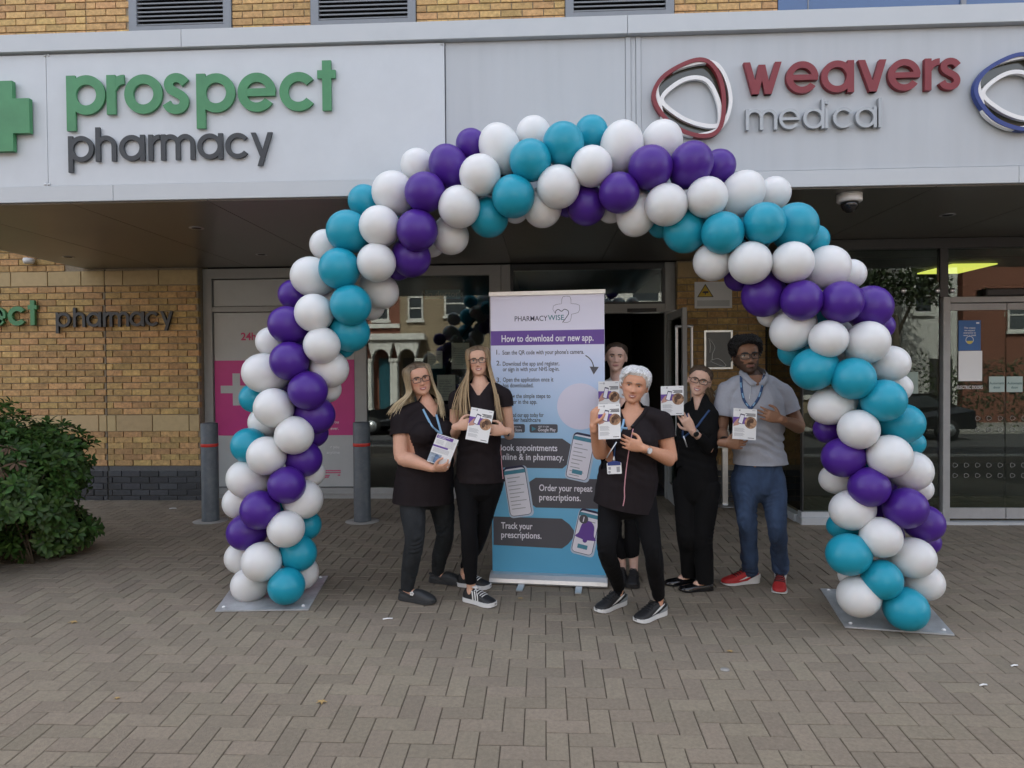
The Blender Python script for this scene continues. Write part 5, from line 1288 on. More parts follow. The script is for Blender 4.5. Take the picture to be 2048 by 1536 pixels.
    if 'beard' in S:
        bm = ((lz < .070+.55*np.maximum(np.abs(lx)-.028, 0)) | ((np.abs(lx) > .056) & (lz < .115))) & (ly > -.005) & (lz > -.012) & ~lip & (np.abs(lx) < .085)
        bm &= ~((np.abs(lx) < .03) & (lz > .0665)) & ~((lz > .05) & (np.abs(lx) > .024) & (np.abs(lx) < .040) & (lz > .062))
        T[bm] = T[bm]*.22+np.array(S['beard'])*.78
    body = finish(V, F, 'body', M['skin'], root, T)
    # ---- face
    for sx_ in (-1, 1):
        ex, ez = sx_*.031, .1135; ey = h.face_y(ex, ez)-.0082; c = h.w(ex, ey, ez); Rm = Matrix((h.x, h.y, h.z)).transposed()
        bb = MB(); bb.sphere(c, .0138*h.k, 14, 10, 0, Rm); eye = bb.build('eye', M['eyewhite'], root)
        bb = MB(); f_ = lambda x, z, d=0.0: h.w(ex+x, ey+math.sqrt(max(.0138**2-x*x-z*z, 0))+.0005+d, ez+z)
        ring = [f_(0, 0)]+[f_(.0064*math.cos(q), .0064*math.sin(q)) for q in np.linspace(0, 6.283, 17)[:-1]]; bb.add(ring, [(0, 1+k, 1+(k+1) % 16) for k in range(16)], 0, True); bb.build('iris', S.get('irism') or mat('iris', S.get('iris', (.035, .05, .06)), .2), eye)
        bb = MB(); n = 11
        for lo_, hi_ in ((S.get('lid', (20, -15))[0], 100), (-100, S.get('lid', (20, -15))[1])):
            v = []
            for k in range(n):
                x = -.97+1.94*k/(n-1); rr = math.sqrt(1-x*x)
                for q in np.linspace(lo_, hi_, 6): qq = math.radians(q); v.append(h.w(ex+.0147*x, ey+.0147*rr*math.cos(qq), ez+.0147*rr*math.sin(qq)))
            bb.add(v, [(k*6+j, k*6+j+1, k*6+j+7, k*6+j+6) for k in range(n-1) for j in range(5)], 0, True)
        bb.c = [tuple(sk*.93)+(1,)]*len(bb.v); bb.build('eyelid', M['skin'], eye)
        bb = MB(); P = []
        for k in range(9):
            x = -.93+1.86*k/8; rr = math.sqrt(1-x*x); qq = math.radians(S.get('lid', (20, -15))[0]); P.append(h.w(ex+.0150*x, ey+.0153*rr*math.cos(qq), ez+.0150*rr*math.sin(qq)))
        bb.tube(P, .0013*h.k, 5); bb.build('lashes', M['specs'], eye)
        bb = MB(); P = []; R = []
        for k in range(8):
            q = k/7; x = sx_*(.013+.036*q); z = .1285+S.get('brow_z', 0)+.006*math.sin(q*2.6)-.003*q; P.append(h.w(x, h.face_y(x, z)+.001, z)); R.append((.0032 if q < .6 else .0032*(1-(q-.6)*1.6))*S.get('brow', 1.0)*h.k)
        bb.tube(P, R, 6, flat=.4, up=(0, 0, 1)); bb.c = [tuple(S['browcol'])+(1,)]*len(bb.v); bb.build('eyebrow', M['hair'], root)
    tw, thh = S.get('teeth') or (.012, .0)
    lm = MB(); lm.c = []
    for up_, r0 in ((1, .0036), (-1, .0044)):
        P = []; R = []
        for k in range(13):
            x = -.0245+.049*k/12; u_ = x/.0245; zc_ = .0475+h.smile*8*x*x; op = thh*(.12 if up_ > 0 else .88)*max(0, 1-(x/(tw*1.08))**2)**.8; z = zc_+up_*(op+.0026*(1-u_*u_)+.0004)+(up_ > 0)*.0012*(math.exp(-((abs(x)-.006)/.005)**2)-math.exp(-(x/.003)**2))
            P.append(h.w(x, h.face_y(x, zc_)+.0052-.0012*u_*u_-.004*u_**6, z)); R.append(h.k*r0*max(.15, max(0.0, 1-u_*u_)**.45))
        lm.tube(P, R, 8, flat=.8, up=(0, 0, 1))
    lm.c = [tuple(S.get('lip', (sk[0]*.85, sk[1]*.5, sk[2]*.5)))+(1,)]*len(lm.v); lips = lm.build('lips', M['skin'], root)
    if S.get('teeth'):
        bb = MB(); v = []
        for k in range(11):
            x = -tw+2*tw*k/10; z = .0478+h.smile*8*x*x; y = h.face_y(x, z)+.0062-x*x*6; hh = thh*(1-(x/tw)**2*.7)+.0008; v += [h.w(x, y, z+.0015), h.w(x, y, z-hh)]
        bb.add(v, [(2*k, 2*k+1, 2*k+3, 2*k+2) for k in range(10)], 0, True); bb.build('teeth', M['teeth'], lips)
    if S.get('glasses'):
        gx, gh, gr = S['glasses']; yg = h.face_y(0, .118)+.006; gl_ = MB(); ln = MB(); zg = .110
        for sx_ in (-1, 1):
            o1 = rrect(-gx, gx, -gh, gh, .011, 4); P = [h.w(sx_*(.0325)+x, yg-.0-2.2*(sx_*.0325+x)**2, zg+z) for x, z in o1]
            gl_.tube(P, gr*h.k, 7, closed=True); ln.add(P, [tuple(range(len(P)))])
            gl_.tube([h.w(sx_*(.0325+gx), yg-2.2*(.0325+gx)**2, zg+gh*.55), h.w(sx_*(.0755*h.wide), .06, zg+gh*.6), h.w(sx_*(.0765*h.wide), -.005, zg+.014), h.w(sx_*.075*h.wide, -.02, zg-.006)], gr*.9*h.k, 6)
        gl_.tube([h.w(-.0325+gx, yg-.0005, zg+gh*.35), h.w(0, yg+.002, zg+gh*.5), h.w(.0325-gx, yg-.0005, zg+gh*.35)], gr*h.k, 6)
        go = gl_.build('glasses', M['specs'], root); ln.build('lenses', M['lens'], go)
    # ---- hair
    hb = MB(); hb.c = []; S['hair'](hb, h, J, side, fwd, neck); hb.build('hair', M['hair'], root)
    # ---- trousers
    vx = .0068; b = MB(); lg = S.get('leg', ((.088, .095), (.073, .078), (.060, .064), (.060, .065), (.050, .052)))
    etube(b, [pel+Vector((0, 0, .08)), pel+Vector((0, 0, .0)), pel-Vector((0, 0, .07))], [(tr[0][0]*g*.93, tr[0][1]*g*.95), (tr[0][0]*g, tr[0][1]*g*1.02), (tr[0][0]*g*.96, tr[0][1]*g*.98)], side, 20)
    for i in (0, 1):
        e = ank[i]+Vector((0, 0, S.get('hem_up', (.02, .02))[i])); q = S.get('flare', 0)
        etube(b, [hip[i]-Vector((0, 0, .01)), hip[i].lerp(kn[i], .5), kn[i], kn[i].lerp(ank[i], .38), e, e-Vector((0, 0, .06))], [(a*(g if k_ < 2 else 1), c*(g if k_ < 2 else 1)) for k_, (a, c) in enumerate(lg)]+[(lg[4][0]+q*.3, lg[4][1]+q*.3)], side, 18)
    V, F = voxmesh(b, vx, 2); N = normals(V, F); am = S.get('fold', .004)
    dz = np.zeros(len(V))
    for i in (0, 1):
        for c, rr in ((kn[i], .13), (ank[i]+Vector((0, 0, .06)), .12), (hip[i]-Vector((0, 0, .06)), .1)):
            dz += np.exp(-(np.linalg.norm(V-np.array(c), axis=1)/rr)**2)
    fo = np.sin(V[:, 2]*95+22*vnoise(V, (6, 6, 5))+26*V[:, 0])*np.clip(dz, 0, 1)*am*.75*np.clip(.4+1.6*vnoise(V, (11, 11, 8), 3.0), 0, 1)+vnoise(V, (11, 11, 6), 5.0)*am*1.5+vnoise(V, (30, 30, 18), 8.0)*am*.5
    V = V+N*fo[:, None]
    for i in (0, 1):
        e = ank[i]+Vector((0, 0, S.get('hem_up', (.02, .02))[i])); ax = (e-kn[i]).normalized(); V, F = cut(V, F, [(e, tuple(ax))], vx, .16)
    tro = finish(V, F, 'trousers', S['trouser_mat'], root)
    # ---- top
    b = MB(); ex = S.get('ease', .014); hem = S['hem']; hemc = J(hem); ht = S.get('hemr', (tr[0][0]+.02, tr[0][1]+.02))
    etube(b, [hemc-Vector((0, 0, .06)), hemc, pel.lerp(waist, .5) if hemc.z < pel.z else hemc.lerp(waist, .5), waist, chest, neck-Vector((0, 0, .035)), neck+Vector((0, 0, .03))], [(ht[0]*g, ht[1]*g), (ht[0]*g, ht[1]*g), ((tr[0][0]*.5+tr[1][0]*.5)*g+ex, (tr[0][1]*.5+tr[1][1]*.5)*g+ex), (tr[1][0]*g+ex, tr[1][1]*g+ex), (tr[2][0]*g+ex, tr[2][1]*g+ex), (tr[3][0]*g+ex*.8, tr[3][1]*g+ex*.8), (.066*g, .064*g)], side, 22)
    if S.get('bust'):
        for sg in (-1, 1): b.sphere(chest+side*(sg*.068*g)+fwd*(tr[2][1]*g-.035)-Vector((0, 0, .02)), (.07*g*S['bust'], .062*g*S['bust'], .068*g*S['bust']), 14, 10, 0, Matrix((side, -fwd, Vector((0, 0, 1)))).transposed())
    cuts = []
    for i in (0, 1):
        etube(b, [neck+Vector((0, 0, .002)), neck.lerp(sh[i], .5)+Vector((0, 0, .010)), sh[i]], [.054*g+ex*.4, .054*g+ex*.4, .052*ar+ex*.5], fwd)
        fr_ = S['sleeve'][i]; ru = .050*ar+ex*.75
        if fr_ <= 1:
            e = sh[i].lerp(el[i], fr_); etube(b, [sh[i], sh[i].lerp(el[i], fr_*.5), e, sh[i].lerp(el[i], fr_+.18)], [ru*1.04, ru*1.03, ru*1.02, ru*1.02], fwd); cuts.append((e, tuple((el[i]-sh[i]).normalized())))
        else:
            e = el[i].lerp(wr[i], fr_-1); etube(b, [sh[i], sh[i].lerp(el[i], .5), el[i], el[i].lerp(wr[i], .5), e, el[i].lerp(wr[i], min(fr_-1+.15, 1.1))], [ru, ru*.92, ru*.84, ru*.74, ru*.62, ru*.62], fwd); cuts.append((e, tuple((wr[i]-el[i]).normalized())))
    V, F = voxmesh(b, vx, 2); N = normals(V, F); am = S.get('topfold', .004)
    zz = V[:, 2]-pel.z; ang = (V-np.array(chest))@np.array(side)
    V = V+N*(vnoise(V, (16, 16, 6), 2.0)*am+vnoise(V, (7, 7, 20), 9.0)*am*.9+np.sin(V[:, 2]*95+6*vnoise(V, (6, 6, 6))+ang*26)*am*.7*np.exp(-((V[:, 2]-waist.z)/.10)**2))[:, None]
    for c in cuts: V, F = cut(V, F, [c], vx, axis=(ru*1.22, .17))
    hs2 = S.get('hemslope', 0.0); hn = Vector((0, 0, -1))+side*hs2; hn.normalize(); V, F = cut(V, F, [(tuple(hemc), tuple(hn))], vx, .5)
    vd = S.get('vneck')
    if vd:
        p0 = neck-Vector((0, 0, vd)); kx = S.get('vwide', .55); n1 = (Vector((0, 0, 1))*kx-side).normalized()*1; n2 = (Vector((0, 0, 1))*kx+side).normalized(); pf = neck+fwd*.012
        V, F = cut(V, F, [(tuple(p0), tuple(n1)), (tuple(p0), tuple(n2)), (tuple(pf), tuple(fwd))], vx, .4)
    else: V, F = cut(V, F, [(tuple(neck+Vector((0, 0, .02))), (0, 0, 1))], vx, .12)
    top = finish(V, F, S.get('topname', 'tunic'), S['top_mat'], root)
    tree = BVHTree.FromPolygons([Vector(v) for v in V], [tuple(int(x) for x in f_) for f_ in F])
    def onto(px, py, off=.004):
        d = (CF + CR*((px-1024)/FPX) + CU*((768-py)/FPX)).normalized(); r_ = tree.ray_cast(CP, d)
        return (r_[0]-d*off) if r_[0] is not None else None
    shs = [make_shoe(root, feet[i][0], feet[i][1], L_, S['shoe']) for i in (0, 1)]
    return dict(root=root, h=h, J=J, onto=onto, sh=sh, el=el, wr=wr, ank=ank, feet=feet, fwd=fwd, side=side, neck=neck, shoes=shs, pel=pel, kn=kn)
def ribbon(name, P, parent, pts, wd, m, off=.005, thick=.0012):
    Q = [p for p in (P['onto'](x, y, off) for x, y in [tuple(q) for q in spline(pts, 5)]) if p is not None]
    if len(Q) < 2: return None
    b = MB(); v = []
    for i, p in enumerate(Q):
        t_ = (Q[min(i+1, len(Q)-1)]-Q[max(i-1, 0)]).normalized(); view = (p-CP).normalized(); s_ = t_.cross(view).normalized(); v += [p-s_*wd/2, p+s_*wd/2, p+s_*wd/2-view*thick, p-s_*wd/2-view*thick]
    fs = [(4*i+k, 4*i+(k+1) % 4, 4*i+4+(k+1) % 4, 4*i+4+k) for i in range(len(Q)-1) for k in range(4)]+[(0, 1, 2, 3), tuple(4*(len(Q)-1)+k for k in (3, 2, 1, 0))]
    b.add(v, fs, 0, True); return b.build(name, m, parent)
def leaflet(c4, Y, label, kind='phone', dY=(0, 0, 0)):
    """printed A5 card from its corner pixels (top left, top right, bottom left)"""
    TL_, TR_, BL_ = at(*c4[0], Y+dY[0]), at(*c4[1], Y+dY[1]), at(*c4[2], Y+dY[2]); ux_ = TR_-TL_; uz_ = TL_-BL_; Wd, Hd = ux_.length, uz_.length
    f_ = frame(BL_, ux_.normalized(), uz_.normalized()); r = empty('leaflet', tuple(BL_), label, 'leaflet', 'leaflets held up by the staff'); 
    R = lambda x0, x1, z0, z1: [(x0*Wd, z0*Hd), (x1*Wd, z0*Hd), (x1*Wd, z1*Hd), (x0*Wd, z1*Hd)]
    def pl(nm, polys, m, d):
        b = MB()
        for P in polys: b.prism([(x, z) for x, z in P], f_, d-.0004, d)
        return b.build(nm, m, r)
    pl('card', [R(0, 1, 0, 1)], M['paper'], .0004)
    if kind == 'phone':
        pl('logo', [R(.06, .22, .935, .945), R(.24, .30, .915, .965), R(.80, .94, .945, .962)], M['inkgrey'], .0009)
        pl('title', [R(.52, .95, .835+.0, .855), R(.58, .95, .80, .822), R(.55, .95, .765, .787)], M['ink'], .0009)
        pl('purple_band', [R(0, .62, .50, .72)], M['purple_print'], .0009)
        pl('hand_drawing', [[(.02*Wd, .42*Hd), (.22*Wd, .46*Hd), (.42*Wd, .58*Hd), (.36*Wd, .70*Hd), (.18*Wd, .66*Hd), (.04*Wd, .52*Hd)]], mat('hand_print', (.52, .29, .23), .6), .0014)
        pl('phone_drawing', [[(.20*Wd, .54*Hd), (.40*Wd, .49*Hd), (.50*Wd, .81*Hd), (.31*Wd, .84*Hd)]], M['navy'], .0019)
        pl('screen_drawing', [[(.225*Wd, .55*Hd), (.385*Wd, .51*Hd), (.475*Wd, .78*Hd), (.32*Wd, .80*Hd)]], M['lightprint'], .0023)
        cx, cz, rr = .75*Wd, .555*Hd, .26*Wd
        pl('round_photo', [[(cx+rr*math.cos(q), cz+rr*math.sin(q)) for q in np.linspace(0, 6.283, 25)[:-1]]], mat('photo_print', (.36, .21, .12), .6, nz=.85, nscale=28), .0016)
        pl('photo_people', [[(cx+rr*.1+rr*.42*math.cos(q), cz+rr*.35+rr*.4*math.sin(q)) for q in np.linspace(0, 6.283, 13)[:-1]], [(cx-rr*.35+rr*.3*math.cos(q), cz-rr*.1+rr*.55*math.sin(q)) for q in np.linspace(0, 6.283, 13)[:-1]]], mat('photo_dark_print', (.10, .05, .03), .6, nz=.6, nscale=60), .0021)
        pl('text', [R(.07, .07+.38+.1*((i*7) % 3)/3, .36-i*.022-(.03 if i > 5 else 0), .368-i*.022-(.03 if i > 5 else 0)) for i in range(11)], M['inkgrey'], .0009)
        pl('foot_bar', [R(.66, .93, .05, .066)], M['ink'], .0009)
    else:
        pl('purple_band', [R(.03, .78, .86, .97), R(.0, .70, .56, .62)], M['purple_print'], .0009)
        pl('band_lettering', [R(.08, .62, .93, .945), R(.08, .45, .885, .90)], M['lightprint'], .0013)
        pl('text', [R(.07, .42, .80-i*.03, .808-i*.03) for i in range(5)]+[R(.52, .93, .84-i*.03, .848-i*.03) for i in range(8)]+[R(.07, .8, .52-i*.025, .528-i*.025) for i in range(6)], M['inkgrey'], .0009)
        pl('photo', [R(.0, .55, .02, .34)], mat('blue_photo_print', (.35, .42, .50), .6, nz=.5, nscale=25), .0011)
        pl('photo_people', [[(.36*Wd+.10*Wd*math.cos(q), .26*Hd+.06*Hd*math.sin(q)) for q in np.linspace(0, 6.283, 13)[:-1]], R(.26, .48, .03, .2)], mat('photo_figure_print', (.12, .20, .34), .6, nz=.5, nscale=50), .0016)
    return r
HL_ = lambda xs, ys: (lambda a: float(np.interp(abs(a), xs, ys)))
LINE_LONG = HL_([0, .5, .95, 1.25, 1.6, 2.2, 3.2], [.85, .82, .68, .56, .40, .12, .12])
LINE_BACK = HL_([0, .5, .9, 1.2, 1.55, 1.9, 2.3, 3.2], [.85, .82, .70, .62, .60, .34, .2, .18])
LINE_MAN = HL_([0, .5, .8, 1.1, 1.45, 1.75, 2.2, 3.2], [.84, .82, .76, .56, .44, .5, .16, .12])
LINE_SHORT = HL_([0, .5, .85, 1.15, 1.5, 1.75, 2.2, 3.2], [.80, .80, .70, .50, .46, .5, .14, .12])
def long_hair(ends, cols, n, part=.0, r0=.0062, seed=1, flare=.015, vol=.012):
    """straight hair from a parting down both sides; ends[side] = list of (px, py, dY) the locks run to"""
    def f(hb, h, J, side, fwd, neck):
        R = random.Random(seed)
        cap(hb, h, LINE_LONG, lambda t, a: .006+.004*min(1, abs(a)/1.5), (cols[0], tuple(np.array(cols[0])*.6+np.array(cols[1])*.4)))
        for sg in (-1, 1):
            E = [J(q) for q in ends[0 if sg < 0 else 1]]
            for i in range(n):
                q = (i+R.random())/n; ho = vol*(.55+.6*R.random())
                if q < .45: T_ = h.pt(.845+.145*(q/.45), .0, .008)
                else: T_ = h.pt(.99-.22*((q-.45)/.55), math.pi, .008)
                top = h.w(T_[0]+part+sg*.003, T_[1], T_[2]); a = .78+2.02*q
                p0 = h.w(*h.pt(.90-.02*q, sg*(.42+a*.45), ho*.7+.003)); p1 = h.w(*h.pt(.80-.04*q, sg*(a*.86), ho)); p2 = h.w(*h.pt(.60, sg*a, ho)); p3 = h.w(*h.pt(.38, sg*min(a+.10, 2.9), ho+.004))
                x3 = h.pt(.36, sg*min(a+.12, 2.9), ho+.008); p4 = h.w(x3[0]*1.06, x3[1]*.92, .03)
                k = q*(len(E)-1); j = min(int(k), len(E)-2); e = E[j].lerp(E[j+1], k-j)+Vector((R.gauss(0, .011), R.gauss(0, .012), R.gauss(0, .020)))
                m = p4.lerp(e, .5)+Vector((sg*flare, -.012, .0))+Vector((R.gauss(0, .006), 0, 0))
                lockset(hb, [top, p0, p1, p2, p3, p4, m, e], r0*R.uniform(.7, 1.25), (tuple(np.array(cols[0])*R.uniform(.8, 1.5)), cols[1]), .45, 5, 3, R)
    return f
def short_hair(line, thick, cols, n, ln, r0, seed, sweep=(.5, -.06), curl=0.0, lift=.003):
    """short locks lying on the scalp: each one walks over the surface by sweep (azimuth, height)"""
    def f(hb, h, J, side, fwd, neck):
        R = random.Random(seed); cap(hb, h, line, thick, cols, .005)
        for i in range(n):
            a = R.uniform(-math.pi, math.pi); L = line(a); t = L+(.985-L)*R.random()**.8; P = []; m_ = R.uniform(.6, 1.25)
            for k in range(6):
                q = k/5
                if curl: aa, tt = a+curl*m_*math.sin(q*5+i), t+curl*.28*m_*math.cos(q*5+i*1.7); off = thick(t, a)+lift*(1+math.sin(i*2.3+q*4))
                elif abs(a) < 1.15: aa, tt = a+sweep[0]*ln*m_*q*.5, t+.07*m_*q; off = thick(t, a)+lift*math.sin(.5+q*2.4)
                else: aa, tt = a+sweep[0]*ln*m_*q*(.3+.5*math.sin(i)), t+(sweep[1]-.03*math.sin(i*3.1)-(.10 if t < .75 else 0)*abs(math.sin(a)))*ln*m_*q; off = thick(t, a)+lift*math.sin(.5+q*2.4)
                tt = min(max(tt, .1), .985)
                P.append(h.w(*h.pt(tt, aa, off)))
            lockset(hb, P, r0*R.uniform(.7, 1.2), cols, .5, 5, 2, R)
    return f
def pulled_hair(cols, pony, seed):
    def f(hb, h, J, side, fwd, neck):
        R = random.Random(seed); cap(hb, h, LINE_BACK, lambda t, a: .006+.004*max(0, -math.cos(a)), (cols[0], cols[0]), .001, 110, 30, grain=60)
        for i in range(170):                             # strands combed back to the band
            sg = R.choice((-1, 1)); a = R.uniform(.0, 1.5)*sg; t = max(LINE_BACK(a)+.005, .6)+R.uniform(0, .05); P = []
            for k in range(6):
                q = k/5; aa = a+(sg*2.95-a)*q; tt = t+(.60-t)*q+.16*math.sin(q*3.14); P.append(h.w(*h.pt(min(tt, .985), aa, .0065+.002*R.random())))
            lockset(hb, P, .0024, (cols[0], tuple(np.array(cols[0])*1.25)), .5, 5, 3, R)
        b0 = h.w(0, -.115, .135); hb.sphere(h.w(0, -.108, .135), .026*h.k, 10, 8); hb.c += [tuple(cols[0])+(1,)]*(len(hb.v)-len(hb.c))
        E = [J(q) for q in pony]
        for i in range(46):
            e = E[0].lerp(E[1], R.random())+Vector((R.gauss(0, .012), R.gauss(0, .012), R.gauss(0, .02))); m = b0.lerp(e, .45)+Vector((R.gauss(0, .01), .05+R.gauss(0, .008), .02))
            lockset(hb, [b0+Vector((R.gauss(0, .008), 0, R.gauss(0, .008))), b0+h.y*-.03+h.z*.005, m, e], .006, cols, .5, 5, 4, R)
    return f
fr3 = (0, 1, 0)
P1 = person(dict(label='blonde woman with dark roots and glasses, leaning in at the left of the group', Y=4.68, g=1.10, chin=(849, 790), top=(833, 722), hy=-.06, turn=(22, 0),
    face=dict(wide=1.15, jaw=1.06, smile=.8, nose=.9), yaw=32, pel=(850, 955), neck=(856, 816), sh=[(804, 837, -.07), (894, 833, .12)], el=[(803, 914, -.15), (900, 902, .14)], wr=[(866, 937, -.24), (893, 952, .06)],
    hand=[dict(u=(.92, -.12, .06), p=(.1, .6, .6), th=(.1, -.75, .6), curl=(.5, .7, .5)), dict(u=(0, 0, -1), p=(-1, 0, 0), th=(0, -1, 0))], kn=[(829, 1078, -.14), (890, 1064, .12)], feet=[((808, 1199), (870, 1208)), ((868, 1164), (925, 1170))], L=.27,
    torso=((.175, .14), (.155, .13), (.165, .135), (.10, .08)), arm=1.30, bust=1.15, skin=(.62, .345, .235), blush=.6, lip=(.42, .14, .13), browcol=(.10, .065, .04), iris=(.05, .08, .10), glasses=(.0265, .0165, .0022), teeth=(.019, .0058), lid=(19, -15),
    hair=long_hair([[(792, 838, -.14), (778, 834, -.06), (840, 838, .02), (835, 830, .12)], [(886, 836, -.10), (880, 830, .02), (872, 828, .12)]], ((.10, .068, .042), (.62, .50, .31)), 115, -.012, .0062, 3),
    trouser_mat=M['greyjean'], leg=((.088, .098), (.077, .082), (.064, .066), (.060, .063), (.047, .050)), hem_up=(-.015, -.01), fold=.005, hem=(846, 1004), hemr=(.195, .16), hemslope=-.05, sleeve=[.46, .5], top_mat=M['tunic'], vneck=.065, vwide=.62, shoe='clog', topfold=.005))
P2 = person(dict(label='tall woman with very long blonde hair and glasses in a black tunic holding a leaflet', Y=4.62, chin=(958.5, 751), top=(952.5, 686), hy=-.05, turn=(4, 2),
    face=dict(wide=1.09, jaw=.97, smile=.9, nose=.9), yaw=-4, pel=(958, 950), neck=(961, 775), sh=[(914, 797), (1008, 792)], el=[(909, 868, .0), (1019, 868, .0)], wr=[(916, 853, -.22), (1010, 862, -.20)],
    hand=[dict(u=(.82, -.38, .22), p=(.3, .9, -.1), th=(.1, .1, 1), curl=(.25, .5, .35)), dict(u=(-.86, -.30, .10), p=(-.3, .9, -.1), th=(0, .1, 1), curl=(.2, .45, .35))], kn=[(938, 1062, -.06), (964, 1056, .08)], feet=[((936, 1202), (995, 1216)), ((924, 1172), (985, 1179))], L=.25,
    torso=((.155, .11), (.125, .095), (.14, .105), (.09, .07)), arm=.92, bust=.95, skin=(.61, .36, .25), blush=.5, lip=(.40, .15, .14), browcol=(.13, .09, .055), iris=(.06, .11, .13), glasses=(.0255, .0155, .0022), teeth=(.020, .0062), lid=(24, -18),
    hair=long_hair([[(938, 850, -.16), (925, 842, -.15), (906, 826, -.12), (905, 812, .06), (925, 800, .12)], [(1003, 848, -.16), (998, 852, -.13), (1008, 830, .02), (995, 800, .12)]], ((.12, .078, .045), (.48, .34, .185)), 110, .004, .0058, 5, .012),
    trouser_mat=M['legging'], leg=((.086, .092), (.070, .074), (.056, .058), (.055, .06), (.036, .039)), hem_up=(.035, .05), fold=.0025, hem=(960, 962), hemr=(.168, .125), sleeve=[.30, .28], top_mat=M['tunic'], vneck=.06, vwide=.70, shoe='court'))
P3 = person(dict(label='dark haired woman standing in the doorway behind the others, hair drawn back', Y=5.12, chin=(1230.5, 743), top=(1234, 680), hy=-.06, turn=(-6, 0),
    face=dict(wide=1.06, jaw=.97, smile=.45), yaw=-6, pel=(1246, 955), neck=(1236, 768), sh=[(1193, 790), (1282, 790)], el=[(1190, 862, .05), (1290, 858, .0)], wr=[(1194, 925, .05), (1262, 812, -.26)],
    hand=[dict(u=(0, 0, -1), p=(1, 0, 0), th=(0, -1, 0)), dict(u=(-.88, -.12, .30), p=(-.1, .95, 0), th=(.2, .1, 1), curl=(.2, .45, .3))], kn=[(1228, 1066, -.03), (1264, 1066, -.05)], feet=[((1244, 1157), (1240, 1180)), ((1268, 1160), (1263, 1184))], L=.25,
    arm=.95, bust=.9, skin=(.60, .40, .325), blush=.3, lip=(.36, .16, .15), browcol=(.05, .033, .024), brow=1.15, iris=(.045, .05, .045), lid=(24, -19), hair=pulled_hair(((.050, .032, .021), (.05, .032, .02)), [(1228, 770, .16), (1240, 770, .16)], 9),
    trouser_mat=M['legging'], hem_up=(.06, .065), leg=((.086, .092), (.070, .074), (.056, .058), (.055, .06), (.038, .04)), hem=(1246, 965), hemr=(.17, .13), sleeve=[1.6, 1.45], top_mat=M['whitecloth'], topname='tunic', vneck=.05, shoe='black'))
P4 = person(dict(label='older woman with short silver hair in a dark tunic with pink piping, standing in front', Y=4.24, g=1.04, chin=(1262, 807), top=(1275, 729), hy=-.06, turn=(-10, -2),
    face=dict(wide=1.12, jaw=1.02, smile=.7, nose=1.05, hair=.024), yaw=-16, pel=(1254, 972), neck=(1266, 829), sh=[(1221, 847, .06), (1323, 843, -.03)], el=[(1201, 908, -.06), (1341, 918, -.06)], wr=[(1187, 851, -.24), (1285, 896, -.24)],
    hand=[dict(u=(.05, -.05, 1), p=(.85, .45, 0), th=(.4, -.9, .1), curl=(.45, .75, .5)), dict(u=(-.92, -.08, .30), p=(-.05, .95, .1), th=(.25, .1, 1), curl=(.25, .5, .35))], kn=[(1213, 1098, -.08), (1306, 1106, -.07)], feet=[((1243, 1209), (1187, 1228)), ((1323, 1229), (1263, 1249))], L=.255,
    torso=((.172, .135), (.15, .12), (.16, .125), (.10, .078)), arm=1.10, bust=1.0, skin=(.56, .285, .175), blush=.35, lip=(.34, .13, .11), browcol=(.16, .12, .09), iris=(.05, .035, .02), teeth=(.017, .0048), lid=(17, -13),
    hair=short_hair(LINE_SHORT, lambda t, a: .009+.013*max(0, (t-.5))*2, ((.74, .74, .73), (.56, .56, .555)), 900, 1.0, .0030, 11, (.45, .02)),
    trouser_mat=M['legging'], hem_up=(.035, .035), leg=((.082, .09), (.068, .073), (.056, .059), (.054, .057), (.041, .045)), fold=.003, hem=(1248, 1013), hemr=(.182, .145), hemslope=-.17, sleeve=[.50, .46], top_mat=M['tunic'], vneck=.095, vwide=.55, shoe='air', topfold=.004))
P5 = person(dict(label='smiling young woman in black with glasses and tied back hair, head tilted to one side', Y=4.88, chin=(1391, 791), top=(1407, 729), hy=-.07, turn=(-14, 0),
    face=dict(wide=1.08, jaw=.96, smile=1.1, hair=.012), yaw=-32, pel=(1393, 962), neck=(1400, 811), sh=[(1369, 831, .10), (1422, 830, -.06)], el=[(1364, 892, .10), (1421, 897, -.12)], wr=[(1370, 945, .0), (1384, 860, -.24)],
    hand=[dict(u=(0, 0, -1), p=(1, 0, 0), th=(0, -1, 0)), dict(u=(-.52, -.08, .85), p=(.15, .95, .1), th=(-.75, .1, -.5), curl=(.3, .5, .35))], kn=[(1374, 1070, -.02), (1405, 1070, -.05)], feet=[((1386, 1168), (1332, 1170)), ((1417, 1180), (1352, 1183))], L=.24,
    torso=((.14, .11), (.118, .09), (.13, .10), (.085, .065)), arm=.88, bust=.85, skin=(.65, .41, .305), blush=.5, lip=(.42, .16, .16), browcol=(.07, .045, .03), iris=(.06, .09, .11), glasses=(.0275, .0170, .0024), teeth=(.022, .0085), lid=(22, -16),
    hair=pulled_hair(((.085, .056, .036), (.30, .21, .115)), [(1424, 800, .10), (1430, 812, .08)], 13),
    trouser_mat=M['blackcloth'], hem_up=(-.03, -.035), leg=((.084, .09), (.078, .082), (.070, .072), (.064, .066), (.060, .064)), fold=.003, hem=(1394, 975), hemr=(.15, .115), sleeve=[1.85, 1.70], top_mat=M['blackcloth'], topname='black_top', vneck=.055, vwide=.3, shoe='loafer'))
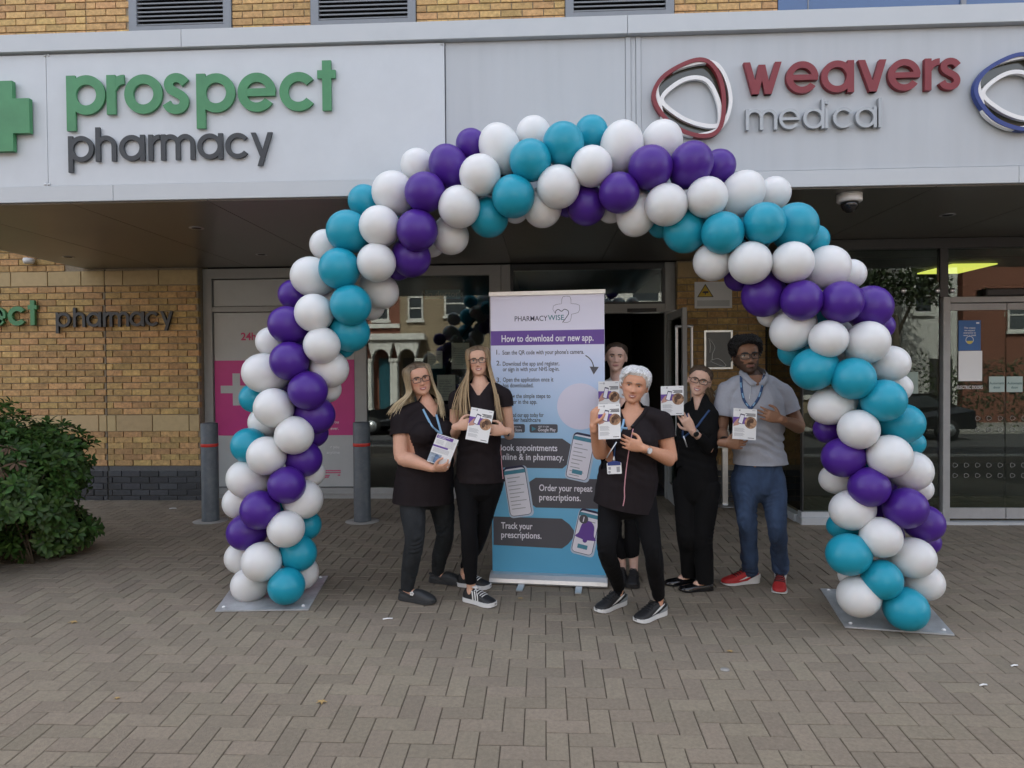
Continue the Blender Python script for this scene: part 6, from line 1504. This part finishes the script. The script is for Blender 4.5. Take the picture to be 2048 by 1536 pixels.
P6 = person(dict(label='tall bearded man in a grey polo shirt, blue jeans and red trainers', Y=4.88, g=1.10, chin=(1502, 747), top=(1497, 664), hy=-.06, turn=(0, 0),
    face=dict(wide=1.02, jaw=1.14, smile=.5, nose=1.15, hair=.040), yaw=0, pel=(1516, 948), neck=(1506, 758), nk=1.12, sh=[(1453, 784), (1564, 784)], el=[(1441, 862, -.02), (1598, 853, -.03)], wr=[(1450, 886, -.22), (1560, 838, -.24)],
    hand=[dict(u=(.96, -.18, -.05), p=(.1, .9, .2), th=(.1, .2, 1), curl=(.25, .5, .35), k=1.05), dict(u=(-.92, -.15, .28), p=(-.05, .95, .1), th=(.2, .1, 1), curl=(.3, .5, .35), k=1.05)], kn=[(1495, 1044, -.03), (1554, 1052, -.10)], feet=[((1508, 1165), (1442, 1170)), ((1561, 1168), (1556, 1204))], L=.285,
    torso=((.150, .118), (.145, .112), (.168, .122), (.115, .085)), arm=1.15, skin=(.27, .14, .082), blush=.15, lip=(.24, .11, .09), browcol=(.008, .006, .005), brow=1.5, iris=(.012, .008, .006), glasses=(.0265, .0165, .0024), lid=(20, -15), beard=(.010, .0075, .006),
    hair=short_hair(LINE_MAN, lambda t, a: .008+.028*max(0, (t-.5))*2, ((.007, .006, .0055), (.007, .006, .0055)), 900, 1.0, .0042, 17, (.1, .0), .085, .004),
    trouser_mat=M['bluejean'], leg=((.086, .096), (.076, .080), (.062, .064), (.058, .062), (.056, .060)), hem_up=(-.01, .02), fold=.008, hem=(1519, 927), hemr=(.170, .13), sleeve=[.62, .58], top_mat=M['polo'], topname='polo_shirt', vneck=.055, vwide=.6, shoe='red', topfold=.009))

# ---------------------------------------------------------------- what they wear and carry
def strap_pair(P, L, R_, tip, m, wd=.016):
    b = ribbon('lanyard', P, P['root'], L+[tip], wd, m); ribbon('lanyard', P, P['root'], R_+[tip], wd, m)
strap_pair(P1, [(846, 818), (856, 838), (866, 855)], [(868, 812), (874, 835)], (883, 868), M['lanylight'], .014)
strap_pair(P4, [(1248, 838), (1245, 852), (1236, 872)], [(1272, 846), (1262, 856)], (1244, 856), M['lanylight'], .013)
strap_pair(P5, [(1376, 826), (1371, 845), (1366, 862)], [(1419, 820), (1405, 838), (1392, 855)], (1366, 876), M['lanyblue'], .014)
strap_pair(P6, [(1482, 752), (1483, 775), (1488, 800)], [(1528, 750), (1524, 775), (1516, 798)], (1501, 818), M['lanyblue'], .017)
for pts in ([(1481.5, 765), (1482.5, 775)], [(1484.5, 786), (1487, 796)], [(1492, 806), (1496, 812)], [(1526, 764), (1524.5, 773)], [(1521, 784), (1518, 794)], [(1510, 805), (1506, 812)]): ribbon('lanyard_print', P6, P6['root'], pts, .010, M['lanylight'], .0075)
ribbon('zip', P6, P6['root'], [(1501, 772), (1500.5, 786), (1499, 798)], .005, M['alu'], .004)
for sg in (-1, 1):                               # polo collar
    h = P6['h']; nk = P6['neck']+Vector((0, 0, .012)); b = MB(); P_ = []
    for q, (ox, oy, oz, dr) in enumerate(((.085, .045, .062, .026), (.098, .0, .050, .03), (.082, -.062, .022, .034), (.040, -.098, -.018, .036), (.006, -.108, -.040, .012))):
        P_.append((nk+Vector((sg*ox*.82, oy, oz)), nk+Vector((sg*(ox*.82+.017), oy-.010, oz-dr))))
    A_ = spline([tuple(p) for p, q in P_], 4); B_ = spline([tuple(q) for p, q in P_], 4); n = len(A_)
    v = A_+B_+[a+np.array((0, -.004, .002)) for a in A_]+[a+np.array((0, -.004, .002)) for a in B_]
    b.add([Vector(p) for p in v], [(i, i+1, n+i+1, n+i) for i in range(n-1)]+[(2*n+i, 3*n+i, 3*n+i+1, 2*n+i+1) for i in range(n-1)]+[(n+i, n+i+1, 3*n+i+1, 3*n+i) for i in range(n-1)]+[(i, 2*n+i, 2*n+i+1, i+1) for i in range(n-1)], 0, True); b.build('collar', M['polo'], P6['root'])
ribbon('piping', P4, P4['root'], [(1269, 846), (1264, 868), (1259, 895), (1253, 935), (1249, 975), (1249, 996), (1246, 1012)], .006, M['piping'], .003)
ribbon('piping', P2, P2['root'], [(1001, 893), (1003, 925), (1006, 958)], .006, M['piping'], .003)
ribbon('collar_band', P4, P4['root'], [(1294, 812), (1288, 826), (1275, 842), (1262, 858)], .022, M['tunic'], .006)
for px, py in ((1267, 838), (1273, 840)):
    p = P4['onto'](px, py, .007)
    if p: b = MB(); b.sphere(p, .004, 8, 6); b.build('press_stud', M['alu'], P4['root'])
ribbon('lanyard', P4, P4['root'], [(1230, 885), (1229, 905), (1228, 925)], .010, M['lanyblue'], .006)
p = P4['onto'](1228, 935, .012)
if p is None: p = at(1228, 935, 4.05)
f = frame(p+Vector((-.042, -.03, -.035)), (1, -.05, 0.05), (-.05, 0, 1)); b = MB(); b.prism(rrect(0, .084, 0, .066, .005), f, 0, .003); idc = b.build('id_card', M['paper'], P4['root'])
b = MB(); b.prism([(0.004, .050), (.08, .050), (.08, .068), (.055, .076), (.03, .076), (.004, .068)], f, .003, .0045); b.build('holder_top', M['blue'], idc)
b = MB(); b.prism([(.008, .026), (.022, .026), (.022, .042), (.008, .042)], f, .003, .004); b.prism(circ(.013, .012, .008, 10), f, .003, .004); b.prism([(.055, .010), (.074, .010), (.074, .042), (.055, .042)], f, .003, .004); b.build('card_print', M['inkgrey'], idc)
b = MB(); b.lathe([(.006, 0), (.009, .01), (.004, .024), (.003, .03)], p+Vector((0, -.006, .038)), 10); b.build('clip', M['alu'], P4['root'])
def wrist_band(P, i, m, face=None, w=.024, r=.032, t=.18, back=.0):
    a = P['wr'][i].lerp(P['el'][i], t); ax = (P['el'][i]-P['wr'][i]).normalized(); b = MB(); o = ax.orthogonal().normalized(); q = ax.cross(o)
    v = []
    for s_ in (-1, 1):
        for k in range(20): v.append(a+ax*(w*.5*s_)+o*(r*math.cos(k*.31416))+q*(r*math.sin(k*.31416)))
    b.add(v, [(k, (k+1) % 20, 20+(k+1) % 20, 20+k) for k in range(20)], 0, True); o_ = b.build('watch', m, P['root'])
    if face:
        d = (CP-a).normalized(); d = (d-ax*d.dot(ax)).normalized(); b = MB(); c = a+d*r; e = ax.cross(d)
        ring = [c+(ax*math.cos(k*.349)+e*math.sin(k*.349))*.019 for k in range(18)]; b.add(ring+[p_+d*.007 for p_ in ring], [tuple(range(18)), tuple(range(18, 36))]+[(k, (k+1) % 18, 18+(k+1) % 18, 18+k) for k in range(18)]); fc = b.build('watch_case', M['alu'] if face == 'round' else M['watchblack'], o_)
        if face == 'round':
            b = MB(); b.add([c+d*.0078+(p_-c)*.8 for p_ in ring], [tuple(range(18))]); b.build('dial', M['paper'], o_)
wrist_band(P4, 1, M['watchblack'], 'round', .018, .030, .10); wrist_band(P2, 1, M['watchblack'], 'square', .022, .028, .08); wrist_band(P5, 1, M['alu'], 'square', .026, .028, .10); wrist_band(P6, 0, M['watchblack'], None, .03, .034, .10)
pen = MB(); pen.tube([at(1367, 872, 4.56), at(1374, 894, 4.57)], .004, 8); tag(pen.build('pen', M['alu']), 'silver pen hanging from the lanyard of the woman in black', 'pen')
pen = MB(); pen.tube([at(1233, 884, 3.98), at(1213, 916, 3.99)], .0035, 8); tag(pen.build('pen', M['alu']), 'silver pen below the leaflet of the silver haired woman', 'pen')
b = MB()                                          # flower charms on the clogs
for i in (0,):
    sh_, fr_ = P1['shoes'][i]; c = fr_(.42, .036 if False else -.034, .062)
    for k in range(5): b.sphere(c+Vector((.009*math.cos(k*1.2566), -.006, .009*math.sin(k*1.2566))), .0065, 8, 6)
b.build('flower_charm', M['rubber_white'], P1['root'])
for i in (0, 1):
    a = P6['ank'][i]; b = MB(); etube(b, [a+Vector((0, 0, .06)), a+Vector((0, 0, .02)), a-Vector((0, 0, .03))], [.040, .040, .042], (1, 0, 0)); b.build('sock', M['rubber_white'] if i else M['shoe_black'], P6['root'])
leaflet([(875, 866.5), (917.5, 880), (853.5, 922)], 4.43, 'leaflet with purple headings and a blue photo held low by the woman leaning in', 'text', (0, 0, 0))
leaflet([(943, 814), (988, 822.5), (930.6, 878)], 4.33, 'tilted leaflet held in both hands by the long haired woman beside the banner')
leaflet([(1196.5, 763), (1238.5, 762), (1197, 833)], 4.83, 'leaflet held up by the woman in the doorway, directly above another leaflet')
leaflet([(1196, 809), (1240.5, 807), (1197, 879)], 3.97, 'leaflet held in both hands by the silver haired woman in front')
leaflet([(1321.5, 772.5), (1367, 771.5), (1322, 831)], 4.62, 'leaflet held up beside her face by the woman in black')
leaflet([(1467, 816), (1514, 819), (1464.4, 877.5)], 4.61, 'leaflet held in front of the grey polo shirt by the bearded man')
# ---------------------------------------------------------------- the street opposite, seen in the glass
M['redbrick'] = mat('red_brick_wall', (.20, .078, .05), .85, nz=.25, nscale=14, bump=.3, bscale=40); M['stock'] = mat('stock_brick_wall', (.27, .21, .14), .85, nz=.25, nscale=14, bump=.3, bscale=40)
M['stucco'] = mat('white_stucco', (.62, .61, .58), .7, nz=.05, nscale=6); M['slate_roof'] = mat('slate_roof', (.10, .105, .12), .6, nz=.2, nscale=9); M['housedark'] = mat('house_window', (.05, .06, .07), .1, spec=.8)
M['doorteal'] = mat('teal_door', (.02, .09, .12), .4); M['carpaint'] = mat('dark_car_paint', (.012, .013, .016), .2, coat=1.0); M['tyre'] = mat('tyre', (.015, .015, .015), .8)
M['hedge'] = mat('hedge_leaf', (.035, .055, .018), .6, rand=.4); M['bark'] = mat('bark', (.09, .07, .05), .9, nz=.3, nscale=15)
GZ = -.5
b = MB(); b.box(-60, 60, -9.6, -2.9, -.61, GZ-.12); tag(b.build('road', M['asphalt']), kind='structure')
b = MB(); b.box(-60, 60, -2.9, -2.4, -.61, -.46); b.box(-60, 60, -9.9, -9.6, -.61, GZ); tag(b.build('kerb', M['concrete']), kind='structure')
b = MB(); b.box(-60, 60, -40, -9.9, -.61, GZ+.004); tag(b.build('far_pavement', M['concrete']), kind='structure')
HY = -13.0
ff = lambda Y: frame((0, Y, 0), (-1, 0, 0), (0, 0, 1))      # a frame that faces the camera's back: +y
def house(x0, x1, h_, m, label, wins, doors=(), depth=8, name='terraced_house', roof=True):
    r = empty(name, ((x0+x1)/2, HY, GZ), label, 'house', 'houses across the street')
    b = MB(); b.box(x0, x1, HY-depth, HY, GZ, h_); b.build('wall', m, r)
    if roof:
        b = MB(); v = [(x0-.1, HY+.25, h_), (x1+.1, HY+.25, h_), (x1+.1, HY-depth/2, h_+2.2), (x0-.1, HY-depth/2, h_+2.2), (x0-.1, HY-depth-.2, h_), (x1+.1, HY-depth-.2, h_)]
        b.add(v, [(0, 1, 2, 3), (3, 2, 5, 4), (0, 3, 4), (1, 5, 2), (0, 4, 5, 1)]); rf = b.build('roof', M['slate_roof'], r)
        b = MB(); b.box(x0+.3, x0+1.0, HY-depth/2-.5, HY-depth/2+.5, h_+1.4, h_+3.2); b.build('chimney', m, rf)
    for a, c, z0, z1 in wins:
        b = MB(); g = .07
        b.box(a, c, HY, HY+.05, z0, z0+g); b.box(a, c, HY, HY+.05, z1-g, z1); b.box(a, a+g, HY, HY+.05, z0+g, z1-g); b.box(c-g, c, HY, HY+.05, z0+g, z1-g); b.box(a+g, c-g, HY, HY+.04, (z0+z1)/2-.03, (z0+z1)/2+.03); b.box(a-.06, c+.06, HY, HY+.10, z0-.10, z0-.002); wf_ = b.build('window', M['stucco'], r)
        b = MB(); b.box(a+g, c-g, HY+.005, HY+.02, z0+g, (z0+z1)/2-.031); b.box(a+g, c-g, HY+.005, HY+.02, (z0+z1)/2+.031, z1-g); b.build('pane', M['housedark'], wf_)
    for a, c, z1, mm in doors:
        b = MB(); b.box(a, c, HY+.002, HY+.05, GZ+.02, z1); b.build('door', mm, r)
    return r
h1 = house(-12.5, -6.1, 7.4, M['redbrick'], 'red brick terraced house with white arched porch mirrored in the window', [(-7.25, -6.55, 3.75, 4.75), (-11.5, -10.3, 3.7, 5.2), (-9.6, -8.4, 3.7, 5.2), (-11.2, -8.6, .6, 2.4)], [(-7.0, -6.45, 2.15, M['doorteal'])])
b = MB(); b.box(-12.5, -6.1, HY, HY+.12, 3.42, 3.6); b.build('string_course', M['stucco'], h1)
h2 = house(-6.095, 0, 7.0, M['stock'], 'buff brick terraced house with white sash windows mirrored in the window', [(-5.75, -5.1, 3.75, 4.75), (-4.2, -3.2, 3.9, 4.95), (-2.2, -1.1, 3.7, 5.0), (-4.0, -1.5, .6, 2.3)], [(-5.98, -5.45, 2.15, M['indark'])])
def porch(parent):
    b = MB(); Y0, Y1 = HY+.13, HY+.55
    for cx in (-7.36, -6.27, -5.18): b.box(cx-.15, cx+.15, Y0, Y1, GZ, 2.0)
    for cx in (-7.36, -6.27, -5.18): b.box(cx-.2, cx+.2, Y0-.02, Y1+.05, 2.0, 2.12)
    b.build('porch_column', M['stucco'], parent)
    for cx in (-6.815, -5.725):
        o = [(cx+.546*math.cos(math.pi*i/12), 2.12+.75*math.sin(math.pi*i/12)*1.0) for i in range(13)]; i_ = [(cx+.36*math.cos(math.pi*i/12), 2.12+.40*math.sin(math.pi*i/12)) for i in range(13)]
        o = [(x, 2.90) if True else (x, z) for x, z in o]
        b = MB(); n = 13; v = []
        for P in (o, i_):
            for y in (Y0, Y1): v += [(x, y, z) for x, z in P]
        b.add(v, [q for i in range(12) for q in ((n+i, n+i+1, 3*n+i+1, 3*n+i), (i, 2*n+i, 2*n+i+1, i+1), (2*n+i, 3*n+i, 3*n+i+1, 2*n+i+1))]); b.build('porch_arch', M['stucco'], parent)
    b = MB(); b.box(-7.6, -4.95, Y0-.05, Y1+.12, 2.902, 3.1); b.box(-7.55, -5.0, Y0, Y1+.05, 3.1, 3.16); b.build('cornice', M['stucco'], parent)
porch(h1)
house(.3, 6.2, 7.2, M['stucco'], 'white rendered terraced house across the street', [(1, 2.2, 3.7, 5.1), (3.6, 4.8, 3.7, 5.1), (3.2, 5.2, .5, 2.4)], [(1.2, 2.1, 1.9, M['doorteal'])])
house(6.5, 11.5, 6.8, M['stock'], 'buff brick house beside the tree across the street', [(7.2, 8.3, 3.7, 5.0), (9.4, 10.5, 3.7, 5.0), (8.8, 10.6, .5, 2.3)], [(7.2, 8.1, 1.9, M['indark'])])
house(13.4, 15.4, 8.2, M['stucco'], 'narrow white gabled house next to the red brick flats', [(13.8, 14.5, 3.6, 4.9)], [(14.4, 15.2, 1.9, M['indark'])])
house(15.6, 30, 10.5, M['redbrick'], 'red brick block of flats mirrored in the lobby doors', [(x, x+1.3, z, z+1.2) for z in (2.9, 5.5, 8.0) for x in (17.2, 19.8, 22.5, 25.2)], [], name='block_of_flats', roof=False)
house(-30, -13, 7.6, M['stock'], 'long buff brick terrace at the far end of the street', [(x, x+1.1, z, z+1.4) for z in (.6, 3.8) for x in (-28.5, -25.5, -22.5, -19.5, -16.5)], [])
def leaf_cloud(b, c, R, n, sz):
    for _ in range(n):
        d = Vector((rnd.gauss(0, 1), rnd.gauss(0, 1), rnd.gauss(0, 1))).normalized()*rnd.uniform(.5, 1.05); p = Vector((c[0]+R[0]*d.x, c[1]+R[1]*d.y, c[2]+R[2]*d.z)); u_ = Vector((rnd.gauss(0, 1), rnd.gauss(0, 1), rnd.gauss(0, 1))).normalized(); w_ = u_.orthogonal().normalized()*sz*.5
        b.add([p-u_*sz, p+w_, p+u_*sz, p-w_], [(0, 1, 2, 3)])
t = empty('street_tree', (12.3, -11.2, GZ), 'green street tree mirrored in the lobby glass', 'tree')
b = MB(); b.tube([(12.3, -11.2, GZ), (12.35, -11.2, 1.5), (12.2, -11.1, 3.4)], [.16, .13, .09], 10); b.tube([(12.25, -11.15, 2.6), (12.9, -11, 4.2)], [.07, .03], 6); b.tube([(12.25, -11.15, 2.8), (11.6, -11.4, 4.4)], [.07, .03], 6); b.build('trunk', M['bark'], t)
b = MB()
for c, R in (((12.3, -11.2, 5), (1.3, 1.2, 1.3)), ((11.6, -11.5, 4.3), (.9, .8, .8)), ((13.0, -10.9, 4.4), (.9, .9, .8)), ((12.4, -11.1, 6.2), (.9, .8, .8))): leaf_cloud(b, c, R, 700, .09)
b.build('crown', M['hedge'], t)
b = MB(); v0 = (16.5, -10.6, .8)
for k in range(14): leaf_cloud(b, (10+k*.95, -10.9, .75), (.8, .5, 1.35), 260, .07)
tag(b.build('hedge', M['hedge']), 'tall clipped hedge along the far pavement before the flats', 'hedge')
def car(cx, cy, L, m, label, flip=1):
    r = empty('parked_car', (cx, cy, GZ-.12), label, 'car', 'cars parked across the road'); z0 = GZ-.12; W2 = .88
    side = [(-.5, .32), (-.49, .72), (-.40, .86), (-.20, .92), (-.04, 1.38), (.22, 1.42), (.40, 1.02), (.49, .90), (.5, .36)]
    b = MB(); n = len(side); v = []
    for y, k in ((-W2, 1), (W2, 1)):
        for x, z in side: v.append((cx+flip*x*L, cy+y*(1 if z < .95 else .82), z0+z))
    b.add(v, [tuple(range(n)), tuple(range(n, 2*n))[::-1]]+[(i, n+i, n+(i+1) % n, (i+1) % n) for i in range(n)]); b.build('body', m, r)
    for y in (-1, 1):
        b = MB(); yy = cy+y*(W2*.86+.03); b.add([(cx+flip*x*L, cy+y*(W2*(.96 if z < 1 else .83)+.012), z0+z) for x, z in ((-.16, .96), (-.03, 1.32), (.20, 1.35), (.34, 1.02))], [(0, 1, 2, 3)]); b.build('side_window', M['housedark'], r)
    b = MB(); b.add([(cx+flip*x*L, cy+y*W2*.80, z0+z) for x, z, y in ((-.205, .93, -1), (-.205, .93, 1), (-.05, 1.36, 1), (-.05, 1.36, -1))], [(0, 1, 2, 3)]); b.build('windscreen', M['housedark'], r)
    for x in (-.31, .31):
        for y in (-1, 1):
            b = MB(); b.lathe([(.32, -.1), (.33, 0), (.32, .1)], (cx+x*L, cy+y*(W2-.06), z0+.33), 18, axis='Y'); wh = b.build('wheel', M['tyre'], r)
            b = MB(); b.lathe([(.2, -.115), (.2, .115)], (cx+x*L, cy+y*(W2-.06), z0+.33), 14, axis='Y'); b.build('rim', M['alu'], wh)
car(-4.6, -8.2, 4.3, M['carpaint'], 'dark car parked opposite the pharmacy window'); car(1.5, -8.3, 4.2, mat('silver_car_paint', (.4, .41, .43), .25, metal=.6), 'silver car parked opposite the doorway', -1); car(10.5, -8.2, 4.4, M['carpaint'], 'dark car parked opposite the glazed lobby')
